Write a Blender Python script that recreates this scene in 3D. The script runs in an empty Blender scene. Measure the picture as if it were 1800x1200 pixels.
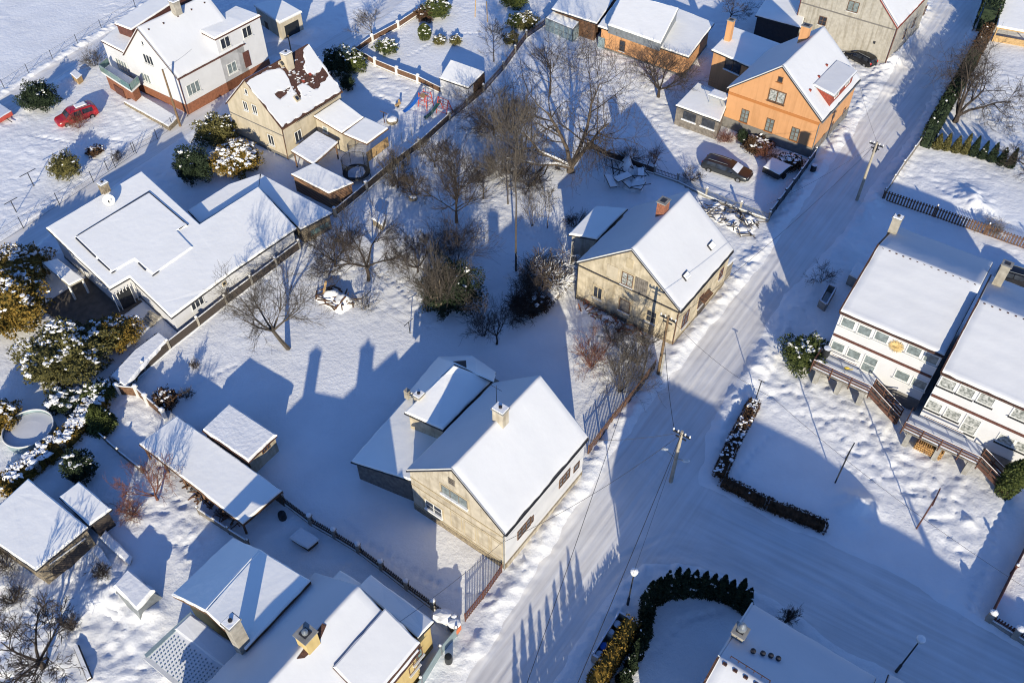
import bpy, math, random
import numpy as np
from mathutils import Vector, Matrix, noise as mnoise

# ------------------------------------------------------------------ camera, sky, sun, exposure
scene = bpy.context.scene
col = scene.collection
CAM_H = 60.0
TILT = math.radians(43.6)
FPX = 1530.0
cd = bpy.data.cameras.new("camera"); cam = bpy.data.objects.new("camera", cd); col.objects.link(cam)
cam.location = (0, 0, CAM_H); cam.rotation_euler = (TILT, 0, 0)
cd.sensor_width = 36; cd.lens = FPX/1800*36; cd.clip_start = 0.5; cd.clip_end = 2000
scene.camera = cam
scene.cycles.filter_width = 1.1
scene.render.resolution_x = 1024; scene.render.resolution_y = 682

SUN_EL = 16.4; SH_AZ = 92.0                      # shadows fall toward +Y
w = bpy.data.worlds.new("World"); scene.world = w; w.use_nodes = True
nt = w.node_tree; bg = nt.nodes['Background']
sky = nt.nodes.new('ShaderNodeTexSky'); sky.sky_type = 'NISHITA'; sky.sun_disc = False
sky.sun_elevation = math.radians(SUN_EL); sky.sun_rotation = math.radians(180 - (SH_AZ-90))
sky.air_density = 1.0; sky.dust_density = 0.3; sky.ozone_density = 3.0
tint = nt.nodes.new('ShaderNodeMix'); tint.data_type = 'RGBA'; tint.blend_type = 'MULTIPLY'; tint.inputs['Factor'].default_value = 1.0; tint.inputs[7].default_value = (0.72, 0.93, 1.37, 1)   # cold white balance of a clear winter sky
nt.links.new(sky.outputs['Color'], tint.inputs[6]); nt.links.new(tint.outputs[2], bg.inputs['Color']); bg.inputs['Strength'].default_value = 0.096
sl = bpy.data.lights.new("sun", 'SUN'); sl.energy = 4.65; sl.angle = math.radians(0.5); sl.color = (1.0, 0.915, 0.72)
so = bpy.data.objects.new("sun", sl); col.objects.link(so)
dv = Vector((math.cos(math.radians(SH_AZ))*math.cos(math.radians(SUN_EL)), math.sin(math.radians(SH_AZ))*math.cos(math.radians(SUN_EL)), -math.sin(math.radians(SUN_EL))))
so.rotation_euler = dv.to_track_quat('-Z', 'Y').to_euler()
scene.view_settings.view_transform = 'Standard'; scene.view_settings.look = 'None'
scene.view_settings.gamma = 1.0; scene.view_settings.exposure = 0.61

# ------------------------------------------------------------------ survey helpers: photo pixel + real height -> world point
Fv = Vector((0, math.sin(TILT), -math.cos(TILT))); Rv = Vector((1, 0, 0)); Dv = Vector((0, -math.cos(TILT), -math.sin(TILT)))
C0 = Vector((0, 0, CAM_H))
def ray(px, py):
    return ((px-900)*Rv + (py-600)*Dv + FPX*Fv).normalized()
def at(px, py, z=0.0):
    r = ray(px, py); return C0 + r*((z-CAM_H)/r.z)
def on_plane(px, py, P, n):
    r = ray(px, py); return C0 + r*((P-C0).dot(n)/r.dot(n))
def hgt(b, t):
    P = at(*b); r = ray(*t); s = (P.x*r.x+P.y*r.y)/(r.x**2+r.y**2); return CAM_H + s*r.z
def mpp(P):      # metres per photo pixel at P
    return (Vector(P)-C0).dot(Fv)/FPX
UA = math.radians(54.0)
U = Vector((math.cos(UA), math.sin(UA), 0)); V = Vector((math.sin(UA), -math.cos(UA), 0)); Z = Vector((0, 0, 1))
rnd = random.Random(7)

# ------------------------------------------------------------------ materials
MATS = {}
def newmat(name):
    m = bpy.data.materials.new(name); m.use_nodes = True; MATS[name] = m
    return m, m.node_tree, m.node_tree.nodes['Principled BSDF']
def mat(name, c, rough=0.7, metal=0.0, var=0.15, scale=3.0, bump=0.0, bscale=30.0, c2=None, detail=4, spec=0.3):
    m, t, b = newmat(name)
    b.inputs['Roughness'].default_value = rough; b.inputs['Metallic'].default_value = metal
    b.inputs['Specular IOR Level'].default_value = spec
    tc = t.nodes.new('ShaderNodeTexCoord')
    n = t.nodes.new('ShaderNodeTexNoise'); n.inputs['Scale'].default_value = scale; n.inputs['Detail'].default_value = detail
    t.links.new(tc.outputs['Object'], n.inputs['Vector'])
    r = t.nodes.new('ShaderNodeValToRGB')
    c2 = c2 or tuple(x*(1-var) for x in c); c1 = tuple(min(1, x*(1+var*0.5)) for x in c)
    r.color_ramp.elements[0].position = 0.33; r.color_ramp.elements[1].position = 0.67
    r.color_ramp.elements[0].color = (*c2, 1); r.color_ramp.elements[1].color = (*c1, 1)
    t.links.new(n.outputs['Fac'], r.inputs['Fac']); t.links.new(r.outputs['Color'], b.inputs['Base Color'])
    if (name.startswith('plaster') and 'white' not in name) or name == 'concrete_pale':
        mp_ = t.nodes.new('ShaderNodeMapping'); mp_.inputs['Scale'].default_value = (2.6, 2.6, 0.28); t.links.new(tc.outputs['Object'], mp_.inputs['Vector'])
        ns = t.nodes.new('ShaderNodeTexNoise'); ns.inputs['Scale'].default_value = 1.0; ns.inputs['Detail'].default_value = 5; t.links.new(mp_.outputs['Vector'], ns.inputs['Vector'])
        rs = t.nodes.new('ShaderNodeValToRGB'); rs.color_ramp.elements[0].position = 0.34; rs.color_ramp.elements[0].color = (0.74, 0.72, 0.68, 1) if ('beige' in name or 'ochre' in name or 'grey' in name) else (0.88, 0.87, 0.85, 1); rs.color_ramp.elements[1].position = 0.52; rs.color_ramp.elements[1].color = (1, 1, 1, 1)
        t.links.new(ns.outputs['Fac'], rs.inputs['Fac']); mm = t.nodes.new('ShaderNodeMix'); mm.data_type = 'RGBA'; mm.blend_type = 'MULTIPLY'; mm.inputs['Factor'].default_value = 1.0
        t.links.new(r.outputs['Color'], mm.inputs[6]); t.links.new(rs.outputs['Color'], mm.inputs[7]); t.links.new(mm.outputs[2], b.inputs['Base Color'])
    if bump:
        n2 = t.nodes.new('ShaderNodeTexNoise'); n2.inputs['Scale'].default_value = bscale; n2.inputs['Detail'].default_value = 3
        t.links.new(tc.outputs['Object'], n2.inputs['Vector'])
        bp = t.nodes.new('ShaderNodeBump'); bp.inputs['Strength'].default_value = bump; bp.inputs['Distance'].default_value = 0.1
        t.links.new(n2.outputs['Fac'], bp.inputs['Height']); t.links.new(bp.outputs['Normal'], b.inputs['Normal'])
    return m
SN = (0.84, 0.83, 0.82)
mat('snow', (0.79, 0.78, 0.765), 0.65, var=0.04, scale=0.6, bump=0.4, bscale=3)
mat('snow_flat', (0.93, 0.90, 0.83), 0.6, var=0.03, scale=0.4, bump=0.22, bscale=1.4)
mat('snow_dimmed', (0.585, 0.585, 0.595), 0.6, var=0.03, scale=0.4, bump=0.18, bscale=1.2)  # snow colour darkened to offset strong sunlight on the steep roof slopes
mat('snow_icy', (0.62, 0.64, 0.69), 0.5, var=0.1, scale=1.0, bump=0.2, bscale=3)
mat('plaster_beige', (0.45, 0.40, 0.32), 0.9, c2=(0.34, 0.295, 0.23), scale=1.3, bump=0.2, detail=8)
mat('plaster_ochre', (0.49, 0.42, 0.31), 0.9, c2=(0.32, 0.27, 0.19), scale=1.1, bump=0.25, detail=9)
mat('plaster_cream', (0.44, 0.38, 0.285), 0.85, var=0.12, scale=1.2, bump=0.1)
mat('plaster_white', (0.52, 0.515, 0.52), 0.85, var=0.05, scale=1.0)
mat('plaster_grey', (0.36, 0.335, 0.29), 0.9, var=0.14, scale=2.5, bump=0.2, bscale=60)
mat('plaster_orange', (0.50, 0.26, 0.12), 0.85, var=0.05, scale=1.0)
mat('orange_band', (0.38, 0.15, 0.045), 0.85, var=0.05)
mat('plaster_yellow', (0.47, 0.35, 0.15), 0.85, var=0.08, scale=1.0)
mat('plinth_grey', (0.16, 0.15, 0.14), 0.9, var=0.2, scale=2)
mat('plinth_brick', (0.215, 0.085, 0.045), 0.85, var=0.25, scale=4)
mat('trim_white', (0.62, 0.61, 0.58), 0.6, var=0.05)
mat('trim_beige', (0.40, 0.33, 0.22), 0.8, var=0.1)
mat('tile_brown', (0.085, 0.038, 0.026), 0.7, c2=(0.035, 0.018, 0.014), scale=7, bump=0.5, bscale=9)
mat('tile_red', (0.25, 0.05, 0.03), 0.7, var=0.3, scale=5)
mat('tile_dark', (0.035, 0.035, 0.04), 0.6, var=0.3, scale=4)
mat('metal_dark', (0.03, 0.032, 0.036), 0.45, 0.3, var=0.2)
mat('metal_grey', (0.28, 0.30, 0.31), 0.4, 0.5, var=0.2)
mat('metal_blue_grey', (0.24, 0.31, 0.33), 0.5, 0.2, var=0.2, scale=1)
mat('glass_dark', (0.03, 0.035, 0.045), 0.08, var=0.5, scale=2, spec=0.6)
mat('glass_pale', (0.17, 0.20, 0.20), 0.2, var=0.4, scale=3, spec=0.5)
mat('glass_green', (0.12, 0.2, 0.19), 0.1, var=0.2, spec=0.6)
mat('curtain', (0.42, 0.42, 0.40), 0.6, c2=(0.10, 0.11, 0.10), scale=5, detail=6)
mat('wood_brown', (0.13, 0.07, 0.04), 0.8, var=0.4, scale=4)
mat('wood_fence', (0.085, 0.055, 0.042), 0.85, var=0.4, scale=3, bump=0.3)
mat('wood_red', (0.10, 0.040, 0.030), 0.75, var=0.3, scale=4)
mat('wood_deck', (0.095, 0.045, 0.032), 0.8, var=0.3, scale=4)
mat('wood_pale', (0.38, 0.25, 0.12), 0.8, var=0.3, scale=5)
mat('wood_grey', (0.17, 0.15, 0.13), 0.85, var=0.35, scale=3)
mat('concrete', (0.26, 0.25, 0.23), 0.9, var=0.25, scale=2, bump=0.2)
mat('concrete_pale', (0.33, 0.30, 0.25), 0.9, var=0.25, scale=2, bump=0.2)
mat('stone', (0.27, 0.22, 0.15), 0.9, c2=(0.10, 0.08, 0.06), scale=5, bump=0.5, bscale=12)
mat('brick', (0.30, 0.11, 0.06), 0.85, c2=(0.16, 0.07, 0.045), scale=8, bump=0.4, bscale=20)
mat('paving', (0.10, 0.085, 0.07), 0.85, var=0.3, scale=1.5, bump=0.2)
mat('yellow', (0.62, 0.45, 0.08), 0.6)
mat('red_paint', (0.32, 0.012, 0.018), 0.25, var=0.1, spec=0.6)
mat('orange_plastic', (0.62, 0.16, 0.05), 0.5)
mat('blue_plastic', (0.02, 0.11, 0.42), 0.4)
mat('red_plastic', (0.42, 0.07, 0.05), 0.5)
mat('green_dark_plastic', (0.02, 0.07, 0.06), 0.4)
mat('black_plastic', (0.018, 0.02, 0.022), 0.45)
mat('car_grey', (0.045, 0.05, 0.055), 0.25, 0.5, var=0.08, spec=0.6)
mat('car_black', (0.012, 0.012, 0.014), 0.2, 0.3, var=0.08, spec=0.6)
mat('car_roof_bronze', (0.055, 0.028, 0.02), 0.28, 0.5, var=0.1, spec=0.6)
mat('rubber', (0.015, 0.015, 0.015), 0.8)
mat('rim', (0.35, 0.35, 0.36), 0.3, 0.8)
mat('lamp_glass', (0.65, 0.65, 0.6), 0.2)
mat('tail_light', (0.5, 0.01, 0.01), 0.2)
mat('pole_concrete', (0.33, 0.29, 0.23), 0.85, var=0.2, scale=2)
mat('pole_wood', (0.16, 0.105, 0.06), 0.85, var=0.3, scale=3)
mat('straw_sun', (0.60, 0.44, 0.20), 0.8, var=0.2)
mat('wire', (0.025, 0.025, 0.028), 0.5)
mat('log_end', (0.52, 0.30, 0.11), 0.85, c2=(0.14, 0.07, 0.03), scale=7, detail=2)

def leafmat(name, a, b_, sc=2.5):
    return mat(name, a, 0.75, c2=b_, scale=sc, detail=6, spec=0.15)
leafmat('leaf_green', (0.085, 0.10, 0.028), (0.022, 0.035, 0.012))
leafmat('leaf_dark', (0.03, 0.045, 0.022), (0.010, 0.017, 0.010))
leafmat('leaf_gold', (0.24, 0.145, 0.03), (0.045, 0.045, 0.012))
leafmat('leaf_olive', (0.13, 0.115, 0.04), (0.04, 0.04, 0.015))
leafmat('leaf_brown', (0.10, 0.055, 0.03), (0.03, 0.02, 0.012))

def barkmat(name, c, snowy=0.0):
    m, t, b = newmat(name); b.inputs['Roughness'].default_value = 0.9; b.inputs['Specular IOR Level'].default_value = 0.1
    tc = t.nodes.new('ShaderNodeTexCoord')
    n = t.nodes.new('ShaderNodeTexNoise'); n.inputs['Scale'].default_value = 3
    t.links.new(tc.outputs['Object'], n.inputs['Vector'])
    r = t.nodes.new('ShaderNodeValToRGB')
    r.color_ramp.elements[0].color = (*[x*0.55 for x in c], 1); r.color_ramp.elements[1].color = (*[x*1.3 for x in c], 1)
    t.links.new(n.outputs['Fac'], r.inputs['Fac'])
    if snowy:
        g = t.nodes.new('ShaderNodeNewGeometry'); s = t.nodes.new('ShaderNodeSeparateXYZ'); t.links.new(g.outputs['Normal'], s.inputs[0])
        n3 = t.nodes.new('ShaderNodeTexNoise'); n3.inputs['Scale'].default_value = 1.2
        t.links.new(tc.outputs['Object'], n3.inputs['Vector'])
        ad = t.nodes.new('ShaderNodeMath'); ad.operation = 'ADD'; t.links.new(s.outputs['Z'], ad.inputs[0]); t.links.new(n3.outputs['Fac'], ad.inputs[1])
        r2 = t.nodes.new('ShaderNodeValToRGB'); r2.color_ramp.elements[0].position = 1.0-snowy*0.5; r2.color_ramp.elements[1].position = 1.06-snowy*0.5
        dm = t.nodes.new('ShaderNodeMath'); dm.operation = 'MULTIPLY'; dm.inputs[1].default_value = 0.62; t.links.new(ad.outputs[0], dm.inputs[0])
        t.links.new(dm.outputs[0], r2.inputs['Fac'])
        mx = t.nodes.new('ShaderNodeMix'); mx.data_type = 'RGBA'
        t.links.new(r2.outputs['Color'], mx.inputs['Factor']); t.links.new(r.outputs['Color'], mx.inputs[6]); mx.inputs[7].default_value = (*SN, 1)
        t.links.new(mx.outputs[2], b.inputs['Base Color'])
    else:
        t.links.new(r.outputs['Color'], b.inputs['Base Color'])
barkmat('bark', (0.074, 0.063, 0.053)); barkmat('bark_dark', (0.052, 0.042, 0.036)); barkmat('bark_snowy', (0.10, 0.078, 0.06), 0.60)
barkmat('bark_red', (0.15, 0.065, 0.045)); barkmat('bark_pale', (0.17, 0.135, 0.10), 0.3)

def boards(name, c, c2, freq=8.0, axis='X', rough=0.8):
    m, t, b = newmat(name); b.inputs['Roughness'].default_value = rough
    tc = t.nodes.new('ShaderNodeTexCoord'); wv = t.nodes.new('ShaderNodeTexWave'); wv.bands_direction = axis
    wv.inputs['Scale'].default_value = freq; wv.inputs['Distortion'].default_value = 0.3
    t.links.new(tc.outputs['Object'], wv.inputs['Vector'])
    r = t.nodes.new('ShaderNodeValToRGB'); r.color_ramp.elements[0].color = (*c2, 1); r.color_ramp.elements[1].color = (*c, 1); r.color_ramp.elements[1].position = 0.35
    t.links.new(wv.outputs['Fac'], r.inputs['Fac']); t.links.new(r.outputs['Color'], b.inputs['Base Color'])
boards('boards_brown', (0.24, 0.135, 0.075), (0.09, 0.045, 0.025), 1.5, 'DIAGONAL')
boards('boards_grey', (0.22, 0.19, 0.15), (0.08, 0.065, 0.05), 2.0, 'DIAGONAL')
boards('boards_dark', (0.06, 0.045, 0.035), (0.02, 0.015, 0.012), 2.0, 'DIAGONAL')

# ------------------------------------------------------------------ mesh builder
class MB:
    def __init__(s): s.v = []; s.f = []; s.mi = []; s.m = 0
    def face(s, pts):
        i = len(s.v); s.v += [tuple(p) for p in pts]; s.f.append(tuple(range(i, i+len(pts)))); s.mi.append(s.m); return s
    def box8(s, p):
        i = len(s.v); s.v += [tuple(q) for q in p]
        for q in ((0,3,2,1),(4,5,6,7),(0,1,5,4),(1,2,6,5),(2,3,7,6),(3,0,4,7)): s.f.append(tuple(i+k for k in q)); s.mi.append(s.m)
        return s
    def box(s, c, dx, dy, dz, ax=Vector((1,0,0)), ay=None, az=None):
        ax = Vector(ax).normalized(); az = Vector(az).normalized() if az is not None else Vector((0,0,1))
        ay = Vector(ay).normalized() if ay is not None else az.cross(ax).normalized()
        c = Vector(c); P = []
        for k in (-.5, .5):
            for a, b in ((-.5,-.5),(.5,-.5),(.5,.5),(-.5,.5)): P.append(c+ax*dx*a+ay*dy*b+az*dz*k)
        return s.box8(P)
    def beam(s, p, q, w, h):
        p = Vector(p); q = Vector(q); d = q-p; L = d.length
        if L < 1e-6: return s
        d /= L; up = Z if abs(d.z) < 0.95 else Vector((1,0,0)); a = d.cross(up).normalized(); b = a.cross(d)
        return s.box((p+q)/2, L, w, h, d, a, b)
    def prism(s, bot, top):
        n = len(bot); i = len(s.v); s.v += [tuple(p) for p in bot]+[tuple(p) for p in top]
        s.f.append(tuple(range(i+n-1, i-1, -1))); s.mi.append(s.m); s.f.append(tuple(range(i+n, i+2*n))); s.mi.append(s.m)
        for k in range(n):
            j = (k+1) % n; s.f.append((i+k, i+j, i+n+j, i+n+k)); s.mi.append(s.m)
        return s
    def tube(s, pts, rad, n=6, cap=True):
        pts = [Vector(p) for p in pts]; i0 = len(s.v); m = len(pts)
        for k, p in enumerate(pts):
            d = (pts[min(k+1, m-1)]-pts[max(k-1, 0)]).normalized()
            up = Z if abs(d.z) < 0.9 else Vector((1,0,0)); a = d.cross(up).normalized(); b = a.cross(d)
            r = rad[k] if isinstance(rad, (list, tuple)) else rad
            for j in range(n):
                t = 2*math.pi*j/n; s.v.append(tuple(p+a*(r*math.cos(t))+b*(r*math.sin(t))))
        for k in range(m-1):
            for j in range(n):
                j2 = (j+1) % n; s.f.append((i0+k*n+j, i0+k*n+j2, i0+(k+1)*n+j2, i0+(k+1)*n+j)); s.mi.append(s.m)
        if cap:
            s.f.append(tuple(i0+j for j in range(n-1, -1, -1))); s.mi.append(s.m)
            s.f.append(tuple(i0+(m-1)*n+j for j in range(n))); s.mi.append(s.m)
        return s
    def lathe(s, c, prof, n=16):
        c = Vector(c); return s.tube([c+Z*h for r, h in prof], [max(r, 1e-3) for r, h in prof], n)
    def blob(s, c, rx, ry, rz, jit=0.15, seed=0, sub=1, flat=-1.0):
        vs, fs = ICO[sub]; i = len(s.v); c = Vector(c)
        for k, p in enumerate(vs):
            q = 1+jit*(mnoise.noise(Vector(p)*1.7+Vector((seed*3.1, seed*1.7, seed*0.7)))*2)
            z = max(p[2], flat); s.v.append((c.x+p[0]*rx*q, c.y+p[1]*ry*q, c.z+z*rz*q))
        for f in fs: s.f.append(tuple(i+k for k in f)); s.mi.append(s.m)
        return s
    def build(s, name, m, parent=None, smooth=False):
        me = bpy.data.meshes.new(name); off = (parent_world(parent) if parent is not None else Vector((0,0,0)))
        o = bpy.data.objects.new(name, me); col.objects.link(o)
        if parent is not None:
            o.parent = parent; M = parent_rot(parent)
            a = np.array(s.v, dtype=float) - np.array(off)
            if M is not None: a = a @ np.array(M.inverted().transposed())
        else: a = np.array(s.v, dtype=float)
        me.from_pydata([tuple(r) for r in a.tolist()], [], s.f)
        ms = m if isinstance(m, (list, tuple)) else [m]
        for k in ms: me.materials.append(MATS[k])
        if len(ms) > 1: me.polygons.foreach_set('material_index', s.mi)
        if smooth: me.polygons.foreach_set('use_smooth', [True]*len(s.f))
        me.update(); return o
def parent_world(o):
    v = Vector((0,0,0))
    while o is not None:
        v += o.location; o = o.parent
    return v
def parent_rot(o): return None
def mkico():
    import bmesh
    out = {}
    for s_ in (1, 2, 3):
        b = bmesh.new(); bmesh.ops.create_icosphere(b, subdivisions=s_, radius=1)
        out[s_] = ([tuple(v.co) for v in b.verts], [tuple(v.index for v in f.verts) for f in b.faces]); b.free()
    return out
ICO = mkico()

def tag(o, label, cat, group=None, kind=None):
    if label: o['label'] = label
    if cat: o['category'] = cat
    if group: o['group'] = group
    if kind: o['kind'] = kind
    return o
def thing(name, label, cat, loc, group=None):
    o = bpy.data.objects.new(name, None); col.objects.link(o); o.empty_display_size = 0.5
    o.location = Vector(loc); return tag(o, label, cat, group)

# ------------------------------------------------------------------ roofs with snow
def area2(p): return sum(p[i].x*p[(i+1) % len(p)].y-p[(i+1) % len(p)].x*p[i].y for i in range(len(p)))/2
def offset(poly, d):      # shrink (d>0) polygon horizontally, following its own plane
    if area2(poly) < 0: poly = poly[::-1]
    n = len(poly); N = newell(poly); out = []; P0 = poly[0]
    for i in range(n):
        a, b, c = poly[i-1], poly[i], poly[(i+1) % n]
        d1 = Vector((b.x-a.x, b.y-a.y)).normalized(); d2 = Vector((c.x-b.x, c.y-b.y)).normalized()
        n1 = Vector((-d1.y, d1.x)); n2 = Vector((-d2.y, d2.x)); k = 1+n1.dot(n2)
        m_ = (n1+n2)/max(k, 0.35); x = b.x+m_.x*d; y = b.y+m_.y*d
        z = b.z - (N.x*(x-b.x)+N.y*(y-b.y))/N.z
        out.append(Vector((x, y, z)))
    return out
def newell(p):
    N = Vector((0,0,0))
    for i in range(len(p)):
        a = p[i]; b = p[(i+1) % len(p)]
        N += Vector(((a.y-b.y)*(a.z+b.z), (a.z-b.z)*(a.x+b.x), (a.x-b.x)*(a.y+b.y)))
    return N.normalized()
def densify(p, step):
    out = []
    for i in range(len(p)):
        a = p[i]; b = p[(i+1) % len(p)]; k = max(1, int((b-a).length/step))
        for j in range(k): out.append(a.lerp(b, j/k))
    return out
def snow_slab(mb, poly, t=0.2, jit=0.035, inset=0.0, step=0.5):
    if area2(poly) < 0: poly = poly[::-1]
    if inset: poly = offset(poly, inset)
    p2 = offset(poly, 0.10); q0 = densify(poly, step); q2 = []
    n = len(poly)
    for i in range(n):
        a = p2[i]; b = p2[(i+1) % n]; k = max(1, int((poly[(i+1) % n]-poly[i]).length/step))
        for j in range(k): q2.append(a.lerp(b, j/k))
    bot = []; mid = []; top = []
    for a, b in zip(q0, q2):
        e = (a-b); e.z = 0; e = e.normalized() if e.length > 1e-6 else e
        nz = mnoise.noise(a*1.3)*jit*2
        bot.append(a+e*nz); mid.append(a+e*(nz*1.2+0.01)+Z*t*0.62); top.append(b+Z*(t+mnoise.noise(b*0.7)*0.02))
    m = len(bot); i = len(mb.v); mb.v += [tuple(p) for p in bot+mid+top]
    for r in (0, 1):
        for k in range(m):
            j = (k+1) % m; mb.f.append((i+r*m+k, i+r*m+j, i+(r+1)*m+j, i+(r+1)*m+k)); mb.mi.append(0)
    mb.f.append(tuple(range(i+2*m, i+3*m))); mb.mi.append(0)
def roof_on(root, polys, tile='tile_dark', th=0.14, snow=0.22, inset=0.07, name='roof', snowmat='snow_flat', jit=0.035):
    polys = [p if area2(p) > 0 else p[::-1] for p in polys]
    mb = MB()
    for p in polys: mb.prism([q-Z*th for q in p], p)
    r = mb.build(name, tile, root)
    if snow:
        sb = MB()
        for p in polys: snow_slab(sb, [q+Z*0.004 for q in p], snow, jit, inset)
        s = sb.build('roof_snow', snowmat, r)
    return r
def walls_from(root, poly, inset=0.25, m='plaster_beige', z0=-0.2, plinth=None, ph=0.6, drop=0.12, name='wall'):
    """vertical walls under a planar roof polygon"""
    if area2(poly) < 0: poly = poly[::-1]
    q = offset(poly, inset); mb = MB()
    mb.prism([Vector((a.x, a.y, z0)) for a in q], [a-Z*drop for a in q]); o = mb.build(name, m, root)
    if plinth:
        q2 = offset(poly, inset-0.04); pb = MB(); pb.prism([Vector((a.x, a.y, z0)) for a in q2], [Vector((a.x, a.y, ph)) for a in q2]); pb.build('plinth', plinth, root)
    return o, q

class House:
    """gable house; A,B = gable eave corners (near), C = far eave corner on A's side; X along gable from A to B, Y along ridge"""
    def __init__(s, name, label, A, B, C, ze, zr, wall, cat='house', group=None, tile='tile_dark', plinth=None, ph=0.6,
                 over=0.3, gover=0.2, snow=0.22, zbase=-0.2, ridge_t=0.5, snowmat='snow_dimmed', jit=0.035, zeb=None, left_snow=True, ripple=0.0):
        a = at(*A, ze) if len(A) == 2 else Vector(A); b = at(*B, ze) if len(B) == 2 else Vector(B); c = at(*C, ze) if len(C) == 2 else Vector(C)
        y = (c-a); y.z = 0; L = y.length; y.normalize(); x = (b-a); x.z = 0; x = (x - y*x.dot(y)); W = x.length; x.normalize()
        s.a, s.x, s.y, s.W, s.L, s.ze, s.zr = a, x, y, W, L, ze, zr; s.zeb = zeb if zeb is not None else ze; s.rt = ridge_t
        s.root = thing(name, label, cat, (a.x+x.x*W/2+y.x*L/2, a.y+x.y*W/2+y.y*L/2, 0), group)
        rx = W*ridge_t; P = s.P
        sl1 = (zr-ze)/rx; sl2 = (zr-s.zeb)/(W-rx)
        # walls (pentagon prism)
        o_, g_ = over, gover
        pent = [(o_, zbase), (W-o_, zbase), (W-o_, s.zeb+sl2*o_-0.14), (rx, zr-0.14), (o_, ze+sl1*o_-0.14)]
        mb = MB(); mb.prism([P(u, g_, z) for u, z in pent], [P(u, L-g_, z) for u, z in pent]); s.wall = mb.build('wall', wall, s.root)
        if plinth:
            k = 0.04; mb = MB(); mb.box8([P(o_-k, g_-k, zbase), P(W-o_+k, g_-k, zbase), P(W-o_+k, L-g_+k, zbase), P(o_-k, L-g_+k, zbase),
                                          P(o_-k, g_-k, ph), P(W-o_+k, g_-k, ph), P(W-o_+k, L-g_+k, ph), P(o_-k, L-g_+k, ph)]); mb.build('plinth', plinth, s.root)
        R = [P(0, 0, ze), P(0, L, ze), P(rx, L, zr), P(rx, 0, zr)]; Lf = [P(rx, 0, zr), P(rx, L, zr), P(W, L, s.zeb), P(W, 0, s.zeb)]
        s.slopeR, s.slopeL = R, Lf; mb = MB()
        for p in (R, Lf):
            p = p if area2(p) > 0 else p[::-1]; mb.prism([q-Z*0.14 for q in p], p)
        s.roof = mb.build('roof', tile, s.root)
        if snow:
            sb = MB()
            # one continuous blanket over the ridge
            n = max(4, int(L/0.6)); prof = [(0.06, 0.0), (0.05, snow*0.7), (0.18, snow), (rx-0.16, snow*0.98), (rx, snow*0.86), (rx+0.16, snow*0.98), (W-0.18, snow), (W-0.05, snow*0.7), (W-0.06, 0.0)]
            if not ripple: nr_ = int(rx/0.55); prof = prof[:3]+[(0.18+(rx-0.43)*k/nr_, snow) for k in range(1, nr_)]+prof[3:6]+[(rx+0.25+(W-rx-0.43)*k/nr_, snow) for k in range(1, nr_)]+prof[6:]
            if ripple:
                nr_ = int(rx/0.28); mid_ = [(0.18+(rx-0.43)*k/nr_, snow*0.8+(ripple if k % 2 else -ripple)*(0.5+0.5*math.sin(k*1.7))) for k in range(1, nr_)]; prof = prof[:3]+mid_+prof[3:]
            rows = []
            ys_ = [0.05, 0.14]+[0.05+(L-0.1)*j/n for j in range(1, n)]+[L-0.14, L-0.05]; n = len(ys_)-1
            for j in range(n+1):
                yy = ys_[j]; row = []
                endk = 1.0 if 0 < j < n else 0.75
                for u, t in prof:
                    nz = mnoise.noise(Vector((u*0.7+a.x, yy*0.6, a.y)))
                    zz = s.zroof(u); uu = u
                    if u < 0.3 or u > W-0.3: uu = u+mnoise.noise(Vector((yy*1.4, a.x, u)))*jit*2
                    row.append(P(uu, yy+(mnoise.noise(Vector((u*1.2, a.y, j)))*jit if j in (0, n) else 0), zz+t*endk+(nz*0.035 if t > 0 else 0)+0.003))
                rows.append(row)
            i0 = len(sb.v); m = len(prof)
            for r in rows: sb.v += [tuple(p) for p in r]
            for j in range(n):
                for k in range(m-1): sb.f.append((i0+j*m+k, i0+(j+1)*m+k, i0+(j+1)*m+k+1, i0+j*m+k+1)); sb.mi.append(0)
            for j in (0, n):      # end skirts
                base = [P(u, 0.05 if j == 0 else L-0.05, s.zroof(u)-0.01) for u, t in prof]; ib = len(sb.v); sb.v += [tuple(p) for p in base]
                for k in range(m-1): sb.f.append((ib+k, ib+k+1, i0+j*m+k+1, i0+j*m+k)); sb.mi.append(0)
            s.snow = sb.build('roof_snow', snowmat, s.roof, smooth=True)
        s.planes = {'front': (P(0, g_, 0), -s.y, s.x), 'back': (P(0, L-g_, 0), s.y, s.x), 'right': (P(o_, 0, 0), -s.x, s.y), 'left': (P(W-o_, 0, 0), s.x, s.y)}
    def P(s, u, v, z): q = s.a+s.x*u+s.y*v; return Vector((q.x, q.y, z))
    def zroof(s, u):
        rx = s.W*s.rt; return s.ze+(s.zr-s.ze)*u/rx if u <= rx else s.zr-(s.zr-s.zeb)*(u-rx)/(s.W-rx)
    def win(s, face, px, py, w_, h_, **k):
        P0, n, h = s.planes[face]; return window(s.root, on_plane(px, py, P0, n), n, w_, h_, **k)
    def roofpt(s, px, py, side='right'):
        pl = s.slopeR if side == 'right' else s.slopeL; return on_plane(px, py, pl[0], newell(pl))
    def chimney(s, px, py, w_, d_, top, m='plaster_beige', side='right', cap=True, lower=0.8, z=None):
        p = s.roofpt(px, py, side) if z is None else at(px, py, z)
        return chimney(s.roof, p, w_, d_, top, s.y, m, cap, lower)
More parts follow.
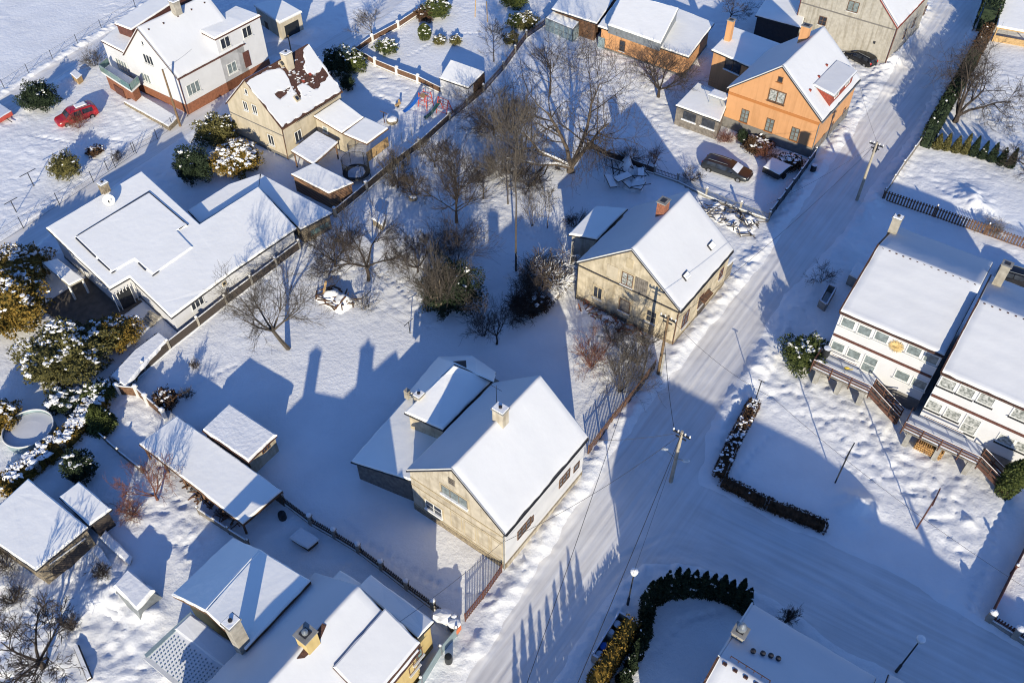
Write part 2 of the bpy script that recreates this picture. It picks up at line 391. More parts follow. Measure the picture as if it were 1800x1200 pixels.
def chimney(parent, p, w_, d_, top, ax, m='plaster_beige', cap=True, lower=0.8):
    mb = MB(); h = top-(p.z-lower); mb.box(Vector((p.x, p.y, p.z-lower+h/2)), w_, d_, h, ax)
    c = mb.build('chimney', m, parent)
    cb = MB(); cb.m = 0; cb.box(Vector((p.x, p.y, top+0.04)), w_+0.16, d_+0.16, 0.08, ax)
    cb.m = 1
    if cap: cb.box(Vector((p.x, p.y, top+0.13)), w_+0.02, d_+0.02, 0.10, ax); cb.m = 2; cb.lathe(Vector((p.x, p.y, top+0.1)), [(0.14, 0), (0.14, 0.2)], 10)
    else: cb.m = 2; cb.box(Vector((p.x, p.y, top+0.09)), w_*0.6, d_*0.6, 0.04, ax)
    cb.build('chimney_cap', ['concrete', 'snow', 'tile_dark'], c); return c
def window(root, c, n, w_, h_, cols=2, rows=1, frame='trim_white', glass='glass_dark', sill='trim_white', surround=None, name='window', snow=False, ft=0.07):
    n = Vector(n).normalized(); h = Z.cross(n).normalized(); c = Vector(c)
    B = MB()
    def bar(x0, x1, z0, z1, d=0.07, o=0.0): B.box(c+h*((x0+x1)/2)+Z*((z0+z1)/2)+n*(d/2+o-0.01), x1-x0, d, z1-z0, h, n, Z)
    bar(-w_/2, -w_/2+ft, -h_/2, h_/2); bar(w_/2-ft, w_/2, -h_/2, h_/2); bar(-w_/2+ft, w_/2-ft, h_/2-ft, h_/2); bar(-w_/2+ft, w_/2-ft, -h_/2, -h_/2+ft)
    for i in range(1, cols): x = -w_/2+w_*i/cols; bar(x-ft/2, x+ft/2, -h_/2+ft, h_/2-ft, 0.065)
    for i in range(1, rows): z = -h_/2+h_*i/rows; bar(-w_/2+ft, w_/2-ft, z-ft/3, z+ft/3, 0.06)
    f = B.build(name, frame, root)
    g = MB(); g.box(c+n*0.012, w_-ft, 0.02, h_-ft, h, n, Z); g.build('pane', glass, f)
    if sill:
        g = MB(); g.m = 0; g.box(c-Z*(h_/2+0.04)+n*0.09, w_+0.14, 0.2, 0.06, h, n, Z)
        if snow: g.m = 1; g.box(c-Z*(h_/2-0.03)+n*0.1, w_+0.1, 0.17, 0.09, h, n, Z)
        g.build('sill', [sill, 'snow'], f)
    if surround:
        g = MB(); t = 0.14
        for x0, x1, z0, z1 in ((-w_/2-t, -w_/2, -h_/2-t, h_/2+t), (w_/2, w_/2+t, -h_/2-t, h_/2+t), (-w_/2, w_/2, h_/2, h_/2+t), (-w_/2, w_/2, -h_/2-t, -h_/2)):
            g.box(c+h*((x0+x1)/2)+Z*((z0+z1)/2)+n*0.01, x1-x0, 0.05, z1-z0, h, n, Z)
        g.build('surround', surround, f)
    return f
def shutter(root, c, n, w_, h_, m='wood_grey', name='shutter'):
    n = Vector(n).normalized(); h = Z.cross(n).normalized(); B = MB(); k = max(3, int(w_/0.2))
    for i in range(k): x = -w_/2+w_*(i+0.5)/k; B.box(c+h*x+n*0.03, w_/k-0.035, 0.05+0.01*(i % 2), h_, h, n, Z)
    B.m = 0; B.box(c+n*0.012, w_+0.05, 0.02, h_+0.05, h, n, Z); return B.build(name, m, root)
def plate(root, name, c, n, w_, h_, m, d=0.05):
    n = Vector(n).normalized(); h = Z.cross(n).normalized(); B = MB(); B.box(c+n*d/2, w_, d, h_, h, n, Z); return B.build(name, m, root)
def pts(lst, z=0.0):
    return [at(*p) if len(p) == 3 else at(p[0], p[1], z) for p in lst]
def band(root, p, q, n, h_, m, name='band', d=0.06):
    B = MB(); B.beam(Vector(p)+Vector(n)*d/2, Vector(q)+Vector(n)*d/2, d, h_); return B.build(name, m, root)
def gutter(root, p, q, m='tile_brown', r=0.07):
    B = MB(); B.tube([p, q], r, 6); return B.build('gutter', m, root)

# ------------------------------------------------------------------ ground and road
def vnoise(x, y, seed):
    xi = np.floor(x).astype(np.int64); yi = np.floor(y).astype(np.int64); fx = x-xi; fy = y-yi
    fx = fx*fx*(3-2*fx); fy = fy*fy*(3-2*fy)
    def h(a, b):
        n = (a*374761393+b*668265263+seed*1442695041) & 0x7fffffff; n = ((n ^ (n >> 13))*1274126177) & 0x7fffffff
        return ((n ^ (n >> 16)) & 0xffff)/65535.0
    return (h(xi, yi)*(1-fx)+h(xi+1, yi)*fx)*(1-fy)+(h(xi, yi+1)*(1-fx)+h(xi+1, yi+1)*fx)*fy
def fbm(x, y, s, seed, o=3):
    r = 0; a = 1; t = 0
    for k in range(o): r = r+a*(vnoise(x/s*2**k+k*17.3, y/s*2**k-k*9.1, seed+k)-0.5); t += a; a *= 0.5
    return r/t*2
def pdist(X, Y, line):     # distance to polyline
    d = np.full(X.shape, 1e9)
    for (ax, ay), (bx, by) in zip(line[:-1], line[1:]):
        L = (bx-ax)**2+(by-ay)**2; t = np.clip(((X-ax)*(bx-ax)+(Y-ay)*(by-ay))/L, 0, 1)
        d = np.minimum(d, np.hypot(X-ax-t*(bx-ax), Y-ay-t*(by-ay)))
    return d
def inside(X, Y, poly):
    r = np.zeros(X.shape, bool); n = len(poly)
    for i in range(n):
        (ax, ay), (bx, by) = poly[i], poly[(i+1) % n]
        if ay == by: continue
        c = ((ay > Y) != (by > Y)) & (X < (bx-ax)*(Y-ay)/(by-ay)+ax); r ^= c
    return r
def P2(l): return [(p.x, p.y) for p in pts(l, 0)]
def soft(X, Y, poly, w_):
    d = pdist(X, Y, poly+[poly[0]]); s = np.where(inside(X, Y, poly), d, -d); return np.clip(s/w_+0.5, 0, 1)
ROAD1 = P2([(760,1290),(865,1130),(965,970),(1075,805),(1160,690),(1250,575),(1345,455),(1400,375),(1480,262),(1545,165),(1600,75),(1665,-40),(1740,-40),(1700,60),(1648,150),(1600,240),(1525,340),(1465,430),(1378,520),(1292,672),(1242,768),(1228,850),(1330,905),(1450,955),(1560,1005),(1700,1085),(1800,1150),(1960,1260),(2000,1480),(1700,1270),(1560,1180),(1450,1120),(1340,1045),(1230,995),(1130,990),(1060,1060),(970,1200),(900,1310)])
SMOOTH = [P2([(470,600),(620,560),(720,560),(1000,600),(1000,700),(1060,760),(880,1000),(780,1080),(500,870),(470,760)]), P2([(730,40),(860,20),(870,110),(760,140),(690,95)]),
          P2([(1290,700),(1440,760),(1480,900),(1270,830)]), P2([(1110,1040),(1320,1040),(1300,1200),(1120,1200)]), P2([(0,0),(200,-40),(170,60),(0,140)]),
          P2([(1380,700),(1700,1000),(1800,1150),(1300,1000)])]
ROUGH = [(P2([(1330,640),(1440,650),(1620,760),(1740,880),(1690,1010),(1560,880),(1450,800),(1330,720)]), 0.13), (P2([(650,120),(790,170),(750,300),(690,260)]), 0.10),
         (P2([(200,760),(330,860),(400,940),(330,1000),(200,900)]), 0.14), (P2([(0,1000),(170,960),(300,1100),(300,1250),(-40,1250)]), 0.16), 
         (P2([(1000,60),(1200,140),(1220,300),(1060,300),(960,200)]), 0.09), (P2([(640,260),(820,200),(960,320),(860,420),(640,500)]), 0.06), (P2([(1010,530),(1150,600),(1080,690),(1010,660)]), 0.14),
         (P2([(1480,60),(1640,0),(1590,160),(1490,230)]), 0.10), (P2([(230,640),(330,640),(330,720),(250,720)]), 0.08), (P2([(840,1060),(960,1040),(850,1180),(800,1180)]), 0.1),
         (P2([(0,180),(230,250),(120,340),(0,420)]), 0.05), (P2([(1050,560),(1480,240),(1500,260),(1180,640)]), 0.05), (P2([(70,640),(200,640),(200,760),(80,760)]), 0.13), (P2([(1200,300),(1340,370),(1300,420),(1180,340)]), 0.15)]
BANKS = [(P2([(815,1160),(905,1030),(985,905),(1060,790),(1130,700)]), 0.9, 0.30), (P2([(1150,665),(1215,590),(1290,500),(1350,420),(1395,360),(1470,250),(1530,155),(1590,60)]), 0.8, 0.26),
         (P2([(1252,765),(1300,695),(1338,635),(1372,572)]), 1.2, 0.34), (P2([(1400,540),(1480,425),(1535,345)]), 0.8, 0.18), (P2([(1262,875),(1350,920),(1450,965),(1560,1010),(1720,1095)]), 0.9, 0.2),
         (P2([(1060,1050),(1120,985),(1240,985),(1340,1035),(1440,1090)]), 1.0, 0.28), (P2([(960,1190),(1060,1050)]), 1.0, 0.22), (P2([(-40,197),(60,132),(200,45),(330,-35)]), 0.7, 0.28), (P2([(-40,250),(60,185),(120,140)]), 0.6, 0.22), (P2([(-20,500),(90,418),(180,350),(240,300)]), 0.6, 0.2), (P2([(60,385),(150,322),(230,262),(310,210)]), 0.6, 0.2),
         (P2([(-20,210),(80,150),(180,90)]), 0.5, 0.2), (P2([(20,500),(150,410),(230,340)]), 0.7, 0.25), (P2([(1600,60),(1660,10),(1560,120)]), 1.6, 0.5), (P2([(1520,380),(1600,260),(1660,160)]), 0.8, 0.2)]
LANE = [(P2([(-60,235),(30,172),(100,125),(170,84),(225,52),(320,-10)]), 1.7), (P2([(-60,500),(60,410),(150,345),(215,290),(300,235),(345,205),(400,140),(440,100)]), 1.9), (P2([(440,100),(480,85),(560,100),(620,60),(700,-10)]), 1.8)]
MOUNDS = [(at(px, py).x, at(px, py).y, a_, r_) for px, py, a_, r_ in ((1510,895,0.6,1.4),(1496,888,0.35,1.8),(1590,40,0.9,1.8),(1575,110,0.6,1.6),(1610,20,0.9,2.2),(1560,160,0.5,1.4),(1700,350,0.8,2.0),(1720,365,0.6,1.4),(1700,920,0.35,0.5),(1440,590,0.3,1.2),(160,770,0.4,1.0),(195,1040,0.7,1.8),(255,1085,0.4,1.2),(1490,440,0.35,1.5),(1620,480,0.3,1.5))]
DENTS = []
def withn(l):
    P = P2(l); out = []
    for i in range(len(P)):
        a, b_ = P[max(i-1, 0)], P[min(i+1, len(P)-1)]; L = math.hypot(b_[0]-a[0], b_[1]-a[1]); out.append((P[i], ((b_[0]-a[0])/L, (b_[1]-a[1])/L)))
    return out
RUTS = [(withn([(820,1290),(930,1110),(1010,975),(1140,785),(1225,655),(1330,510),(1405,400),(1500,255),(1580,130),(1660,-20)]), [(-1.5,.06),(-.1,.06),(.5,.045),(1.8,.055)]),
        (withn([(1130,800),(1190,860),(1280,925),(1400,985),(1500,1040),(1700,1170),(1850,1280)]), [(-1.2,.06),(.2,.06),(1.4,.05)]), (withn([(1010,1080),(1080,985),(1180,935),(1300,960),(1450,1040),(1600,1130)]), [(0,.06),(1.4,.055)])]
def trail(line, st=0.42, wob=0.16, seed=1):
    rg = random.Random(seed); Q = resample0([at(*p) for p in line], st)
    for k, q in enumerate(Q): DENTS.append((q.x+rg.uniform(-.06, .06)+(wob if k % 2 else -wob), q.y+rg.uniform(-.1, .1)))
def resample0(P, st):
    out = []
    for a, b_ in zip(P[:-1], P[1:]):
        n_ = max(1, round((b_-a).length/st)); out += [a.lerp(b_, j/n_) for j in range(n_)]
    return out
for i_, l_ in enumerate([[(605,920),(640,955),(700,985),(760,1020),(800,1040),(865,1045)], [(612,925),(690,990),(780,1035)], [(1690,1090),(1720,1010),(1745,930),(1790,860)], [(1700,1080),(1735,1000),(1760,900)], [(1420,560),(1440,600),(1400,700)],
    [(330,1000),(320,950),(340,900),(300,870)], [(335,990),(330,930)], [(1500,700),(1560,780),(1640,860),(1700,930)], [(1380,680),(1450,740),(1560,830)], [(1400,730),(1520,740),(1600,800)], [(640,540),(700,480),(690,400),(740,320)], [(960,230),(1060,220),(1150,230),(1190,260)],
    [(250,780),(300,700),(420,640)], [(650,160),(700,190),(760,200),(720,240)], [(1080,230),(1160,200),(1180,160)], [(60,240),(160,260),(220,240)], [(220,240),(120,340),(40,380)], [(720,100),(790,60),(850,60)], [(1650,330),(1720,380),(1790,400)], [(545,500),(640,470),(700,500),(760,580)], [(1480,760),(1500,830),(1600,870),(1690,880)], [(940,420),(880,400),(860,340),(830,300)], [(1280,860),(1320,800),(1360,760)], [(1150,1150),(1200,1090),(1280,1070)], [(880,1040),(920,960),(1000,850),(1060,770)]]): trail(l_, seed=i_)
def ground_h(X, Y):
    lane = np.zeros(X.shape)
    for l, w_ in LANE: lane = np.maximum(lane, np.clip((w_-pdist(X, Y, l))/1.2+0.5, 0, 1))
    road = np.clip(np.maximum(soft(X, Y, ROAD1, 1.6), lane)+0.22*fbm(X, Y, 1.6, 61, 3)*np.where(lane > 0, .8, 1.0), 0, 1)
    h = 0.10*fbm(X, Y, 9, 3, 2)
    sm = np.zeros(X.shape)
    for p in SMOOTH: sm = np.maximum(sm, soft(X, Y, p, 2.0))
    rough = 0.02+0.075*np.clip(fbm(X, Y, 7, 11, 2)+0.15, 0, 1)
    for p, a in ROUGH: rough = np.maximum(rough, a*0.85*soft(X, Y, p, 2.0))
    rough = rough*(1-0.85*sm)
    n1 = fbm(X, Y, 1.1, 21, 3); n2 = fbm(X+31, Y*1.3, 0.75, 31, 2)
    foot = -np.clip(n2-0.25, 0, 1)*1.6
    n4 = fbm(X-11, Y+5, 0.72, 71, 2)
    h = h+rough*(n1*0.55+foot*1.6+n4*1.1)
    for l, w_, a in BANKS:
        d = pdist(X, Y, l); k = np.exp(-(d/w_)**2); kw = np.exp(-(d/(w_*1.5))**4); h = h+k*a*(0.7+0.4*fbm(X, Y, 2.2, 41, 3)+0.25*n1)+kw*(0.12+0.5*a)*np.clip(fbm(X, Y, 0.5, 47, 2)+0.0, 0, 1)
    lift = 0.12
    along = X*U.x+Y*U.y; across = X*V.x+Y*V.y
    rt = 0.02*fbm(along*0.15, across*1.2, 0.5, 51, 3)+0.012*n1
    for l, offs in RUTS:
        for o_, dp in offs:
            lo = [(x+o_*ny, y-o_*nx) for (x, y), (nx, ny) in l]; d = pdist(X, Y, lo); rt = rt-dp*np.exp(-(d/0.16)**2)*(0.6+0.9*fbm(X, Y, 5, 91+int(o_*10), 2))+dp*0.5*np.exp(-((d-0.34)/0.14)**2)
    h = (h+lift)*(1-road)+(rt-0.02)*road
    for px_, py_, a_, r_ in MOUNDS:
        k = np.exp(-(((X-px_)**2+(Y-py_)**2)/r_**2)); h = h+k*a_*(0.8+0.9*fbm(X, Y, 1.5, 81, 3))
    for x_, y_ in DENTS:
        i0, i1 = np.searchsorted(X[0], (x_-.7, x_+.7)) if X.ndim == 2 else (0, 0)
        if X.ndim == 2:
            j0, j1 = np.searchsorted(Y[:, 0], (y_-.7, y_+.7)); s_ = (slice(j0, j1), slice(i0, i1)); h[s_] -= 0.11*np.exp(-(((X[s_]-x_)**2+(Y[s_]-y_)**2)/0.17**2))
    return h, road
def axis(lo, hi, st, far):
    a = list(np.arange(lo, hi+1e-6, st)); o = [lo]; p = [hi]; s = st
    while o[-1] > -far: s *= 1.7; o.append(o[-1]-s); p.append(p[-1]+s)
    return np.array(o[:0:-1]+a+p[1:])
def grid_mesh(name, xs, ys, Zv, keep=None, m='snow'):
    nx, ny = len(xs), len(ys); X, Y = np.meshgrid(xs, ys); co = np.stack([X.ravel(), Y.ravel(), Zv.ravel()], 1)
    i = np.arange(nx-1)[None, :]+nx*np.arange(ny-1)[:, None]; q = np.stack([i, i+1, i+nx+1, i+nx], -1).reshape(-1, 4)
    if keep is not None:
        kf = keep.ravel()[q].max(1); q = q[kf]; used = np.unique(q); mp = np.zeros(len(co), int); mp[used] = np.arange(len(used)); co = co[used]; q = mp[q]
    me = bpy.data.meshes.new(name); me.vertices.add(len(co)); me.vertices.foreach_set('co', co.astype(np.float32).ravel())
    me.loops.add(len(q)*4); me.loops.foreach_set('vertex_index', q.astype(np.int32).ravel()); me.polygons.add(len(q))
    me.polygons.foreach_set('loop_start', np.arange(len(q), dtype=np.int32)*4); me.polygons.foreach_set('use_smooth', np.ones(len(q), bool))
    me.update(calc_edges=True); me.validate(); me.materials.append(MATS[m]); o = bpy.data.objects.new(name, me); col.objects.link(o); o['kind'] = 'structure'; return o
xs = axis(-90, 90, 0.21, 1500); ys = axis(10, 150, 0.21, 1500)
GX, GY = np.meshgrid(xs, ys); GZ, GR = ground_h(GX, GY)
def gz(x, y):
    h, r = ground_h(np.array([float(x)]), np.array([float(y)])); return float(h[0])
# snow ground material: warm-neutral snow with faint dirt
m, t, b = newmat('ground_snow'); b.inputs['Roughness'].default_value = 0.65
tc = t.nodes.new('ShaderNodeTexCoord'); n = t.nodes.new('ShaderNodeTexNoise'); n.inputs['Scale'].default_value = 0.22; n.inputs['Detail'].default_value = 8
t.links.new(tc.outputs['Object'], n.inputs['Vector']); r = t.nodes.new('ShaderNodeValToRGB')
r.color_ramp.elements[0].position = 0.3; r.color_ramp.elements[0].color = (0.74, 0.73, 0.72, 1); r.color_ramp.elements[1].position = 0.6; r.color_ramp.elements[1].color = (0.82, 0.81, 0.795, 1)
t.links.new(n.outputs['Fac'], r.inputs['Fac']); t.links.new(r.outputs['Color'], b.inputs['Base Color'])
n2 = t.nodes.new('ShaderNodeTexNoise'); n2.inputs['Scale'].default_value = 2.4; n2.inputs['Detail'].default_value = 9; n2.inputs['Roughness'].default_value = 0.68; t.links.new(tc.outputs['Object'], n2.inputs['Vector'])
bp = t.nodes.new('ShaderNodeBump'); bp.inputs['Strength'].default_value = 0.42; bp.inputs['Distance'].default_value = 0.2
t.links.new(n2.outputs['Fac'], bp.inputs['Height']); t.links.new(bp.outputs['Normal'], b.inputs['Normal'])
# packed road snow with tyre streaks along the street
m, t, b = newmat('road_snow'); b.inputs['Roughness'].default_value = 0.5
tc = t.nodes.new('ShaderNodeTexCoord'); mp = t.nodes.new('ShaderNodeMapping'); mp.inputs['Rotation'].default_value = (0, 0, UA); mp.inputs['Scale'].default_value = (12, 0.33, 1)
mp.vector_type = 'TEXTURE'
t.links.new(tc.outputs['Object'], mp.inputs['Vector'])
n = t.nodes.new('ShaderNodeTexNoise'); n.inputs['Scale'].default_value = 1.0; n.inputs['Detail'].default_value = 5; t.links.new(mp.outputs['Vector'], n.inputs['Vector'])
mpb = t.nodes.new('ShaderNodeMapping'); mpb.vector_type = 'TEXTURE'; mpb.inputs['Rotation'].default_value = (0, 0, math.radians(-31)); mpb.inputs['Scale'].default_value = (12, 0.4, 1); t.links.new(tc.outputs['Object'], mpb.inputs['Vector'])
dt = t.nodes.new('ShaderNodeVectorMath'); dt.operation = 'DOT_PRODUCT'; dt.inputs[1].default_value = (V.x, V.y, 0); t.links.new(tc.outputs['Object'], dt.inputs[0])
mr = t.nodes.new('ShaderNodeMapRange'); v0_ = at(1215,900).dot(V); mr.inputs['From Min'].default_value = v0_-1.0; mr.inputs['From Max'].default_value = v0_+3.0; t.links.new(dt.outputs['Value'], mr.inputs['Value'])
nb = t.nodes.new('ShaderNodeTexNoise'); nb.inputs['Scale'].default_value = 1.0; nb.inputs['Detail'].default_value = 5; t.links.new(mpb.outputs['Vector'], nb.inputs['Vector'])
mf = t.nodes.new('ShaderNodeMix'); mf.data_type = 'FLOAT'; t.links.new(mr.outputs[0], mf.inputs['Factor']); t.links.new(n.outputs['Fac'], mf.inputs[2]); t.links.new(nb.outputs['Fac'], mf.inputs[3])
n3 = t.nodes.new('ShaderNodeTexNoise'); n3.inputs['Scale'].default_value = 0.35; n3.inputs['Detail'].default_value = 6; t.links.new(tc.outputs['Object'], n3.inputs['Vector'])
mx = t.nodes.new('ShaderNodeMath'); mx.operation = 'MULTIPLY_ADD'; mx.inputs[1].default_value = 0.6; t.links.new(mf.outputs[0], mx.inputs[0])
m2 = t.nodes.new('ShaderNodeMath'); m2.operation = 'MULTIPLY'; m2.inputs[1].default_value = 0.4; t.links.new(n3.outputs['Fac'], m2.inputs[0]); t.links.new(m2.outputs[0], mx.inputs[2])
r = t.nodes.new('ShaderNodeValToRGB'); r.color_ramp.elements[0].position = 0.38; r.color_ramp.elements[0].color = (0.60, 0.575, 0.55, 1); r.color_ramp.elements[1].position = 0.62; r.color_ramp.elements[1].color = (0.72, 0.705, 0.69, 1)
t.links.new(mx.outputs[0], r.inputs['Fac']); t.links.new(r.outputs['Color'], b.inputs['Base Color'])
bp = t.nodes.new('ShaderNodeBump'); bp.inputs['Strength'].default_value = 0.4; bp.inputs['Distance'].default_value = 0.06
t.links.new(mf.outputs[0], bp.inputs['Height']); t.links.new(bp.outputs['Normal'], b.inputs['Normal'])
grid_mesh('ground', xs, ys, GZ-0.10*(GR-0.5)*(GR > 0.2)-0.001, m='ground_snow')
isl = GX < at(760,0).x
grid_mesh('road', xs, ys, GZ+0.06*(GR-0.5), keep=((GR > 0.3) & ~isl), m='road_snow'); grid_mesh('lane', xs, ys, GZ+0.06*(GR-0.5), keep=((GR > 0.3) & isl), m='road_snow')

# ------------------------------------------------------------------ vegetation
def mesh_from(name, vs, fs, m, parent, smooth=False):
    me = bpy.data.meshes.new(name); off = parent_world(parent) if parent is not None else Vector((0,0,0))
    a = np.array(vs, dtype=float)-np.array(off); me.from_pydata(a.tolist(), [], fs); 
    for k in (m if isinstance(m, (list, tuple)) else [m]): me.materials.append(MATS[k])
    if smooth: me.polygons.foreach_set('use_smooth', [True]*len(fs))
    o = bpy.data.objects.new(name, me); col.objects.link(o)
    if parent is not None: o.parent = parent
    return o
def limb(vs, fs, pl, rl, n):
    i0 = len(vs); m = len(pl)
    for k in range(m):
        d = (pl[min(k+1, m-1)]-pl[max(k-1, 0)]); d = d.normalized() if d.length > 1e-9 else Vector((0,0,1))
        up = Vector((0,0,1)) if abs(d.z) < 0.9 else Vector((1,0,0)); a = d.cross(up).normalized(); b_ = a.cross(d)
        for j in range(n):
            t_ = 2*math.pi*j/n; v = pl[k]+a*(rl[k]*math.cos(t_))+b_*(rl[k]*math.sin(t_)); vs.append((v.x, v.y, v.z))
    for k in range(m-1):
        for j in range(n):
            j2 = (j+1) % n; fs.append((i0+k*n+j, i0+k*n+j2, i0+(k+1)*n+j2, i0+(k+1)*n+j))
def tree(name, label, base, H, R, seed=1, style='spread', bark='bark', trunk_h=None, r0=None, limbs=6, dens=1.0, tw=0.016, group=None, cat='tree', base_z=None, lean=(0, 0), droop=0.0, dirs=None, cbark=None, wild=0):
    rg = random.Random(seed); B = Vector((base.x, base.y, gz(base.x, base.y)-0.1 if base_z is None else base_z))
    th = trunk_h if trunk_h is not None else H*0.22; r0 = r0 or H*0.022
    root = thing(name, label, cat, B, group); T = ([], []); CR = ([], [])
    def rv(): return Vector((rg.uniform(-1, 1), rg.uniform(-1, 1), rg.uniform(-1, 1)))
    segs = []
    def grow(p, d, L, r, lev, out):
        n = 4 if lev <= 1 else 3; pl = [p.copy()]; rl = [r]; q = p.copy()
        for k in range(n):
            up = (0.20 if style == 'upright' else 0.06) - droop*(lev >= 2)
            d = (d+rv()*((0.24 if lev < 3 else 0.30)+0.14*wild)+Z*(up-0.05*wild)).normalized(); q = q+d*(L/n); pl.append(q.copy()); rl.append(max(r*(1-0.75*(k+1)/n), tw*0.55))
        segs.append((pl, rl, lev))
        if lev >= 4: return
        nc = {1: 8, 2: 7, 3: 7}.get(lev, 5); nc = max(2, int(nc*dens+rg.random()))
        for c in range(nc):
            t_ = rg.uniform(0.25, 1.0) if lev > 1 else rg.uniform(0.3, 1.0); k = min(n-1, int(t_*n)); f = t_*n-k
            pp = pl[k].lerp(pl[k+1], f); dd = (pl[k+1]-pl[k]).normalized(); s = rv(); s = (s-dd*s.dot(dd)).normalized()
            ang = rg.uniform(0.45+0.15*wild, 0.95+0.35*wild) if style != 'upright' else rg.uniform(0.25, 0.6); nd = (dd*math.cos(ang)+s*math.sin(ang)).normalized()
            grow(pp, nd, L*rg.uniform(0.42, 0.68), max(rl[k]*rg.uniform(0.42, 0.6), tw*0.7), lev+1, out)
    top = B+Vector((lean[0], lean[1], th))
    if style == 'shrub':
        for i in range(limbs):
            a = 2*math.pi*(i+rg.random()*0.8)/limbs; s = rg.uniform(0.15, 0.9); d = Vector((math.cos(a)*s, math.sin(a)*s, 1)).normalized()
            grow(B+Vector((math.cos(a), math.sin(a), 0))*R*0.12*rg.random(), d, H*rg.uniform(0.5, 0.8), r0*rg.uniform(0.5, 1), 2, None)
    else:
        tp = [B, B.lerp(top, 0.5)+rv()*0.06*th, top]; segs.append((tp, [r0*1.25, r0, r0*0.85], 0))
        if style == 'upright' or style == 'pole':
            tip = B+Vector((lean[0]*2, lean[1]*2, H*0.8)); tp = [top, top.lerp(tip, 0.5)+rv()*0.2, tip]; segs.append((tp, [r0*0.8, r0*0.5, tw], 0))
            for i in range(int(limbs*2)):
                f = rg.random()**0.8; p = top.lerp(tip, f); a = rg.uniform(0, 6.28); s = rg.uniform(0.5, 1.0)
                grow(p, Vector((math.cos(a)*s, math.sin(a)*s, 0.9)).normalized(), (H-th)*0.42*(1-0.55*f), r0*0.42*(1-0.6*f), 2, None)
        else:
            for i in range(len(dirs) if dirs else limbs):
                if dirs: grow(top-Z*rg.uniform(0, 0.2)*th, Vector(dirs[i]).normalized(), (H-th)*0.66, r0*0.62, 1, None); continue
                a = 2*math.pi*(i+rg.uniform(-.25, .25))/limbs; s = rg.uniform(0.6, 1.4); grow(top, Vector((math.cos(a)*s, math.sin(a)*s, rg.uniform(0.6, 1.1))).normalized(), (H-th)*0.62, r0*0.6, 1, None)
    # fit crown to height and radius
    al = [q for s_ in segs if s_[2] > 0 for q in s_[0]]
    mz = sorted(q.z for q in al)[int(len(al)*0.995)]; rr = sorted(math.hypot(q.x-top.x, q.y-top.y) for q in al)[int(len(al)*0.93)]
    z0 = top.z if style != 'shrub' else B.z; kz = (B.z+H-z0)/max(mz-z0, 0.1); kr = R/max(rr, 0.1)
    for pl, rl, lev in segs:
        if lev > 0 or style in ('upright',):
            for q in pl:
                if q.z >= z0-1e-3 or lev > 0:
                    f = min(1, max(0, (q.z-z0)/(0.15*H))) if style != 'shrub' else 1
                    c = top if style != 'shrub' else B
                    if lev > 0: q.x = c.x+(q.x-c.x)*kr; q.y = c.y+(q.y-c.y)*kr
                    q.z = z0+(q.z-z0)*kz if q.z > z0 else max(q.z, B.z+0.15)
        big = lev <= 1; limb(*(T if big else CR), pl, rl, 6 if lev == 0 else 5 if lev == 1 else 3)
    if not T[0]: T, CR = CR, T
    mesh_from('trunk' if style != 'shrub' else 'stems', T[0], T[1], bark, root)
    if CR[0]: mesh_from('crown', CR[0], CR[1], cbark or bark, root)
    return root
def ptree(name, label, b, top, wpx, **k):
    """base pixel, top pixel, crown width in pixels"""
    B = at(*b); H = hgt(b, top); R = wpx*0.5*mpp(B+Z*H*0.7); return tree(name, label, B, H, R, **k)
def leafball(vs, fs, c, rx, ry, rz, n, sz, rg, shape='ball', lump=0.25, seed=0):
    for _ in range(n):
        th = rg.uniform(0, 6.283); 
        if shape == 'cone':
            h = rg.random()**1.25; rr = (1-h)**0.75*(0.35+0.65*min(1, (h+0.02)*9)); q = Vector((math.cos(th)*rr, math.sin(th)*rr, h*2-1)); k = rg.uniform(0.75, 1.05)
        elif shape == 'column':
            h = rg.random(); rr = (1-max(0, (h-0.55)/0.45)**1.8)*(0.7+0.3*min(1, h*3)); q = Vector((math.cos(th)*rr, math.sin(th)*rr, h*2-1)); k = rg.uniform(0.8, 1.05)
        elif shape == 'box':
            q = Vector((rg.uniform(-1, 1), rg.uniform(-1, 1), rg.uniform(-1, 1))); a = rg.randrange(5)
            if a < 2: q.x = 1 if a else -1
            elif a < 4: q.y = 1 if a == 3 else -1
            else: q.z = 1
            k = rg.uniform(0.93, 1.03)
        else:
            z = rg.uniform(-0.75, 1); s = math.sqrt(1-z*z); q = Vector((math.cos(th)*s, math.sin(th)*s, z)); k = rg.uniform(0.8, 1.06)
        k *= 1+lump*mnoise.noise(q*2.2+Vector((seed*1.37, seed*0.7, seed*2.1)))*1.6
        p = Vector((c.x+q.x*rx*k, c.y+q.y*ry*k, c.z+q.z*rz*(k if shape not in ('cone', 'column') else 1)))
        d = Vector((q.x, q.y, q.z*0.5+0.35)).normalized(); a = Vector((rg.uniform(-1,1), rg.uniform(-1,1), rg.uniform(-1,1))); a = (a-d*a.dot(d)*0.6).normalized(); b_ = d.cross(a).normalized()
        s = sz*rg.uniform(0.6, 1.35); i = len(vs); tip = p+(d*0.7+a*0.5)*s
        for v in (p-b_*s*0.45, p+b_*s*0.45, tip+b_*s*0.12, tip-b_*s*0.12): vs.append((v.x, v.y, v.z))
        fs.append((i, i+1, i+2, i+3))
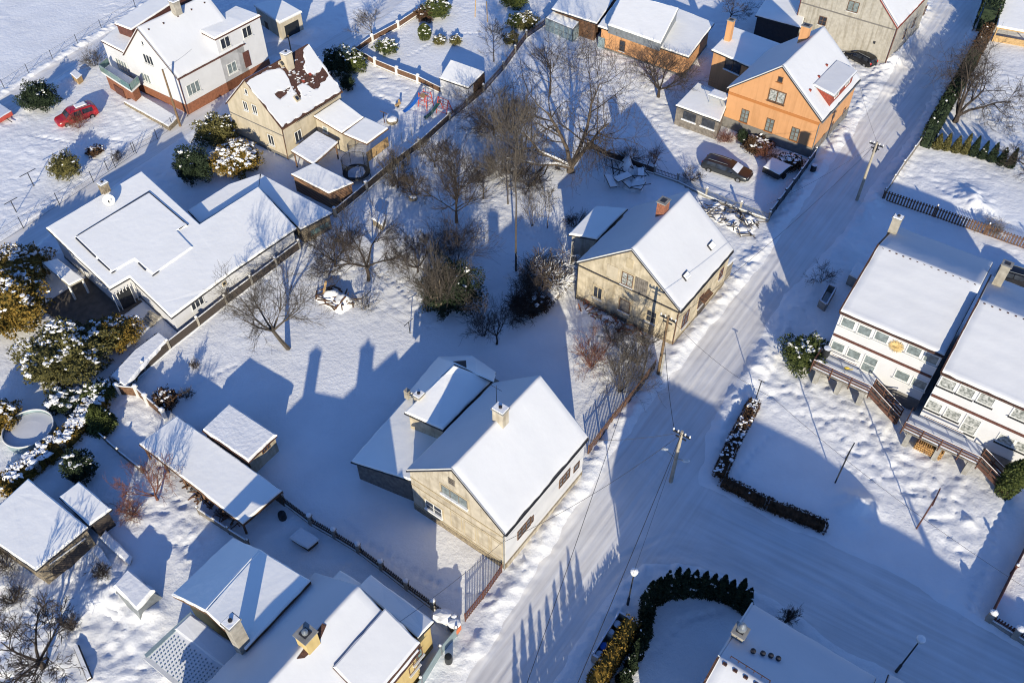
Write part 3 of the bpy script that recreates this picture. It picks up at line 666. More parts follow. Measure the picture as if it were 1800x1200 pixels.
def evergreen(name, label, base, R, H, seed=1, leaf='leaf_green', snow=0.5, shape='ball', n=None, sz=0.22, group=None, cat='shrub', ry=None, stem=True, snowsz=0.3, lift=0.0, z0=None):
    rg = random.Random(seed); B = Vector((base.x, base.y, (gz(base.x, base.y) if z0 is None else z0))); ry = ry or R; root = thing(name, label, cat, B, group); sz = sz*0.66
    c = B+Z*(H/2+lift); vs, fs = [], []; area = (R*ry+R*H+ry*H)*4.2; n = int(n*1.6) if n else int(min(14000, area/(sz*sz)*2.6)); leafball(vs, fs, c, R, ry, H/2, n, sz, rg, shape, 0.46 if shape in ('ball',) else 0.1, seed)
    i0 = len(vs); iv, jf = ICO[2]
    for p in iv:
        k = 0.86*(1+0.46*1.5*mnoise.noise(Vector(p)*2.2+Vector((seed*1.37, seed*0.7, seed*2.1)))); 
        if shape == 'cone': rr = 0.8*(1-(p[2]+1)/2)**0.75*1.2; q = (math.copysign(1, p[0])*abs(p[0])/max(1e-3, math.hypot(p[0], p[1]))*rr if math.hypot(p[0], p[1]) > 0.1 else 0, p[1]/max(1e-3, math.hypot(p[0], p[1]))*rr if math.hypot(p[0], p[1]) > 0.1 else 0, p[2]*0.9); vs.append((c.x+q[0]*R*0.8, c.y+q[1]*ry*0.8, c.z+q[2]*H/2))
        else: vs.append((c.x+p[0]*R*k*0.92, c.y+p[1]*ry*k*0.92, c.z+p[2]*H/2*k*0.95))
    for f in jf: fs.append(tuple(i0+a for a in f))
    o = mesh_from('foliage', vs, fs, leaf, root)
    if stem: sb = MB(); sb.tube([B-Z*0.1, B+Z*(H*0.3+lift)], [0.09, 0.06], 6); sb.build('trunk', 'bark_dark', root)
    if snow > 0:
        S = MB(); m_ = int(area*snow*5.5)
        for k in range(min(m_, 1100)):
            th = rg.uniform(0, 6.283); z = rg.uniform(0.12, 1)**0.8; s = math.sqrt(max(0, 1-z*z))
            q = Vector((math.cos(th)*s, math.sin(th)*s, z))
            if mnoise.noise(q*2.6+Vector((seed*2.2, 1, 0)))+q.z*0.5+q.y*0.25 < 0.12+0.3*(1-snow): continue
            kk = 0.97*(1+0.46*mnoise.noise(q*2.2+Vector((seed*1.37, seed*0.7, seed*2.1)))*1.6)
            if shape in ('cone', 'column'): h = rg.uniform(0.3, 1); rr = (1-h)**0.75 if shape == 'cone' else (1-max(0, (h-.55)/.45)**1.8); q = Vector((math.cos(th)*rr, math.sin(th)*rr, h*2-1)); kk = 0.95
            a = snowsz*rg.uniform(0.22, 0.8); S.blob(Vector((c.x+q.x*R*kk, c.y+q.y*ry*kk, c.z+q.z*H/2*kk+0.02)), a, a*rg.uniform(.5, 1), a*rg.uniform(0.3, 0.55), 0.7, k*1.7+seed, 1)
        if S.v: S.build('snow_clumps', 'snow', root)
    return root
def hedge(name, label, line, w_, h_, leaf='leaf_dark', snow=0.6, seed=1, sz=0.14, group=None, top='flat', cat='hedge', snowsz=0.22, dens=1.0):
    """line: list of world points"""
    rg = random.Random(seed); root = thing(name, label, cat, line[0], group); vs, fs = [], []; S = MB(); core = MB()
    for a, b_ in zip(line[:-1], line[1:]):
        d = b_-a; L = d.length; d.normalize(); s = d.cross(Z).normalized(); g0 = 0.0
        core.box((a+b_)/2+Z*(h_*0.44), max(L-0.35, .1), w_*0.75, h_*0.86, d)
        for _ in range(int(L*(w_+2*h_)/(sz*sz)*1.7*dens)):
            t_ = rg.uniform(0, L); u = rg.uniform(-1, 1); hh = rg.random(); en = rg.random() < 0.09*min(1, 3/L)+0.03
            if en: t_ = rg.choice((0.0, L)); z = hh*h_; uu = u*w_/2; nd = d*(1 if t_ else -1)
            elif rg.random() < w_/(w_+2*h_): z = h_; uu = u*w_/2; nd = Z
            else: uu = math.copysign(w_/2, u); z = hh*h_; nd = s*math.copysign(1, u)
            bump_ = 0.12*mnoise.noise(Vector((a.x+d.x*t_, a.y+d.y*t_, z))*1.5); p = a+d*t_+s*(uu*(1+bump_))+Z*(z+bump_*0.8+rg.uniform(-.05, .04))
            q = (nd+Vector((rg.uniform(-1,1), rg.uniform(-1,1), rg.uniform(-.4,1)))*0.8).normalized(); aa = q.cross(Vector((rg.random(), rg.random(), rg.random()))).normalized(); k = sz*rg.uniform(.6, 1.3); i = len(vs)
            for v in (p-aa*k*0.5, p+aa*k*0.5, p+q*k+aa*k*0.12, p+q*k-aa*k*0.12): vs.append((v.x, v.y, v.z))
            fs.append((i, i+1, i+2, i+3))
        if snow:
            for _ in range(int(L*w_*snow*20)):
                t_ = rg.uniform(0, L); uu = rg.uniform(-.5, .5)*w_; p = a+d*t_+s*uu+Z*(h_+0.05)
                if mnoise.noise(p*1.1+Vector((seed, 0, 0))) < 0.25-snow*0.5: continue
                k = snowsz*rg.uniform(.3, 0.95); S.blob(p, k, k*rg.uniform(.6, 1), k*0.5, 0.6, rg.random()*50, 1)
    mesh_from('foliage', vs, fs, leaf, root); core.build('branches', leaf, root)
    if S.v: S.build('snow_cover', 'snow', root)
    return root

# ------------------------------------------------------------------ fences
def resample(P, st):
    out = []; 
    for a, b_ in zip(P[:-1], P[1:]):
        L = (b_-a).length; k = max(1, round(L/st))
        for j in range(k): out.append(a.lerp(b_, j/k))
    out.append(P[-1]); return out
def fence(name, label, line, h_, kind='picket', m='wood_fence', post='concrete', pst=3.0, pw=0.22, pext=0.12, cap=True, base=0.0, basem='concrete', group=None, cat='fence', pitch=0.16, topsnow=True, snow_posts=True, z0=0.05):
    P = [Vector((p.x, p.y, 0)) for p in (pts(line) if not isinstance(line[0], Vector) else line)]
    root = thing(name, label, cat, P[0], group); mb = MB(); sn = MB(); bb = MB()
    for a, b_ in zip(P[:-1], P[1:]):
        d = (b_-a); L = d.length; d.normalize()
        if kind == 'picket':
            k = int(L/pitch)
            for j in range(k): p = a+d*((j+.5)*L/k); mb.box(p+Z*(z0+base+(h_-base)/2), pitch*0.52, 0.025, h_-base, d)
            s = d.cross(Z)*0.03
            for zz in (base+z0+0.15, h_-0.2): mb.beam(a+Z*zz+s, b_+Z*zz+s, 0.05, 0.07)
        elif kind == 'bars':
            k = int(L/pitch)
            for j in range(k): p = a+d*((j+.5)*L/k); mb.box(p+Z*(z0+base+(h_-base)/2), 0.03, 0.03, h_-base, d)
            for zz in (base+z0+0.1, h_-0.1): mb.beam(a+Z*zz, b_+Z*zz, 0.04, 0.05)
        elif kind == 'board':
            mb.beam(a+Z*(z0+(h_+base)/2), b_+Z*(z0+(h_+base)/2), 0.05, h_-base)
        elif kind == 'rails':
            for zz in (0.35*h_, 0.65*h_, h_-0.08): mb.beam(a+Z*zz, b_+Z*zz, 0.05, 0.12)
        elif kind == 'mesh':
            for zz in (0.1, h_*0.5, h_-0.03): mb.tube([a+Z*zz, b_+Z*zz], 0.012, 4)
            k = int(L/0.45)
            for j in range(k): p = a+d*(j*L/k); mb.tube([p+Z*0.1, p+Z*h_], 0.006, 3)
        if base: bb.beam(a+Z*(base/2+z0-0.1), b_+Z*(base/2+z0-0.1), 0.25, base+0.2)
        if base and topsnow: sn.beam(a+Z*(base+z0+0.05)+d.cross(Z)*0.08, b_+Z*(base+z0+0.05)+d.cross(Z)*0.08, 0.09, 0.10)
        if topsnow and kind in ('board', 'rails'):
            for q, r_ in zip(resample([a, b_], 0.7)[:-1], resample([a, b_], 0.7)[1:]): 
                t_ = 0.05+0.07*abs(mnoise.noise(q*0.8)); sn.beam(q+Z*(h_+z0+t_/2), r_+Z*(h_+z0+t_/2), 0.09, t_)
    mb.build('panel', m, root)
    if bb.v: bb.build('plinth', basem, root)
    if sn.v: sn.build('snow_cap', 'snow', root)
    for p in resample(P, pst):
        q = MB(); q.m = 0
        if kind == 'mesh' or pw < 0.12: q.tube([p-Z*0.1, p+Z*(h_+pext)], pw/2, 6)
        else:
            q.box(p+Z*((h_+pext)/2), pw, pw, h_+pext+0.2, U)
            if cap: q.m = 0; q.box(p+Z*(h_+pext+0.12), pw+0.1, pw+0.1, 0.06, U)
            if snow_posts: q.m = 1; q.blob(p+Z*(h_+pext+0.19), pw*0.72, pw*0.72, 0.14, 0.1, p.x, 2)
        q.build('post', [post, 'snow'], root)
    return root
def simple(name, label, cat, mb, m, loc=None, group=None, smooth=False):
    o = mb.build(name, m, None, smooth)
    if loc is None: a = np.array(mb.v); loc = Vector((a[:, 0].mean(), a[:, 1].mean(), a[:, 2].min()))
    loc = Vector(loc); o.data.transform(Matrix.Translation(-loc)); o.location = loc; return tag(o, label, cat, group)
def wire(label, pl, sag=0.5, r=0.018, group='overhead wires', n=14):
    B = MB()
    for a, b_ in zip(pl[:-1], pl[1:]):
        B.tube([a.lerp(b_, k/n)-Z*(4*sag*(k/n)*(1-k/n)) for k in range(n+1)], r, 4, False)
    return simple('overhead_wire', label, 'wire', B, 'wire', pl[0], group)

# ================================================================== BUILDINGS
def solve_z(A, B, ze, r):
    M = (at(*A, ze)+at(*B, ze))/2; q = ray(*r); s = (M.x*q.x+M.y*q.y)/(q.x**2+q.y**2); return CAM_H+s*q.z
def wplane(a, b, inset):      # vertical wall plane below roof edge a-b (outside on the -left side), moved in
    d = (b-a); d.z = 0; d.normalize(); n = d.cross(Z); return a-n*inset, n, d
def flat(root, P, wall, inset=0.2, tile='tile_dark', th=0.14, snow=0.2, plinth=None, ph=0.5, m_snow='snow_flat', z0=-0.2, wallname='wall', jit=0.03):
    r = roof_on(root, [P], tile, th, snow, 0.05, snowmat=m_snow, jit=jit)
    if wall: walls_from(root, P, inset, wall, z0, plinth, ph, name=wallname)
    return r
def ctr(P): c = sum(P, Vector((0,0,0)))/len(P); return Vector((c.x, c.y, 0))

# ---- beige gabled house in the centre
H = House('gabled_house', 'beige weathered gabled house with white side wall, nearest the crossroads, low snowy lean-to behind', (888,942), (713,828), (1035,769), 5.32, 9.44, 'plaster_beige', plinth='stone', ph=0.9, over=0.22)
pn = H.planes['right'][1]
plate(H.root, 'side_render', H.P(0.215, H.L/2, 2.95), pn, H.L-0.5, 4.1, 'plaster_white', 0.03); H.planes['right'] = (H.P(0.18, 0, 0), pn, H.y)
H.win('front', 799, 872, 2.5, 1.1, cols=3, glass='glass_pale', snow=True, surround='trim_beige', frame='wood_grey')
H.win('front', 763, 893, 1.7, 1.25, cols=2, rows=2, glass='glass_dark', surround='trim_beige', frame='trim_white', snow=True)
H.win('front', 794, 846, 0.6, 0.7, cols=1, rows=3, glass='boards_dark', frame='wood_grey', sill=None, name='vent')
for px, py in ((802,916),(826,932),(850,947),(873,963)):
    P0, n, h = H.planes['front']; c = on_plane(px, py, P0, n); mb = MB()
    for x0, x1, z0, z1 in ((-.55,-.5,-1,1),(.5,.55,-1,1),(-.5,.5,.95,1),(-.5,.5,-1,-.95)): mb.box(c+h*((x0+x1)/2)+Z*((z0+z1)/2), x1-x0, 0.05, z1-z0, h, n, Z)
    mb.build('blind_window_frame', 'trim_beige', H.root)
P0, n, h = H.planes['front']
for z, t, mm in ((4.55, 0.12, 'trim_beige'), (3.7, 0.06, 'trim_beige'), (0.95, 0.10, 'trim_beige')): band(H.root, H.P(0.22, 0.2, z), H.P(H.W-0.22, 0.2, z), n, t, mm, 'cornice')
for px, py, w_ in ((992,840,1.5),(1013,820,0.8),(921,928,1.7),(935,912,0.35)): H.win('right', px, py, w_, 1.15 if w_ > 1 else 0.8, cols=3 if w_ > 1 else 1, rows=2 if w_ > 1 else 1, sill=None, surround=None, frame='wood_brown', glass='glass_dark')
band(H.root, H.P(0.19, 0.4, 0.35), H.P(0.19, H.L-0.4, 0.35), pn, 0.7, 'plaster_beige', 'plinth_strip')
H.chimney(880, 737, 0.75, 0.95, 10.75, 'plaster_beige', 'left')
am = H.roofpt(873, 716, 'left'); mb = MB(); mb.tube([am-Z*0.2, am+Z*2.6], 0.025, 5); mb.tube([am+Z*2.3-V*0.5, am+Z*2.3+V*0.5], 0.02, 4); mb.build('antenna', 'metal_dark', H.roof)
gutter(H.root, H.P(-0.02, 0.1, 5.2), H.P(-0.02, H.L-0.1, 5.2), 'metal_dark'); gutter(H.root, H.P(H.W+0.02, 0.1, 5.2), H.P(H.W+0.02, H.L-0.1, 5.2), 'metal_dark')
mb = MB(); mb.tube([H.P(0.1, 0.15, 5.2), H.P(0.2, 0.1, 4.8), H.P(0.2, 0.1, 0)], 0.05, 6); mb.build('downpipe', 'metal_grey', H.root)
# wings behind
Lw = 8.2
A2 = [at(616,812,2.6), H.P(H.W-0.3, 0.5, 3.45), H.P(H.W-0.3, Lw, 3.45), at(718,696,2.6)]
flat(H.root, A2, 'wood_grey', 0.3, snow=0.18, tile='metal_dark')
pa = H.roofpt(866, 668, 'left'); pb = H.roofpt(779, 759, 'left')
A1 = [at(710,726,5.15), Vector((pb.x, pb.y, 5.3)), Vector((pa.x, pa.y, pa.z-0.1)), at(797,643,5.9)]
flat(H.root, A1, 'plaster_ochre', 0.25, snow=0.2, th=0.16)
A3 = [at(717,692,2.9), at(771,628,2.9), at(799,640,5.5), at(748,692,5.0)]
A3b = [at(771,628,2.9), at(830,627,2.9), at(872,655,3.6), at(868,672,5.4), at(799,640,5.5)]
roof_on(H.root, [A3], 'tile_dark', 0.12, 0.18, 0.0); roof_on(H.root, [A3b], 'tile_dark', 0.12, 0.18, 0.0)
walls_from(H.root, [Vector((p.x, p.y, 2.7)) for p in (A3[0], A3b[1], at(885,668,2.7), A1[2])], 0.25, 'plaster_beige')
chimney(H.root, at(737,700,5.3), 0.7, 0.6, 5.75, U, 'plaster_beige', True, 1.6)
mb = MB(); a = at(716,692,3.6); mb.box(a, 0.4, 0.4, 1.0, U); mb.box((a+at(735,700,4.6))/2, 1.0, 0.2, 0.15, at(735,700,4.6)-a); mb.build('roof_vent', 'concrete_pale', H.root)
HD = H

# ---- ochre house above it
H = House('gabled_house', 'ochre stained house with red brick chimney and two roof windows beside the snowy street', (1196,549), (1014,461), (1290,440), 4.72, 9.2, 'plaster_ochre', plinth='stone', ph=0.5, over=0.2)
H.win('front', 1103, 491, 1.25, 1.5, cols=2, rows=2, frame='wood_brown', glass='curtain', surround='trim_beige')
P0, n, h = H.planes['front']
shutter(H.root, on_plane(1127, 503, P0, n), n, 1.3, 1.7)
plate(H.root, 'blind_panel', on_plane(1077, 478, P0, n), n, 1.2, 1.5, 'plaster_cream'); plate(H.root, 'arched_panel', on_plane(1107, 463, P0, n), n, 0.7, 1.1, 'trim_beige')
H.win('front', 1051, 514, 1.0, 1.45, cols=2, rows=1, frame='trim_beige', surround='trim_beige')
H.win('front', 1098, 537, 1.2, 1.55, cols=1, frame='wood_brown', glass='wood_grey', surround='trim_beige'); H.win('front', 1145, 556, 1.1, 1.5, cols=2, rows=2, frame='trim_beige', surround='trim_beige', glass='glass_dark')
band(H.root, H.P(0.2, 0.2, 4.45), H.P(H.W-0.2, 0.2, 4.45), n, 0.14, 'tile_dark', 'cornice'); band(H.root, H.P(0.2, 0.2, 4.32), H.P(H.W-0.2, 0.2, 4.32), n, 0.12, 'trim_beige', 'cornice', 0.09)
for px, py, w_, h_ in ((1204,560,1.3,1.7),(1231,528,1.0,1.5),(1267,480,0.9,1.2)): H.win('right', px, py, w_, h_, cols=2, rows=2, frame='wood_red', glass='glass_dark', surround='trim_beige')
plate(H.root, 'door', H.P(0.2, 5.6, 1.2), H.planes['right'][1], 1.6, 2.3, 'boards_dark', 0.06)
mb = MB(); mb.prism([H.P(-0.4, 4.7, 2.35), H.P(0.3, 4.7, 2.6), H.P(0.3, 6.5, 2.6), H.P(-0.4, 6.5, 2.35)][::-1], [H.P(-0.4, 4.7, 2.45), H.P(0.3, 4.7, 2.7), H.P(0.3, 6.5, 2.7), H.P(-0.4, 6.5, 2.45)][::-1]); mb.build('door_canopy', 'wood_brown', H.root)
H.chimney(1163, 378, 1.0, 0.8, 10.35, 'brick', 'left', cap=False)
for px, py in ((1247,434),(1203,487)):
    p = H.roofpt(px, py, 'right'); N = newell(H.slopeR); N = N if N.z > 0 else -N; yv = H.y; xv = N.cross(yv).normalized(); mb = MB(); mb.m = 0; mb.box(p+N*0.2, 0.62, 0.8, 0.34, xv, yv, N); mb.m = 1; mb.box(p+N*0.40, 0.56, 0.74, 0.08, xv, yv, N); mb.build('roof_window', ['tile_dark', 'snow'], H.roof)
q1 = H.roofpt(1050, 421, 'left'); q2 = H.roofpt(1104, 367, 'left')
AN = [at(999,413,4.1), q1-Z*0.05, q2-Z*0.05, at(1047,363,4.1)]
flat(H.root, AN, 'plaster_grey', 0.25, snow=0.2)
gutter(H.root, H.P(-0.02, 0.1, 4.6), H.P(-0.02, H.L-0.1, 4.6), 'metal_dark'); mb = MB(); mb.tube([H.P(0.1, 0.12, 4.6), H.P(0.2, 0.1, 4.2), H.P(0.2, 0.1, 0)], 0.05, 6); mb.build('downpipe', 'wood_brown', H.root)
mb = MB(); mb.tube([H.P(H.W-0.2, 0.1, 4.6), H.P(H.W-0.2, 0.1, 0)], 0.05, 6); mb.build('downpipe', 'metal_dark', H.root)
mb = MB(); mb.m = 0; mb.box8([H.P(0.3, H.L, -.1), H.P(2.2, H.L, -.1), H.P(2.2, H.L+1.6, -.1), H.P(0.3, H.L+1.6, -.1), H.P(0.3, H.L, 2.6), H.P(2.2, H.L, 2.6), H.P(2.2, H.L+1.6, 2.3), H.P(0.3, H.L+1.6, 2.3)]); mb.build('lean_to', 'boards_grey', H.root)
sb = MB(); snow_slab(sb, [H.P(0.2, H.L-.1, 2.62), H.P(0.2, H.L+1.7, 2.32), H.P(2.3, H.L+1.7, 2.32), H.P(2.3, H.L-.1, 2.62)], 0.18); sb.build('lean_to_snow', 'snow', H.root)
HC = H

# ---- orange house
H = House('orange_house', 'bright orange rendered house with red dormer and grey plinth, black flat-roofed annex at the left', (1445,215), (1275,158), (1513,140), 5.2, 10.1, 'plaster_orange', plinth='plinth_grey', ph=1.5, over=0.3)
P0, n, h = H.planes['front']
band(H.root, H.P(0.3, 0.2, 4.75), H.P(H.W-0.3, 0.2, 4.75), n, 0.34, 'orange_band', 'string_course')
H.win('front', 1372, 140, 0.6, 0.7, cols=1, frame='wood_brown', sill='orange_band'); H.win('front', 1366, 170, 2.1, 1.55, cols=2, frame='wood_brown', glass='curtain', sill='wood_brown', ft=0.12)
for px, py in ((1309,204),(1353,220),(1397,236)): H.win('front', px, py, 1.0, 1.7, cols=2, rows=3, frame='wood_brown', glass='glass_pale', sill='orange_band')
for px, py in ((1483,197),(1461,223),(1446,243)): H.win('right', px, py, 0.8, 1.1, cols=1, frame='wood_brown', sill=None)
gutter(H.root, H.P(-0.05, 0, 5.08), H.P(-0.05, H.L, 5.08), 'metal_grey')
for yy in (0.15, 5.2): mb = MB(); mb.tube([H.P(0, yy, 5.05), H.P(0.24, yy, 4.7), H.P(0.24, yy, 0)], 0.05, 6); mb.build('downpipe', 'metal_grey', H.root)
H.chimney(1411, 74, 0.85, 1.0, 11.3, 'plaster_orange', 'left', cap=False)
# dormer
b1 = H.roofpt(1457, 190, 'right'); b2 = H.roofpt(1495, 147, 'right'); u1 = H.roofpt(1430, 150, 'right'); u2 = H.roofpt(1469, 109, 'right')
zt = hgt((b1.x and 1457, 190), (1467, 169)) if False else None
def up(p, px, py):   # height of the point above p seen at pixel
    r = ray(px, py); s = (p.x*r.x+p.y*r.y)/(r.x**2+r.y**2); return CAM_H+s*r.z
zt = up(b1, 1467, 169); t1 = Vector((b1.x, b1.y, zt)); t2 = t1+H.y*(b2-b1).dot(H.y); b2 = b1+H.y*(b2-b1).dot(H.y); u1 = H.P((u1-H.a).dot(H.x), (b1-H.a).dot(H.y), u1.z); u2 = u1+H.y*(b2-b1).dot(H.y)
mb = MB(); mb.prism([b1, b2, u2, u1], [t1, t2, u2+Z*0.02, u1+Z*0.02]); dm = mb.build('dormer', 'tile_red', H.roof)
sb = MB(); dr = [t1-H.x*0.25-H.y*0.15, u1-H.y*0.15+Z*0.1, u2+H.y*0.15+Z*0.1, t2-H.x*0.25+H.y*0.15]; mb = MB(); pp = dr if area2(dr) > 0 else dr[::-1]; mb.prism([q-Z*0.05 for q in pp], [q+Z*0.03 for q in pp]); mb.build('dormer_roof', 'metal_grey', dm)
snow_slab(sb, [q+Z*0.035 for q in dr], 0.2, 0.03, 0.02); sb.build('dormer_snow', 'snow_dimmed', dm)
for f in (0.25, 0.75): window(dm, t1.lerp(t2, f)-Z*0.55, -H.x, 1.2, 0.8, cols=2, frame='trim_white', sill=None)
mb = MB()
for px, py in ((1452,118),(1438,138),(1423,162)): p = H.roofpt(px, py, 'right'); mb.box(p+Z*0.2, 0.25, 0.3, 0.3, H.y)
mb.build('snow_guard', 'tile_red', H.roof)
# annex
PO = [at(1250,89,5.0), at(1349,106,5.0), at(1392,64,5.6), at(1289,49,5.0)]
mb = MB(); r1 = H.roofpt(1347, 107, 'left'); r2 = H.roofpt(1392, 64, 'left')
PO = [at(1250,89,5.0), Vector((r1.x, r1.y, 5.0)), Vector((r2.x, r2.y, 5.0)), at(1289,49,5.0)]
flat(H.root, PO, 'plaster_orange', 0.3, snow=0.2, tile='metal_dark')
Pq, nq, hq = wplane(PO[0], PO[1], 0.3); nq = nq if nq.y < 0 else -nq
window(H.root, on_plane(1288, 117, Pq, nq), nq, 2.4, 1.5, cols=2, frame='wood_brown', glass='glass_dark', snow=True)
chimney(H.root, at(1279,72,5.1), 0.75, 0.75, 7.9, U, 'plaster_orange', False, 0.3)
mb = MB(); c = at(1262,180,2.9)
for a_, b_ in ((-.9,-.6),(.9,-.6),(.9,.6),(-.9,.6)): mb.beam(c+V*a_+U*b_, c+V*a_+U*b_+Z*0.9, 0.06, 0.06)
mb.box(c+Z*0.95, 2.3, 1.6, 0.06, V); mb.build('terrace_frame', 'metal_grey', H.root); sb = MB(); snow_slab(sb, [c+V*a_*1.25+U*b_*1.3+Z*1.0 for a_, b_ in ((-.9,-.6),(.9,-.6),(.9,.6),(-.9,.6))], 0.15); sb.build('frame_snow', 'snow', H.root)
# glazed porch
PP = [at(1187,186,2.7), at(1266,215,2.7), at(1281,176,2.7)+U*0.5, at(1226,146,2.7)]
flat(H.root, PP, 'wood_grey', 0.15, snow=0.16, tile='metal_dark', wallname='porch')
Pq, nq, hq = wplane(PP[0], PP[1], 0.15); nq = nq if nq.y < 0 else -nq
for px, py in ((1212,205),(1245,217)): window(H.root, on_plane(px, py, Pq, nq), nq, 1.9, 1.25, cols=1, frame='wood_grey', glass='glass_dark', sill='trim_white', snow=True)
HO = H

# ---- long orange outbuilding
OB = [at(1050,47,3.3), at(1211,102,3.3), at(1256,42,3.3), at(1100,-20,3.3)]
root = thing('outbuilding', 'long low orange outbuilding with raised snowy roof box beside the greenhouse', 'building', ctr(OB))
flat(root, OB, 'plaster_orange', 0.5, snow=0.2, plinth='plinth_grey', ph=0.4, tile='metal_dark')
Pq, nq, hq = wplane(OB[0], OB[1], 0.5); nq = nq if nq.y < 0 else -nq
window(root, on_plane(1094, 81, Pq, nq), nq, 0.9, 1.5, cols=1, rows=2, frame='wood_brown'); plate(root, 'door', on_plane(1057, 78, Pq, nq)-Z*0.1, nq, 1.1, 2.2, 'metal_blue_grey')
mb = MB(); 
for px in (1119, 1186, 1197): p = at(px, 100+(px-1119)*0.35, 0); mb = MB(); mb.beam(p, p+Z*2.9, 0.3, 0.3); mb.build('pillar', 'plaster_orange', root)
bx = [at(1068,45,4.3), at(1162,78,4.3), at(1193,16,5.2), at(1094,-10,5.2)]
flat(root, bx, 'metal_grey', 0.12, snow=0.22, z0=3.2, tile='metal_grey')
O2 = [at(969,17,3.0), at(1050,43,3.0), at(1096,-24,3.0), at(1010,-40,3.0)]
root = thing('shed', 'snow-roofed timber shed joined to the left end of the orange outbuilding', 'shed', ctr(O2)); flat(root, O2, 'wood_brown', 0.5, snow=0.18)
GHs = [at(959,32,2.0), at(1007,52,2.0), at(1018,39,2.4), at(972,20,2.4)]
root = thing('greenhouse', 'small grey glazed greenhouse with snow on its roof', 'greenhouse', ctr(GHs)); flat(root, GHs, 'metal_blue_grey', 0.06, snow=0.06, tile='metal_grey')
for a, b_ in ((0, 1), (1, 2)):
    A_, B_ = GHs[a], GHs[b_]; mb = MB(); n_ = 6 if a == 0 else 3
    for k in range(n_+1): p = A_.lerp(B_, k/n_); p = Vector((p.x, p.y, 0)); mb.beam(p, p+Z*1.95, 0.06, 0.06)
    for zz in (0.1, 1.0, 1.9): mb.beam(Vector((A_.x, A_.y, zz)), Vector((B_.x, B_.y, zz)), 0.05, 0.05)
    mb.build('frame', 'metal_grey', root)

# ---- grey house, top right
H = House('grey_house', 'big grey rendered house with brown-framed windows behind the orange house', (1578,50), (1403,3), (1640,-16), 5.8, 12.0, 'plaster_grey', tile='tile_red', plinth='concrete', ph=0.8, over=0.15)
P0, n, h = H.planes['front']; band(H.root, H.P(0.15, 0.2, 5.4), H.P(H.W-0.15, 0.2, 5.4), n, 0.15, 'plinth_grey', 'cornice')
H.win('front', 1500, 12, 1.5, 1.4, cols=2, frame='wood_brown', glass='glass_pale'); H.win('front', 1446, 37, 1.1, 1.2, cols=2, rows=2, frame='wood_brown'); H.win('front', 1537, 75, 0.3, 0.35, cols=1, frame='tile_dark', sill=None)
for px, py in ((1590,60),(1606,40),(1626,18)): H.win('right', px, py, 0.9, 1.3, cols=1, frame='wood_brown')
mb = MB(); mb.tube([H.P(0.05, 0.1, 5.7), H.P(0.1, 0.12, 0)], 0.07, 6); mb.tube([H.P(H.W-0.1, 0.1, 5.7), H.P(H.W-0.1, 0.1, 0)], 0.07, 6); mb.build('downpipe', 'wood_red', H.root)
gutter(H.root, H.P(0, 0, 5.7), H.P(0, H.L, 5.7), 'wood_red')
BA = [at(1327,28,3.4), at(1409,50,3.4), at(1424,2,3.4), at(1354,-14,3.4)]
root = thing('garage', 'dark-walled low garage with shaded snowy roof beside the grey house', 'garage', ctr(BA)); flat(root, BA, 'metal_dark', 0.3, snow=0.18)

# ---- white house, upper left
H = House('white_house', 'large white house with brick-red base, glass balcony and snowy roof in the upper left', (312,140), (219,95), (430,77), 5.0, 10.03, 'plaster_white', tile='tile_brown', plinth='plinth_brick', ph=1.35, over=0.12)
P0, n, h = H.planes['front']
H.win('front', 261, 105, 1.8, 1.3, cols=3, glass='glass_dark'); H.win('front', 257, 137, 1.7, 1.2, cols=3, glass='glass_pale'); H.win('front', 251, 76, 0.5, 0.6, cols=1); 
H.win('right', 340, 155, 2.0, 1.5, cols=3, glass='glass_pale'); H.win('right', 408, 119, 1.5, 1.4, cols=2, glass='glass_pale')
Pr, nr, hr = H.planes['right']
rr = on_plane(312, 140, Pr, nr)
wa = on_plane(377, 71, Pr, nr); wb = on_plane(457, 27, Pr, nr); zw = (wa.z+wb.z)/2
wing = [Vector((wa.x, wa.y, zw)), Vector((wb.x, wb.y, zw)), at(404,2,zw+0.4), at(359,60,zw+0.6)]
wing = [H.P(0, (wa-H.a).dot(H.y), zw), H.P(0, (wb-H.a).dot(H.y), zw), H.P(4.6, (wb-H.a).dot(H.y), zw), H.P(3.2, (wa-H.a).dot(H.y), zw+0.3)]
flat(H.root, wing, 'plaster_white', 0.12, tile='tile_brown', snow=0.22, plinth='plinth_brick', ph=1.35)
for px, py in ((396,75),(434,56)): window(H.root, on_plane(px, py, Pr, nr), nr, 1.5, 1.4, cols=2, glass='glass_dark')
plate(H.root, 'door', on_plane(434, 104, Pr, nr), nr, 1.0, 2.1, 'wood_red', 0.08)
ext = [at(178,73,4.9), at(219,94,4.9), H.P(H.W-.1, 5.5, 4.9), at(212,44,4.9)]
flat(H.root, ext, 'plaster_white', 0.1, tile='tile_brown', snow=0.18, plinth='plinth_brick', ph=1.35)
Pq, nq, hq = wplane(ext[0], ext[1], 0.1); nq = nq if nq.y < 0 else -nq
window(H.root, on_plane(215, 116, Pq, nq), nq, 2.4, 1.7, cols=4, glass='glass_pale')
bk = [at(201,43,6.4), at(231,54,6.4), at(345,-20,6.4), at(315,-34,6.4)]; flat(H.root, bk, 'wood_red', 0.2, tile='wood_red', snow=0.18)
H.chimney(309, 14, 0.9, 0.9, 11.4, 'concrete_pale', 'left')
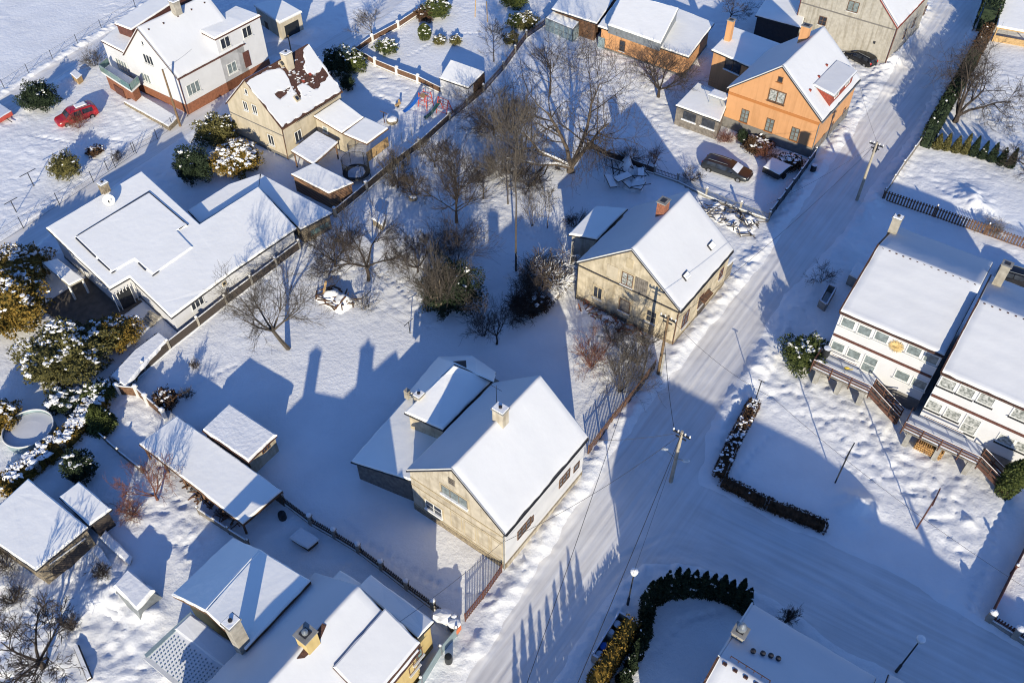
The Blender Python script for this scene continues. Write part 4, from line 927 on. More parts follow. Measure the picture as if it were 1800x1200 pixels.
# balcony
bz = 2.6; bb = [at(178,126,bz), at(231,160,bz), at(246,146,bz), at(193,114,bz)]; mb = MB(); pp = bb if area2(bb) > 0 else bb[::-1]; mb.prism([q-Z*0.25 for q in pp], pp); bal = mb.build('balcony', 'trim_white', H.root)
sb = MB(); snow_slab(sb, bb, 0.1, 0.02, 0.1); sb.build('balcony_snow', 'snow', bal)
for a, b_ in ((0, 1), (1, 2), (3, 0)):
    g = MB(); g.beam(bb[a]+Z*0.5, bb[b_]+Z*0.5, 0.03, 0.85); g.build('glass_panel', 'glass_green', bal); g = MB(); g.beam(bb[a]+Z*0.97, bb[b_]+Z*0.97, 0.06, 0.06)
    for k in range(4): g.beam(bb[a].lerp(bb[b_], k/3), bb[a].lerp(bb[b_], k/3)+Z*0.95, 0.05, 0.05)
    g.build('railing', 'metal_grey', bal)
mb = MB(); bw = [Vector((q.x, q.y, 0)) for q in offset([Vector(p) for p in pp], 0.3)]; mb.prism([Vector((q.x,q.y,-.2)) for q in bw], [Vector((q.x,q.y,bz-0.25)) for q in bw]); mb.build('garage_wall', 'plinth_brick', H.root)
Pq, nq, hq = wplane(bb[0], bb[1], 0.25); nq = nq if nq.y < 0 else -nq; plate(H.root, 'garage_doorway', on_plane(212, 165, Pq, nq), nq, 2.3, 1.9, 'wood_red')
gutter(H.root, H.P(-0.05, 0, 4.95), H.P(-0.05, H.L, 4.95), 'wood_red'); gutter(H.root, wing[0]-H.x*0.05, wing[1]-H.x*0.05, 'wood_red')
mb = MB(); mb.tube([H.P(0, 0.1, 4.9), H.P(0.08, 0.15, 0)], 0.06, 6); mb.build('downpipe', 'wood_red', H.root)
mb = MB()
for px, py in ((262,55),(288,44),(313,32),(337,20),(360,8)): p = H.roofpt(px, py, 'right'); mb.box(p+Z*0.2, 0.15, 0.2, 0.2, H.y)
mb.build('snow_guard', 'tile_brown', H.roof)
HW = H
tr = [at(217,178,0.7), at(296,222,0.7), at(313,206,0.7), at(250,168,0.7)]
mb = MB(); pp = tr if area2(tr) > 0 else tr[::-1]; mb.m = 0; mb.prism([Vector((q.x,q.y,-.1)) for q in pp], [Vector((q.x,q.y,.62)) for q in pp]); t_ = thing('terrace', 'raised stone terrace under snow at the foot of the white house', 'terrace', ctr(tr)); mb.build('retaining_wall', 'stone', t_); sb = MB(); snow_slab(sb, [Vector((q.x,q.y,.62)) for q in pp], 0.14); sb.build('snow_layer', 'snow', t_)
# garage behind it
G = [at(491,41,2.75), at(531,21,2.75), at(487,-4,2.75), at(446,10,2.75)]
root = thing('garage', 'cream flat-roofed garage with dark open door right of the white house', 'garage', ctr(G)); flat(root, G, 'plaster_cream', 0.15, tile='trim_white', snow=0.15)
Pq, nq, hq = wplane(G[0], G[1], 0.15); nq = nq if nq.y < 0 else -nq; plate(root, 'garage_doorway', on_plane(514, 53, Pq, nq), nq, 2.6, 2.1, 'black_plastic')  # black plate paints the shade inside the open garage
plate(root, 'door', on_plane(470, 50, *[wplane(G[3], G[0], 0.15)[i] for i in (0, 1)]), wplane(G[3], G[0], 0.15)[1], 0.9, 1.9, 'wood_brown')

# ---- cream house with part-cleared roof
H = House('cream_house', 'cream cottage whose brown tiled roof is partly bare of snow, with snowy porch', (495,227), (398,181), (602,160), 4.42, 9.1, 'plaster_cream', tile='tile_brown', plinth='plinth_grey', ph=0.5, over=0.2, snow=0)
def slopepoly(H, L, side): return [H.roofpt(px, py, side) for px, py in L]
sb = MB(); NR = slopepoly(H, [(432,147),(442,139),(470,125),(492,121),(500,127),(510,141),(512,152),(503,158),(497,160),(489,161),(484,166),(488,173),(493,176),(505,166),(512,152),(517,160),(521,165),(521,172),(524,179),(529,172),(529,163),(522,153),(532,147),(543,152),(552,158),(560,157),(563,148),(572,142),(577,135),(571,124),(567,119),(561,127),(555,131),(545,131),(540,130),(534,118),(537,106),(533,97),(533,90),(543,78),(600,160),(496,224)], 'right')
snow_slab(sb, [q+Z*0.01 for q in NR], 0.11, 0.13, 0.0, 0.24)
rg = random.Random(5); Nn = newell(H.slopeR); Nn = Nn if Nn.z > 0 else -Nn
for _ in range(60):
    q = H.roofpt(510+rg.gauss(12, 22), 140+rg.gauss(0, 18)); sb.blob(q+Nn*.02, rg.uniform(.08,.3), rg.uniform(.06,.2), .05, .6, rg.random()*99, 1)
LF = [H.P(H.W*0.5+.3, .1, H.zroof(H.W*.5+.3)), H.P(H.W*0.5+.3, H.L-.1, H.zroof(H.W*.5+.3)), H.P(H.W-.1, H.L-.1, H.zroof(H.W-.1)), H.P(H.W-.1, .1, H.zroof(H.W-.1))]
snow_slab(sb, LF, 0.18, 0.05); sb.build('roof_snow', 'snow_dimmed', H.roof)
N = newell(H.slopeR); N = N if N.z > 0 else -N; xv = N.cross(H.y).normalized()
for px, py in ((495,113),(521,174)): p = H.roofpt(px, py); mb = MB(); mb.box(p+N*0.12, 0.75, 0.6, 0.22, xv, H.y, N); o = mb.build('roof_window', 'trim_beige', H.roof); mb = MB(); mb.box(p+N*0.24, 0.5, 0.4, 0.03, xv, H.y, N); mb.build('pane', 'glass_dark', o)
mb = MB()
for px, py in ((545,131),(533,143)): mb.box(H.roofpt(px, py)+N*0.05, 0.35, 0.35, 0.05, xv, H.y, N)
mb.build('new_tile', 'tile_red', H.roof)
H.chimney(507, 115, 1.0, 0.9, 9.9, 'plaster_cream', 'right')
H.win('front', 432, 186, 0.8, 1.2, cols=2, surround='trim_beige'); H.win('front', 448, 192, 0.8, 1.2, cols=2, surround='trim_beige'); H.win('front', 433, 161, 0.5, 0.7, cols=1, surround='trim_beige'); H.win('front', 477, 246, 1.0, 1.4, cols=2, surround='trim_beige'); H.win('front', 452, 190, 0.1, 0.1, cols=1, sill=None)
H.win('right', 524, 239, 1.1, 1.4, cols=2, surround='trim_beige')
P0, n, h = H.planes['front']; band(H.root, H.P(0.2, 0.2, 3.3), H.P(H.W-0.2, 0.2, 3.3), n, 0.1, 'plinth_grey', 'cornice')
mb = MB(); a_, b_ = H.roofpt(520, 217), H.roofpt(592, 172); nn = 22
for zz in (0.3, 0.5): mb.tube([a_+N*zz, b_+N*zz], 0.03, 4)
for k in range(nn): mb.beam(a_.lerp(b_, k/nn), a_.lerp(b_, k/nn)+N*0.55, 0.05, 0.05)
mb.build('snow_guard', 'wood_grey', H.roof)
mb = MB(); mb.tube([H.P(0.1, 0.1, 4.3), H.P(0.2, 0.12, 0)], 0.05, 6); mb.build('downpipe', 'wood_brown', H.root); gutter(H.root, H.P(-0.04, 0, 4.3), H.P(-0.04, H.L, 4.3), 'wood_brown')
X1 = [at(551,205,3.6), at(601,235,2.9), at(640,207,2.9), at(597,175,3.6)]; flat(H.root, X1, 'plaster_cream', 0.15, tile='wood_brown', snow=0.16)
X2 = [at(603,236,2.8), at(645,254,2.8), at(683,226,2.8), at(642,207,2.8)]; flat(H.root, X2, None, 0.15, tile='wood_brown', snow=0.16)
window(H.root, on_plane(572, 228, *[wplane(X1[0], X1[1], 0.15)[i] for i in (0, 1)]), -U, 0.8, 0.8, cols=1, glass='glass_pale')
for q in X2: mb = MB(); mb.beam(Vector((q.x, q.y, 0))+(ctr(X2)-Vector((q.x,q.y,0))).normalized()*0.3, Vector((q.x, q.y, 2.6))+(ctr(X2)-Vector((q.x,q.y,0))).normalized()*0.3, 0.16, 0.16)
mb = MB(); mb.beam(Vector((X2[1].x, X2[1].y, 0.9))-V*.3, X2[2]*1.0-V*.3-Z*1.9, 0.05, 1.3); mb.build('porch_board', 'wood_pale', H.root)
X3 = [at(511,266,2.4), at(551,290,2.3), at(595,251,2.3), at(557,231,2.6)]; flat(H.root, X3, None, 0.1, tile='wood_brown', snow=0.2, m_snow='snow')
for q in X3: mb = MB(); c_ = ctr(X3); v_ = (c_-Vector((q.x,q.y,0))).normalized()*0.35; mb.beam(Vector((q.x, q.y, 0))+v_, Vector((q.x, q.y, 2.2))+v_, 0.14, 0.14); mb.build('canopy_post', 'wood_brown', H.root)
HB = H
SB = [at(511,307,2.3), at(578,341,2.3), at(622,322,2.3), at(552,287,2.3)]
root = thing('shed', 'brown board-walled shed with flat snowy roof beside the trampoline', 'shed', ctr(SB)); flat(root, SB, 'boards_brown', 0.18, tile='wood_brown', snow=0.16)

# ---- long white bungalow
Fp = [at(301,560,2.7), at(522,402,2.7), at(81,402,4.0)]; Fn = (Fp[1]-Fp[0]).cross(Fp[2]-Fp[0]).normalized()
def fp(x, y, dz=0): return on_plane(x, y, Fp[0]+Z*dz, Fn)
F1 = [fp(x, y) for x, y in ((81,402),(193,509),(228,489),(301,560),(402,484),(522,402),(455,329),(352,395),(250,302))]
root = thing('bungalow', 'long white flat-roofed bungalow with satellite dish and glazed entrance recess', 'house', ctr(F1)); flat(root, F1, 'plaster_white', 0.35, tile='tile_dark', snow=0.2, plinth='plinth_grey', ph=0.35)
inn = [fp(x, y, 0.2) for x, y in ((133,417),(197,479),(237,456),(270,483),(339,435),(312,406),(331,396),(265,338))]
sb = MB(); snow_slab(sb, inn, 0.12, 0.02, 0, 0.8); ob = sb.build('roof_panel_snow', 'snow_flat', root)
for a_, b_ in (((133,418),(168,452)),((172,456),(193,475)),((196,480),(203,476)),((243,462),(256,475)),((268,485),(279,477)),((262,338),(330,396)),((135,415),(262,337)),((315,403),(326,395))): mb = MB(); mb.beam(fp(*a_, .3), fp(*b_, .3), 0.12, 0.05); mb.build('roof_seam', 'tile_dark', root)
Pq, nq, hq = wplane(F1[3], F1[4], 0.35); nq = nq if nq.x > 0 else -nq
for px, py in ((347,533),(428,477)): window(root, on_plane(px, py, Pq, nq), nq, 1.5, 0.95, cols=3, frame='trim_white', glass='glass_dark')
window(root, on_plane(394, 498, Pq, nq), nq, 0.5, 0.5, cols=1, frame='trim_beige', glass='glass_dark')
Pq, nq, hq = wplane(F1[1], F1[2], 0.2); nq = nq if nq.y < 0 else -nq
g = MB(); c0_ = F1[1]; c1_ = F1[2]
for k in range(7): p = c0_.lerp(c1_, k/6); g.beam(Vector((p.x, p.y, 0.1))+nq*0.0, Vector((p.x, p.y, 2.5)), 0.07, 0.07)
g.build('entrance_lattice', 'trim_white', root)
plate(root, 'door', Vector(((c0_.x+c1_.x)/2, (c0_.y+c1_.y)/2, 1.1))-nq*0.3, nq, 1.3, 2.1, 'metal_dark', 0.35)
mb = MB()
for k in range(4): mb.box(Vector((at(260,570,0).x, at(260,570,0).y, 0.12+0.16*k))-V*(0.0)+U*(0.3*k), 1.5, 0.33, 0.12, V)
mb.build('entrance_steps', 'concrete_pale', root)
chimney(root, fp(187,339), 0.85, 0.7, fp(187,339).z+1.2, U, 'stone', True, 0.3)
ds = fp(191,352,.75); mb = MB(); dd_ = Vector((0.35, -0.75, 0.5)).normalized(); aa = dd_.cross(Z).normalized(); bb_ = aa.cross(dd_); n_ = 20; ctrp = ds
rim = [ds+aa*math.cos(2*math.pi*k/n_)*0.62+bb_*math.sin(2*math.pi*k/n_)*0.58 for k in range(n_)]; mid = [ds-dd_*0.08+aa*math.cos(2*math.pi*k/n_)*0.35+bb_*math.sin(2*math.pi*k/n_)*0.33 for k in range(n_)]
for k in range(n_): j = (k+1) % n_; mb.face([rim[k], rim[j], mid[j], mid[k]]); mb.face([mid[k], mid[j], ds-dd_*0.13])
mb.build('satellite_dish', 'trim_white', root); mb = MB(); mb.tube([ds-dd_*0.1-Z*0.7, ds-dd_*0.12], 0.03, 5); mb.tube([ds-Z*0.55, ds+dd_*0.55-Z*0.15], 0.02, 4); mb.box(ds+dd_*0.58-Z*0.12, 0.12, 0.12, 0.16); mb.build('dish_arm', 'metal_dark', root)
CN = [at(73,462,2.2), at(121,503,2.2), at(147,490,2.2), at(102,455,2.35)]; root2 = thing('garden_canopy', 'small snow-covered canopy on pale posts over patio beside the bungalow', 'canopy', ctr(CN)); flat(root2, CN, None, tile='concrete_pale', snow=0.12)
for q in CN: mb = MB(); mb.beam(Vector((q.x, q.y, 0))+(ctr(CN)-Vector((q.x,q.y,0))).normalized()*0.25, Vector((q.x, q.y, 2.1))+(ctr(CN)-Vector((q.x,q.y,0))).normalized()*0.25, 0.16, 0.16); mb.build('post', 'trim_white', root2)
G2 = [at(455,331,2.2), at(527,405,2.2), at(585,375,2.2), at(458,306,2.3), at(402,325,2.3), at(330,371,2.3), at(352,394,2.2)]
root = thing('garage', 'low flat-roofed garage at the right end of the white bungalow', 'garage', ctr(G2)); flat(root, [at(455,331,2.25), at(528,405,2.25), at(585,375,2.25), at(459,306,2.25)], 'stone', 0.25, tile='tile_dark', snow=0.15)
flat(root, [at(455,330,2.24), at(458,306,2.24), at(402,325,2.24), at(330,371,2.24), at(352,394,2.24)], 'plaster_white', 0.15, snow=0.15)
Pq, nq, hq = wplane(at(528,405,2.25), at(585,375,2.25), 0.25); nq = nq if nq.x > 0 else -nq; window(root, on_plane(562, 402, Pq, nq), nq, 2.6, 0.8, cols=4, frame='wood_grey', glass='glass_green', sill=None)
mb = MB(); mb.box(at(160,535,0.2), 6.5, 7.5, 0.1, U); simple('patio', None, None, mb, 'paving'); bpy.context.scene.collection.objects['patio']['kind'] = 'structure'

# ---- sheds at lower left
S1 = [at(244,781,1.95), at(427,923,1.95), at(497,863,1.95), at(312,731,1.95)]
root = thing('carport', 'long snow-roofed timber carport, largest shed left of the beige house', 'carport', ctr(S1)); flat(root, S1, None, tile='wood_brown', snow=0.18, th=0.2)
mb = MB(); c_ = ctr(S1)
for k in range(6):
    for a_, b_ in ((S1[0], S1[1]), (S1[3], S1[2])): q = a_.lerp(b_, 0.03+0.94*k/5); v_ = Vector((c_.x-q.x, c_.y-q.y, 0)); q0 = Vector((q.x, q.y, 0)); q0 += (S1[3]-S1[0]).normalized()*(0.2 if a_ is S1[0] else -0.2); mb = MB(); mb.beam(q0, q0+Z*1.8, 0.14, 0.14); mb.build('post', 'wood_brown', root)
mb = MB()
q0 = offset(S1, 0.35) if area2(S1) > 0 else offset(S1[::-1], 0.35)
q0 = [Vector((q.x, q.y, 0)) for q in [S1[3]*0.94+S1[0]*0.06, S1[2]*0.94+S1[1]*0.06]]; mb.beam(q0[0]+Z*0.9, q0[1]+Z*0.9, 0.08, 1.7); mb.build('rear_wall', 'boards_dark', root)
S2 = [at(355,757,2.15), at(437,813,2.15), at(487,766,2.15), at(404,711,2.15)]
root = thing('shed', 'small beige-walled shed with dimpled snowy roof behind the long carport', 'shed', ctr(S2)); flat(root, S2, 'plaster_ochre', 0.15, tile='tile_brown', snow=0.26, m_snow='snow', jit=0.06)
Pq, nq, hq = wplane(S2[1], S2[2], 0.15); nq = nq if nq.x > 0 else -nq; window(root, on_plane(467, 788, Pq, nq), nq, 0.9, 0.5, cols=3, frame='wood_brown', sill=None)
B1 = [at(-45,930,2.5), at(63,1004,2.5), at(156,927,2.5), at(51,841,2.5)]
root = thing('shed', 'stone shed with dark glazed front and snow-covered flat roof at the left edge', 'shed', ctr(B1)); flat(root, B1, 'stone', 0.18, tile='tile_dark', snow=0.2)
Pq, nq, hq = wplane(B1[1], B1[2], 0.18); nq = nq if nq.x > 0 else -nq; plate(root, 'glazed_front', on_plane(125, 985, Pq, nq)-Z*0.1, nq, 3.0, 1.7, 'boards_dark')
band(root, on_plane(85, 990, Pq, nq)+nq*.1, on_plane(148, 944, Pq, nq)+nq*.1, nq, 0.1, 'trim_white', 'gutter')
B3 = [at(103,874,2.35), at(157,925,2.35), at(198,895,2.35), at(140,846,2.35)]
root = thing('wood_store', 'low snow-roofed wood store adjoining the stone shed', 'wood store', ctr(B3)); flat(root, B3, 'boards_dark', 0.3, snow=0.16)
SH = [at(772,138,2.4), at(823,156,2.4), at(852,127,2.4), at(792,106,2.9)]
root = thing('garden_hut', 'white garden hut with snowy roof beside the climbing frames', 'hut', ctr(SH)); flat(root, SH, 'plaster_white', 0.1, tile='tile_dark', snow=0.16)
Pq, nq, hq = wplane(SH[1], SH[2], 0.05); nq = nq if nq.x > 0 else -nq; plate(root, 'end_boards', on_plane(842, 150, Pq, nq)-Z*0.15, nq, 3.0, 2.1, 'leaf_brown', 0.08)

# ---- terraced row, right
def row_house(name, label, A, C, ze, zr, W, frames, ups, los, bandpx, **k):
    a = at(*A, ze); c = a+V*((at(*C, ze)-a).dot(V)); b_ = a+U*W
    H = House(name, label, a, b_, c, ze, zr, 'plaster_white', tile='tile_brown', plinth='plinth_grey', ph=1.6, over=0.25, gover=0.1, jit=0.05, ripple=0.012, **k)
    P0, n, h = H.planes['right']
    for px, py, w_, h_ in ups+los: window(H.root, on_plane(px, py, P0, n), n, w_, h_, cols=1, rows=2 if h_ > 1.6 else 1, frame='trim_white', glass=frames[0], sill=frames[1], ft=0.1, surround=None if h_ > 1.6 else None)
    z = on_plane(*bandpx, P0, n).z; band(H.root, H.P(0.25, 0.15, z), H.P(0.25, H.L-0.15, z), n, 0.26, 'wood_red', 'string_course'); band(H.root, H.P(0.22, 0.1, ze-0.18), H.P(0.22, H.L-0.1, ze-0.18), n, 0.3, 'wood_red', 'fascia')
    gutter(H.root, H.P(-0.05, 0, ze-0.05), H.P(-0.05, H.L, ze-0.05), 'tile_brown', 0.09)
    mb = MB(); mb.beam(H.P(0, -0.02, ze+0.05), H.P(W/2, -0.02, zr+0.05), 0.12, 0.3); mb.beam(H.P(W/2, -0.02, zr+0.05), H.P(W, -0.02, ze+0.05), 0.12, 0.3); mb.build('verge_board', 'tile_brown', H.roof)
    mb = MB(); nn = 14
    for j in range(nn): p = H.P(W/2-0.2, 0.5+(H.L-1)*j/(nn-1), zr+0.15); mb = MB(); mb.box(p-Z*.05, 0.10, 0.16, 0.12, H.x); mb.build('ridge_clip', 'tile_brown', H.roof)
    return H
R1 = row_house('terraced_house', 'white terraced house with golden straw sun on its wall, facing the garden', (1476,548), (1660,627), 7.5, 10.0, 14.2, ('glass_pale', 'trim_white'),
    [(1491,568,1.25,1.1),(1520,581,1.25,1.1),(1550,592,1.25,1.1),(1607,616,1.25,1.1),(1637,630,1.25,1.1)], [(1473,609,1.25,1.1),(1501,622,1.25,1.1),(1528,640,1.25,2.0),(1586,660,1.3,1.1),(1616,674,1.3,1.1)], (1550,624))
P0, n, h = R1.planes['right']; c = on_plane(1576, 608, P0, n)+n*0.06; mb = MB()
for k in range(64): a_ = 2*math.pi*k/64; L_ = 0.5+0.2*((k*7) % 5)/4; d_ = h*math.cos(a_)+Z*math.sin(a_); mb.beam(c, c+d_*L_+n*0.03*(k % 3), 0.035, 0.03)
mb.lathe(c, [(0.05, -.02), (0.3, 0), (0.05, .02)], 12); mb.build('straw_sun', 'straw_sun', R1.root)
R1.chimney(1567, 412, 0.75, 0.65, 10.35, 'concrete_pale', 'left', True, 1.2)
R2 = row_house('terraced_house', 'white terraced house with lace curtains and stacked firewood under its deck', (1654,655), (1862,754), 7.56, 10.05, 14.2, ('curtain', 'metal_dark'),
    [(1666,674,1.3,1.15),(1699,688,1.3,1.15),(1734,702,1.3,1.15),(1794,728,1.3,1.15)], [(1642,713,1.3,1.15),(1675,728,1.3,1.15),(1706,747,1.3,2.0),(1768,773,1.3,1.1),(1798,786,1.3,1.1)], (1720,730))
R2.chimney(1750, 503, 0.75, 0.7, 10.8, 'concrete_pale', 'left', False, 1.0)
def deck(name, label, H, v0, v1, dep, z, stairs, logs=False):
    root = thing(name, label, 'deck', H.P(-dep/2, (v0+v1)/2, 0)); P = lambda u, v, zz: H.P(-u, v, zz)
    mb = MB(); mb.box8([P(dep, v0, z-0.15), P(dep, v1, z-0.15), P(0, v1, z-0.15), P(0, v0, z-0.15), P(dep, v0, z), P(dep, v1, z), P(0, v1, z), P(0, v0, z)][::1]); mb.build('floor', 'wood_grey', root)
    sb = MB(); snow_slab(sb, [P(dep-.1, v0+.1, z), P(dep-.1, v1-.1, z), P(-.2, v1-.1, z), P(-.2, v0+.1, z)], 0.09, 0.02); sb.build('floor_snow', 'snow_icy', root)
    mb = MB(); sn = MB(); nn = max(2, int((v1-v0)/1.4))
    for k in range(nn+1): p = P(dep, v0+(v1-v0)*k/nn, 0); mb.beam(p+Z*(z-.5), p+Z*(z+1.0), 0.09, 0.09)
    for zz in (0.35, 0.65, 0.98): mb.beam(P(dep, v0, z+zz), P(dep, v1, z+zz), 0.06, 0.13); (sn.beam(P(dep, v0, z+zz+.08), P(dep, v1, z+zz+.08), 0.06, 0.03) if zz > .9 else None)
    for zz in (0.35, 0.65, 0.98): mb.beam(P(dep, v0, z+zz), P(0.1, v0, z+zz), 0.06, 0.13)
    for zz in (0.98,): mb.beam(P(0.35, v0+1, z+zz), P(0.35, v1-2, z+zz), 0.06, 0.1); sn.beam(P(0.35, v0+1, z+zz+.08), P(0.35, v1-2, z+zz+.08), 0.08, 0.06)
    # stairs going down and away to the right
    a0 = P(dep, v1, z); a1 = P(dep+0.15, v1+3.0, 0.2); b0 = P(dep-1.1, v1, z); b1 = P(dep-0.95, v1+3.0, 0.2)
    for q0_, q1_ in ((a0, a1), (b0, b1)):
        mb.beam(q0_, q1_, 0.08, 0.3)
        for zz in (0.45, 0.95): mb.beam(q0_+Z*zz, q1_+Z*zz, 0.06, 0.12); (sn.beam(q0_+Z*(zz+.07), q1_+Z*(zz+.07), 0.05, 0.03) if zz > .9 else None)
        for k in range(4): mb.beam(q0_.lerp(q1_, k/3), q0_.lerp(q1_, k/3)+Z*1.0, 0.08, 0.08)
    mb.build('railing', 'wood_deck', root); sn.build('railing_snow', 'snow', root)
    mb = MB()
    for k in range(11): t_ = (k+0.5)/11; mb.box(a0.lerp(a1, t_).lerp(b0.lerp(b1, t_), 0.5), 0.26, 1.1, 0.06, V)
    mb.build('stair_tread', 'wood_grey', root)
    mb = MB()
    for k in range(3): p = P(dep-0.35, v0+0.7+(v1-v0-1.2)*k/2, 0); mb = MB(); mb.box(p+Z*(z/2-0.1), 0.4, 0.7, z-0.15, V); mb.build('pier', 'concrete', root)
    mb = MB(); mb.box8([P(0.4, v0+.3, 0), P(0.4, v1-.3, 0), P(0.2, v1-.3, 0), P(0.2, v0+.3, 0), P(0.4, v0+.3, z-.2), P(0.4, v1-.3, z-.2), P(0.2, v1-.3, z-.2), P(0.2, v0+.3, z-.2)]); mb.build('back_panel', 'boards_dark', root)
    return root
deck('timber_deck', 'raised reddish timber deck with snowy rails below the straw sun house', R1, -0.3, 5.0, 2.0, 1.95, True)
deck('timber_deck', 'raised timber deck with steps and firewood beneath, lace curtain windows behind', R2, -0.6, 5.6, 2.0, 1.8, True)
P0 = R2.P(-1.5, 0, 0); LP = MB(); rg = random.Random(4)
for i in range(13):
    for j in range(6):
        c = R2.P(-1.9, 0.9+i*0.17+(j % 2)*0.08, 0.25+j*0.16); LP.tube([c, c+U*0.9], 0.078*rg.uniform(.8, 1.05), 7)
simple('firewood_stack', 'stack of split orange firewood ends beneath the right-hand deck', 'firewood', LP, 'log_end')

# ---- row house, lower right
a = at(1322,1062,6.6)-U*11.8; c = a+V*8.35
R3 = House('terraced_house', 'snow-roofed terraced house at the lower edge, brown verge and metal chimney cowl', a, a+U*11.8, c, 6.6, 9.3, 'plaster_white', tile='tile_brown', plinth='plinth_grey', over=0.25, gover=0.1)
mb = MB(); mb.beam(R3.P(0, -0.02, 6.65), R3.P(5.9, -0.02, 9.35), 0.12, 0.32); mb.build('verge_board', 'tile_brown', R3.roof); mb = MB(); mb.beam(R3.P(5.9, -0.02, 9.35), R3.P(11.8, -0.02, 6.65), 0.12, 0.3); mb.build('verge_board', 'trim_white', R3.roof)
p = R3.roofpt(1297, 1120, 'left'); chimney(R3.roof, p, 0.75, 0.75, p.z+0.9, U, 'concrete_pale', False, 0.5)
mb = MB(); mb.lathe(p+Z*0.95, [(0.17, 0), (0.17, 0.25), (0.3, 0.3), (0.3, 0.55), (0.2, 0.6), (0.2, 0.75), (0.05, 0.85)], 14); mb.build('chimney_cowl', 'metal_grey', R3.roof)
mb = MB(); 
for px, py in ((1322,1148),(1339,1152),(1353,1156),(1366,1161)): q = R3.roofpt(px, py, 'left'); mb.lathe(q, [(0.12, 0), (0.12, 0.3), (0.17, 0.32), (0.17, 0.42), (0.02, 0.47)], 10)
mb.build('roof_vent', 'tile_dark', R3.roof)
mb = MB(); nn = 12
for j in range(nn): q = R3.P(5.7, 0.5+7.4*j/(nn-1), 9.45); mb = MB(); mb.box(q, 0.16, 0.26, 0.16, R3.x); mb.build('ridge_clip', 'tile_brown', R3.roof)
mb = MB()
a_ = R3.P(6.3, 0.6, 9.3)
for k in range(6): mb.beam(a_+V*0.5*k, a_+V*0.5*k+Z*0.35, 0.04, 0.04)
mb.beam(a_+Z*.3, a_+V*2.5+Z*.3, 0.04, 0.04); mb.build('roof_railing', 'tile_brown', R3.roof)
# further houses of the same row, beyond the lower edge of the view
b0 = R3.P(0, R3.L, 0)
for i, (du, dv_) in enumerate([(0.7, 0.5), (-2.8, 10.6), (-3.4, 19.6)]):
    a = Vector((b0.x, b0.y, 6.6))+U*du+V*dv_; R4 = House('terraced_house', ['snow-roofed terraced house stepped back below the lower edge, second from the corner', 'snow-roofed terraced house third from the corner, beyond the lower right edge', 'snow-roofed terraced house fourth from the corner, far beyond the lower right edge'][i], a, a+U*11.8, a+V*8.35, 6.6, 9.3, 'plaster_white', tile='tile_brown', over=0.25, gover=0.1)

# ---- house lower left of the crossroads
ra = at(632,1029,8.46); e_far = ra+V*4.8; e_far = Vector((e_far.x, e_far.y, 5.0)); L_ = 14.0
H = House('yellow_house', 'pale yellow house with wide snowy roofs and two chimneys at the lower edge', e_far-U*L_, e_far-U*L_-V*9.6, e_far, 5.0, 8.4, 'plaster_yellow', tile='tile_brown', over=0.35, jit=0.05, ripple=0.012)
H.chimney(543, 1129, 0.95, 0.95, 9.7, 'plaster_yellow', 'left', False, 0.8)
cc = H.roofpt(543, 1129, 'left'); mb = MB(); mb.lathe(Vector((cc.x, cc.y, 9.72)), [(0.2, 0), (0.2, 0.3), (0.05, 0.4)], 12); mb.build('chimney_pot', 'metal_grey', H.roof)
tp = slopepoly(H, [(575,1101),(568,1098),(523,1160),(536,1158),(553,1143),(562,1130)], 'right'); tp = [q+Z*0.27 for q in tp]; pp = tp if area2(tp) > 0 else tp[::-1]; mb = MB(); mb.prism([q-Z*0.12 for q in pp], pp); mb.build('bare_tiles', 'tile_brown', H.roof)
u1 = H.roofpt(684,1089); u2 = H.roofpt(610,1176); o1 = at(741,1133,5.6); v1_ = (o1-H.a).dot(H.y); v2_ = (u2-H.a).dot(H.y)-0.6
dq = [H.P(0.1, v1_, 5.75), H.P(2.9, v1_, H.zroof(2.9)+0.28), H.P(2.9, v2_, H.zroof(2.9)+0.28), H.P(0.1, v2_, 5.75)]
roof_on(H.root, [dq], 'tile_brown', 0.3, 0.2, 0.04, snowmat='snow_dimmed')
mb = MB(); mb.box8([H.P(0.4, v2_+.2, 0), H.P(0.4, v1_-.2, 0), H.P(2.8, v1_-.2, 0), H.P(2.8, v2_+.2, 0), H.P(0.4, v2_+.2, 5.4), H.P(0.4, v1_-.2, 5.4), H.P(2.8, v1_-.2, 5.9), H.P(2.8, v2_+.2, 5.9)]); mb.build('wall', 'plaster_yellow', H.root)
for px, py in ((733,1152),(727,1170)): window(H.root, on_plane(px, py, H.P(0.39, 0, 0), V), V, 1.0, 1.1, cols=2, frame='wood_brown', glass='glass_green')
# wing behind (right)
E3 = [H.P(0.9, H.L-0.3, 4.6), H.P(0.9, H.L+2.3, 4.0), H.P(H.W-1.2, H.L+2.3, 4.0), H.P(H.W-1.2, H.L-0.3, 4.6)]
E3 = [at(735,1123,4.3), at(764,1093,3.9), at(652,1010,3.9), at(628,1034,4.5)]
flat(H.root, E3, 'plaster_yellow', 0.25, snow=0.2, tile='tile_dark'); E4 = [at(577,1024,4.0), at(598,1002,3.6), at(642,1030,3.6), at(625,1040,4.0)]; flat(H.root, E4, 'plaster_yellow', 0.2, snow=0.2)
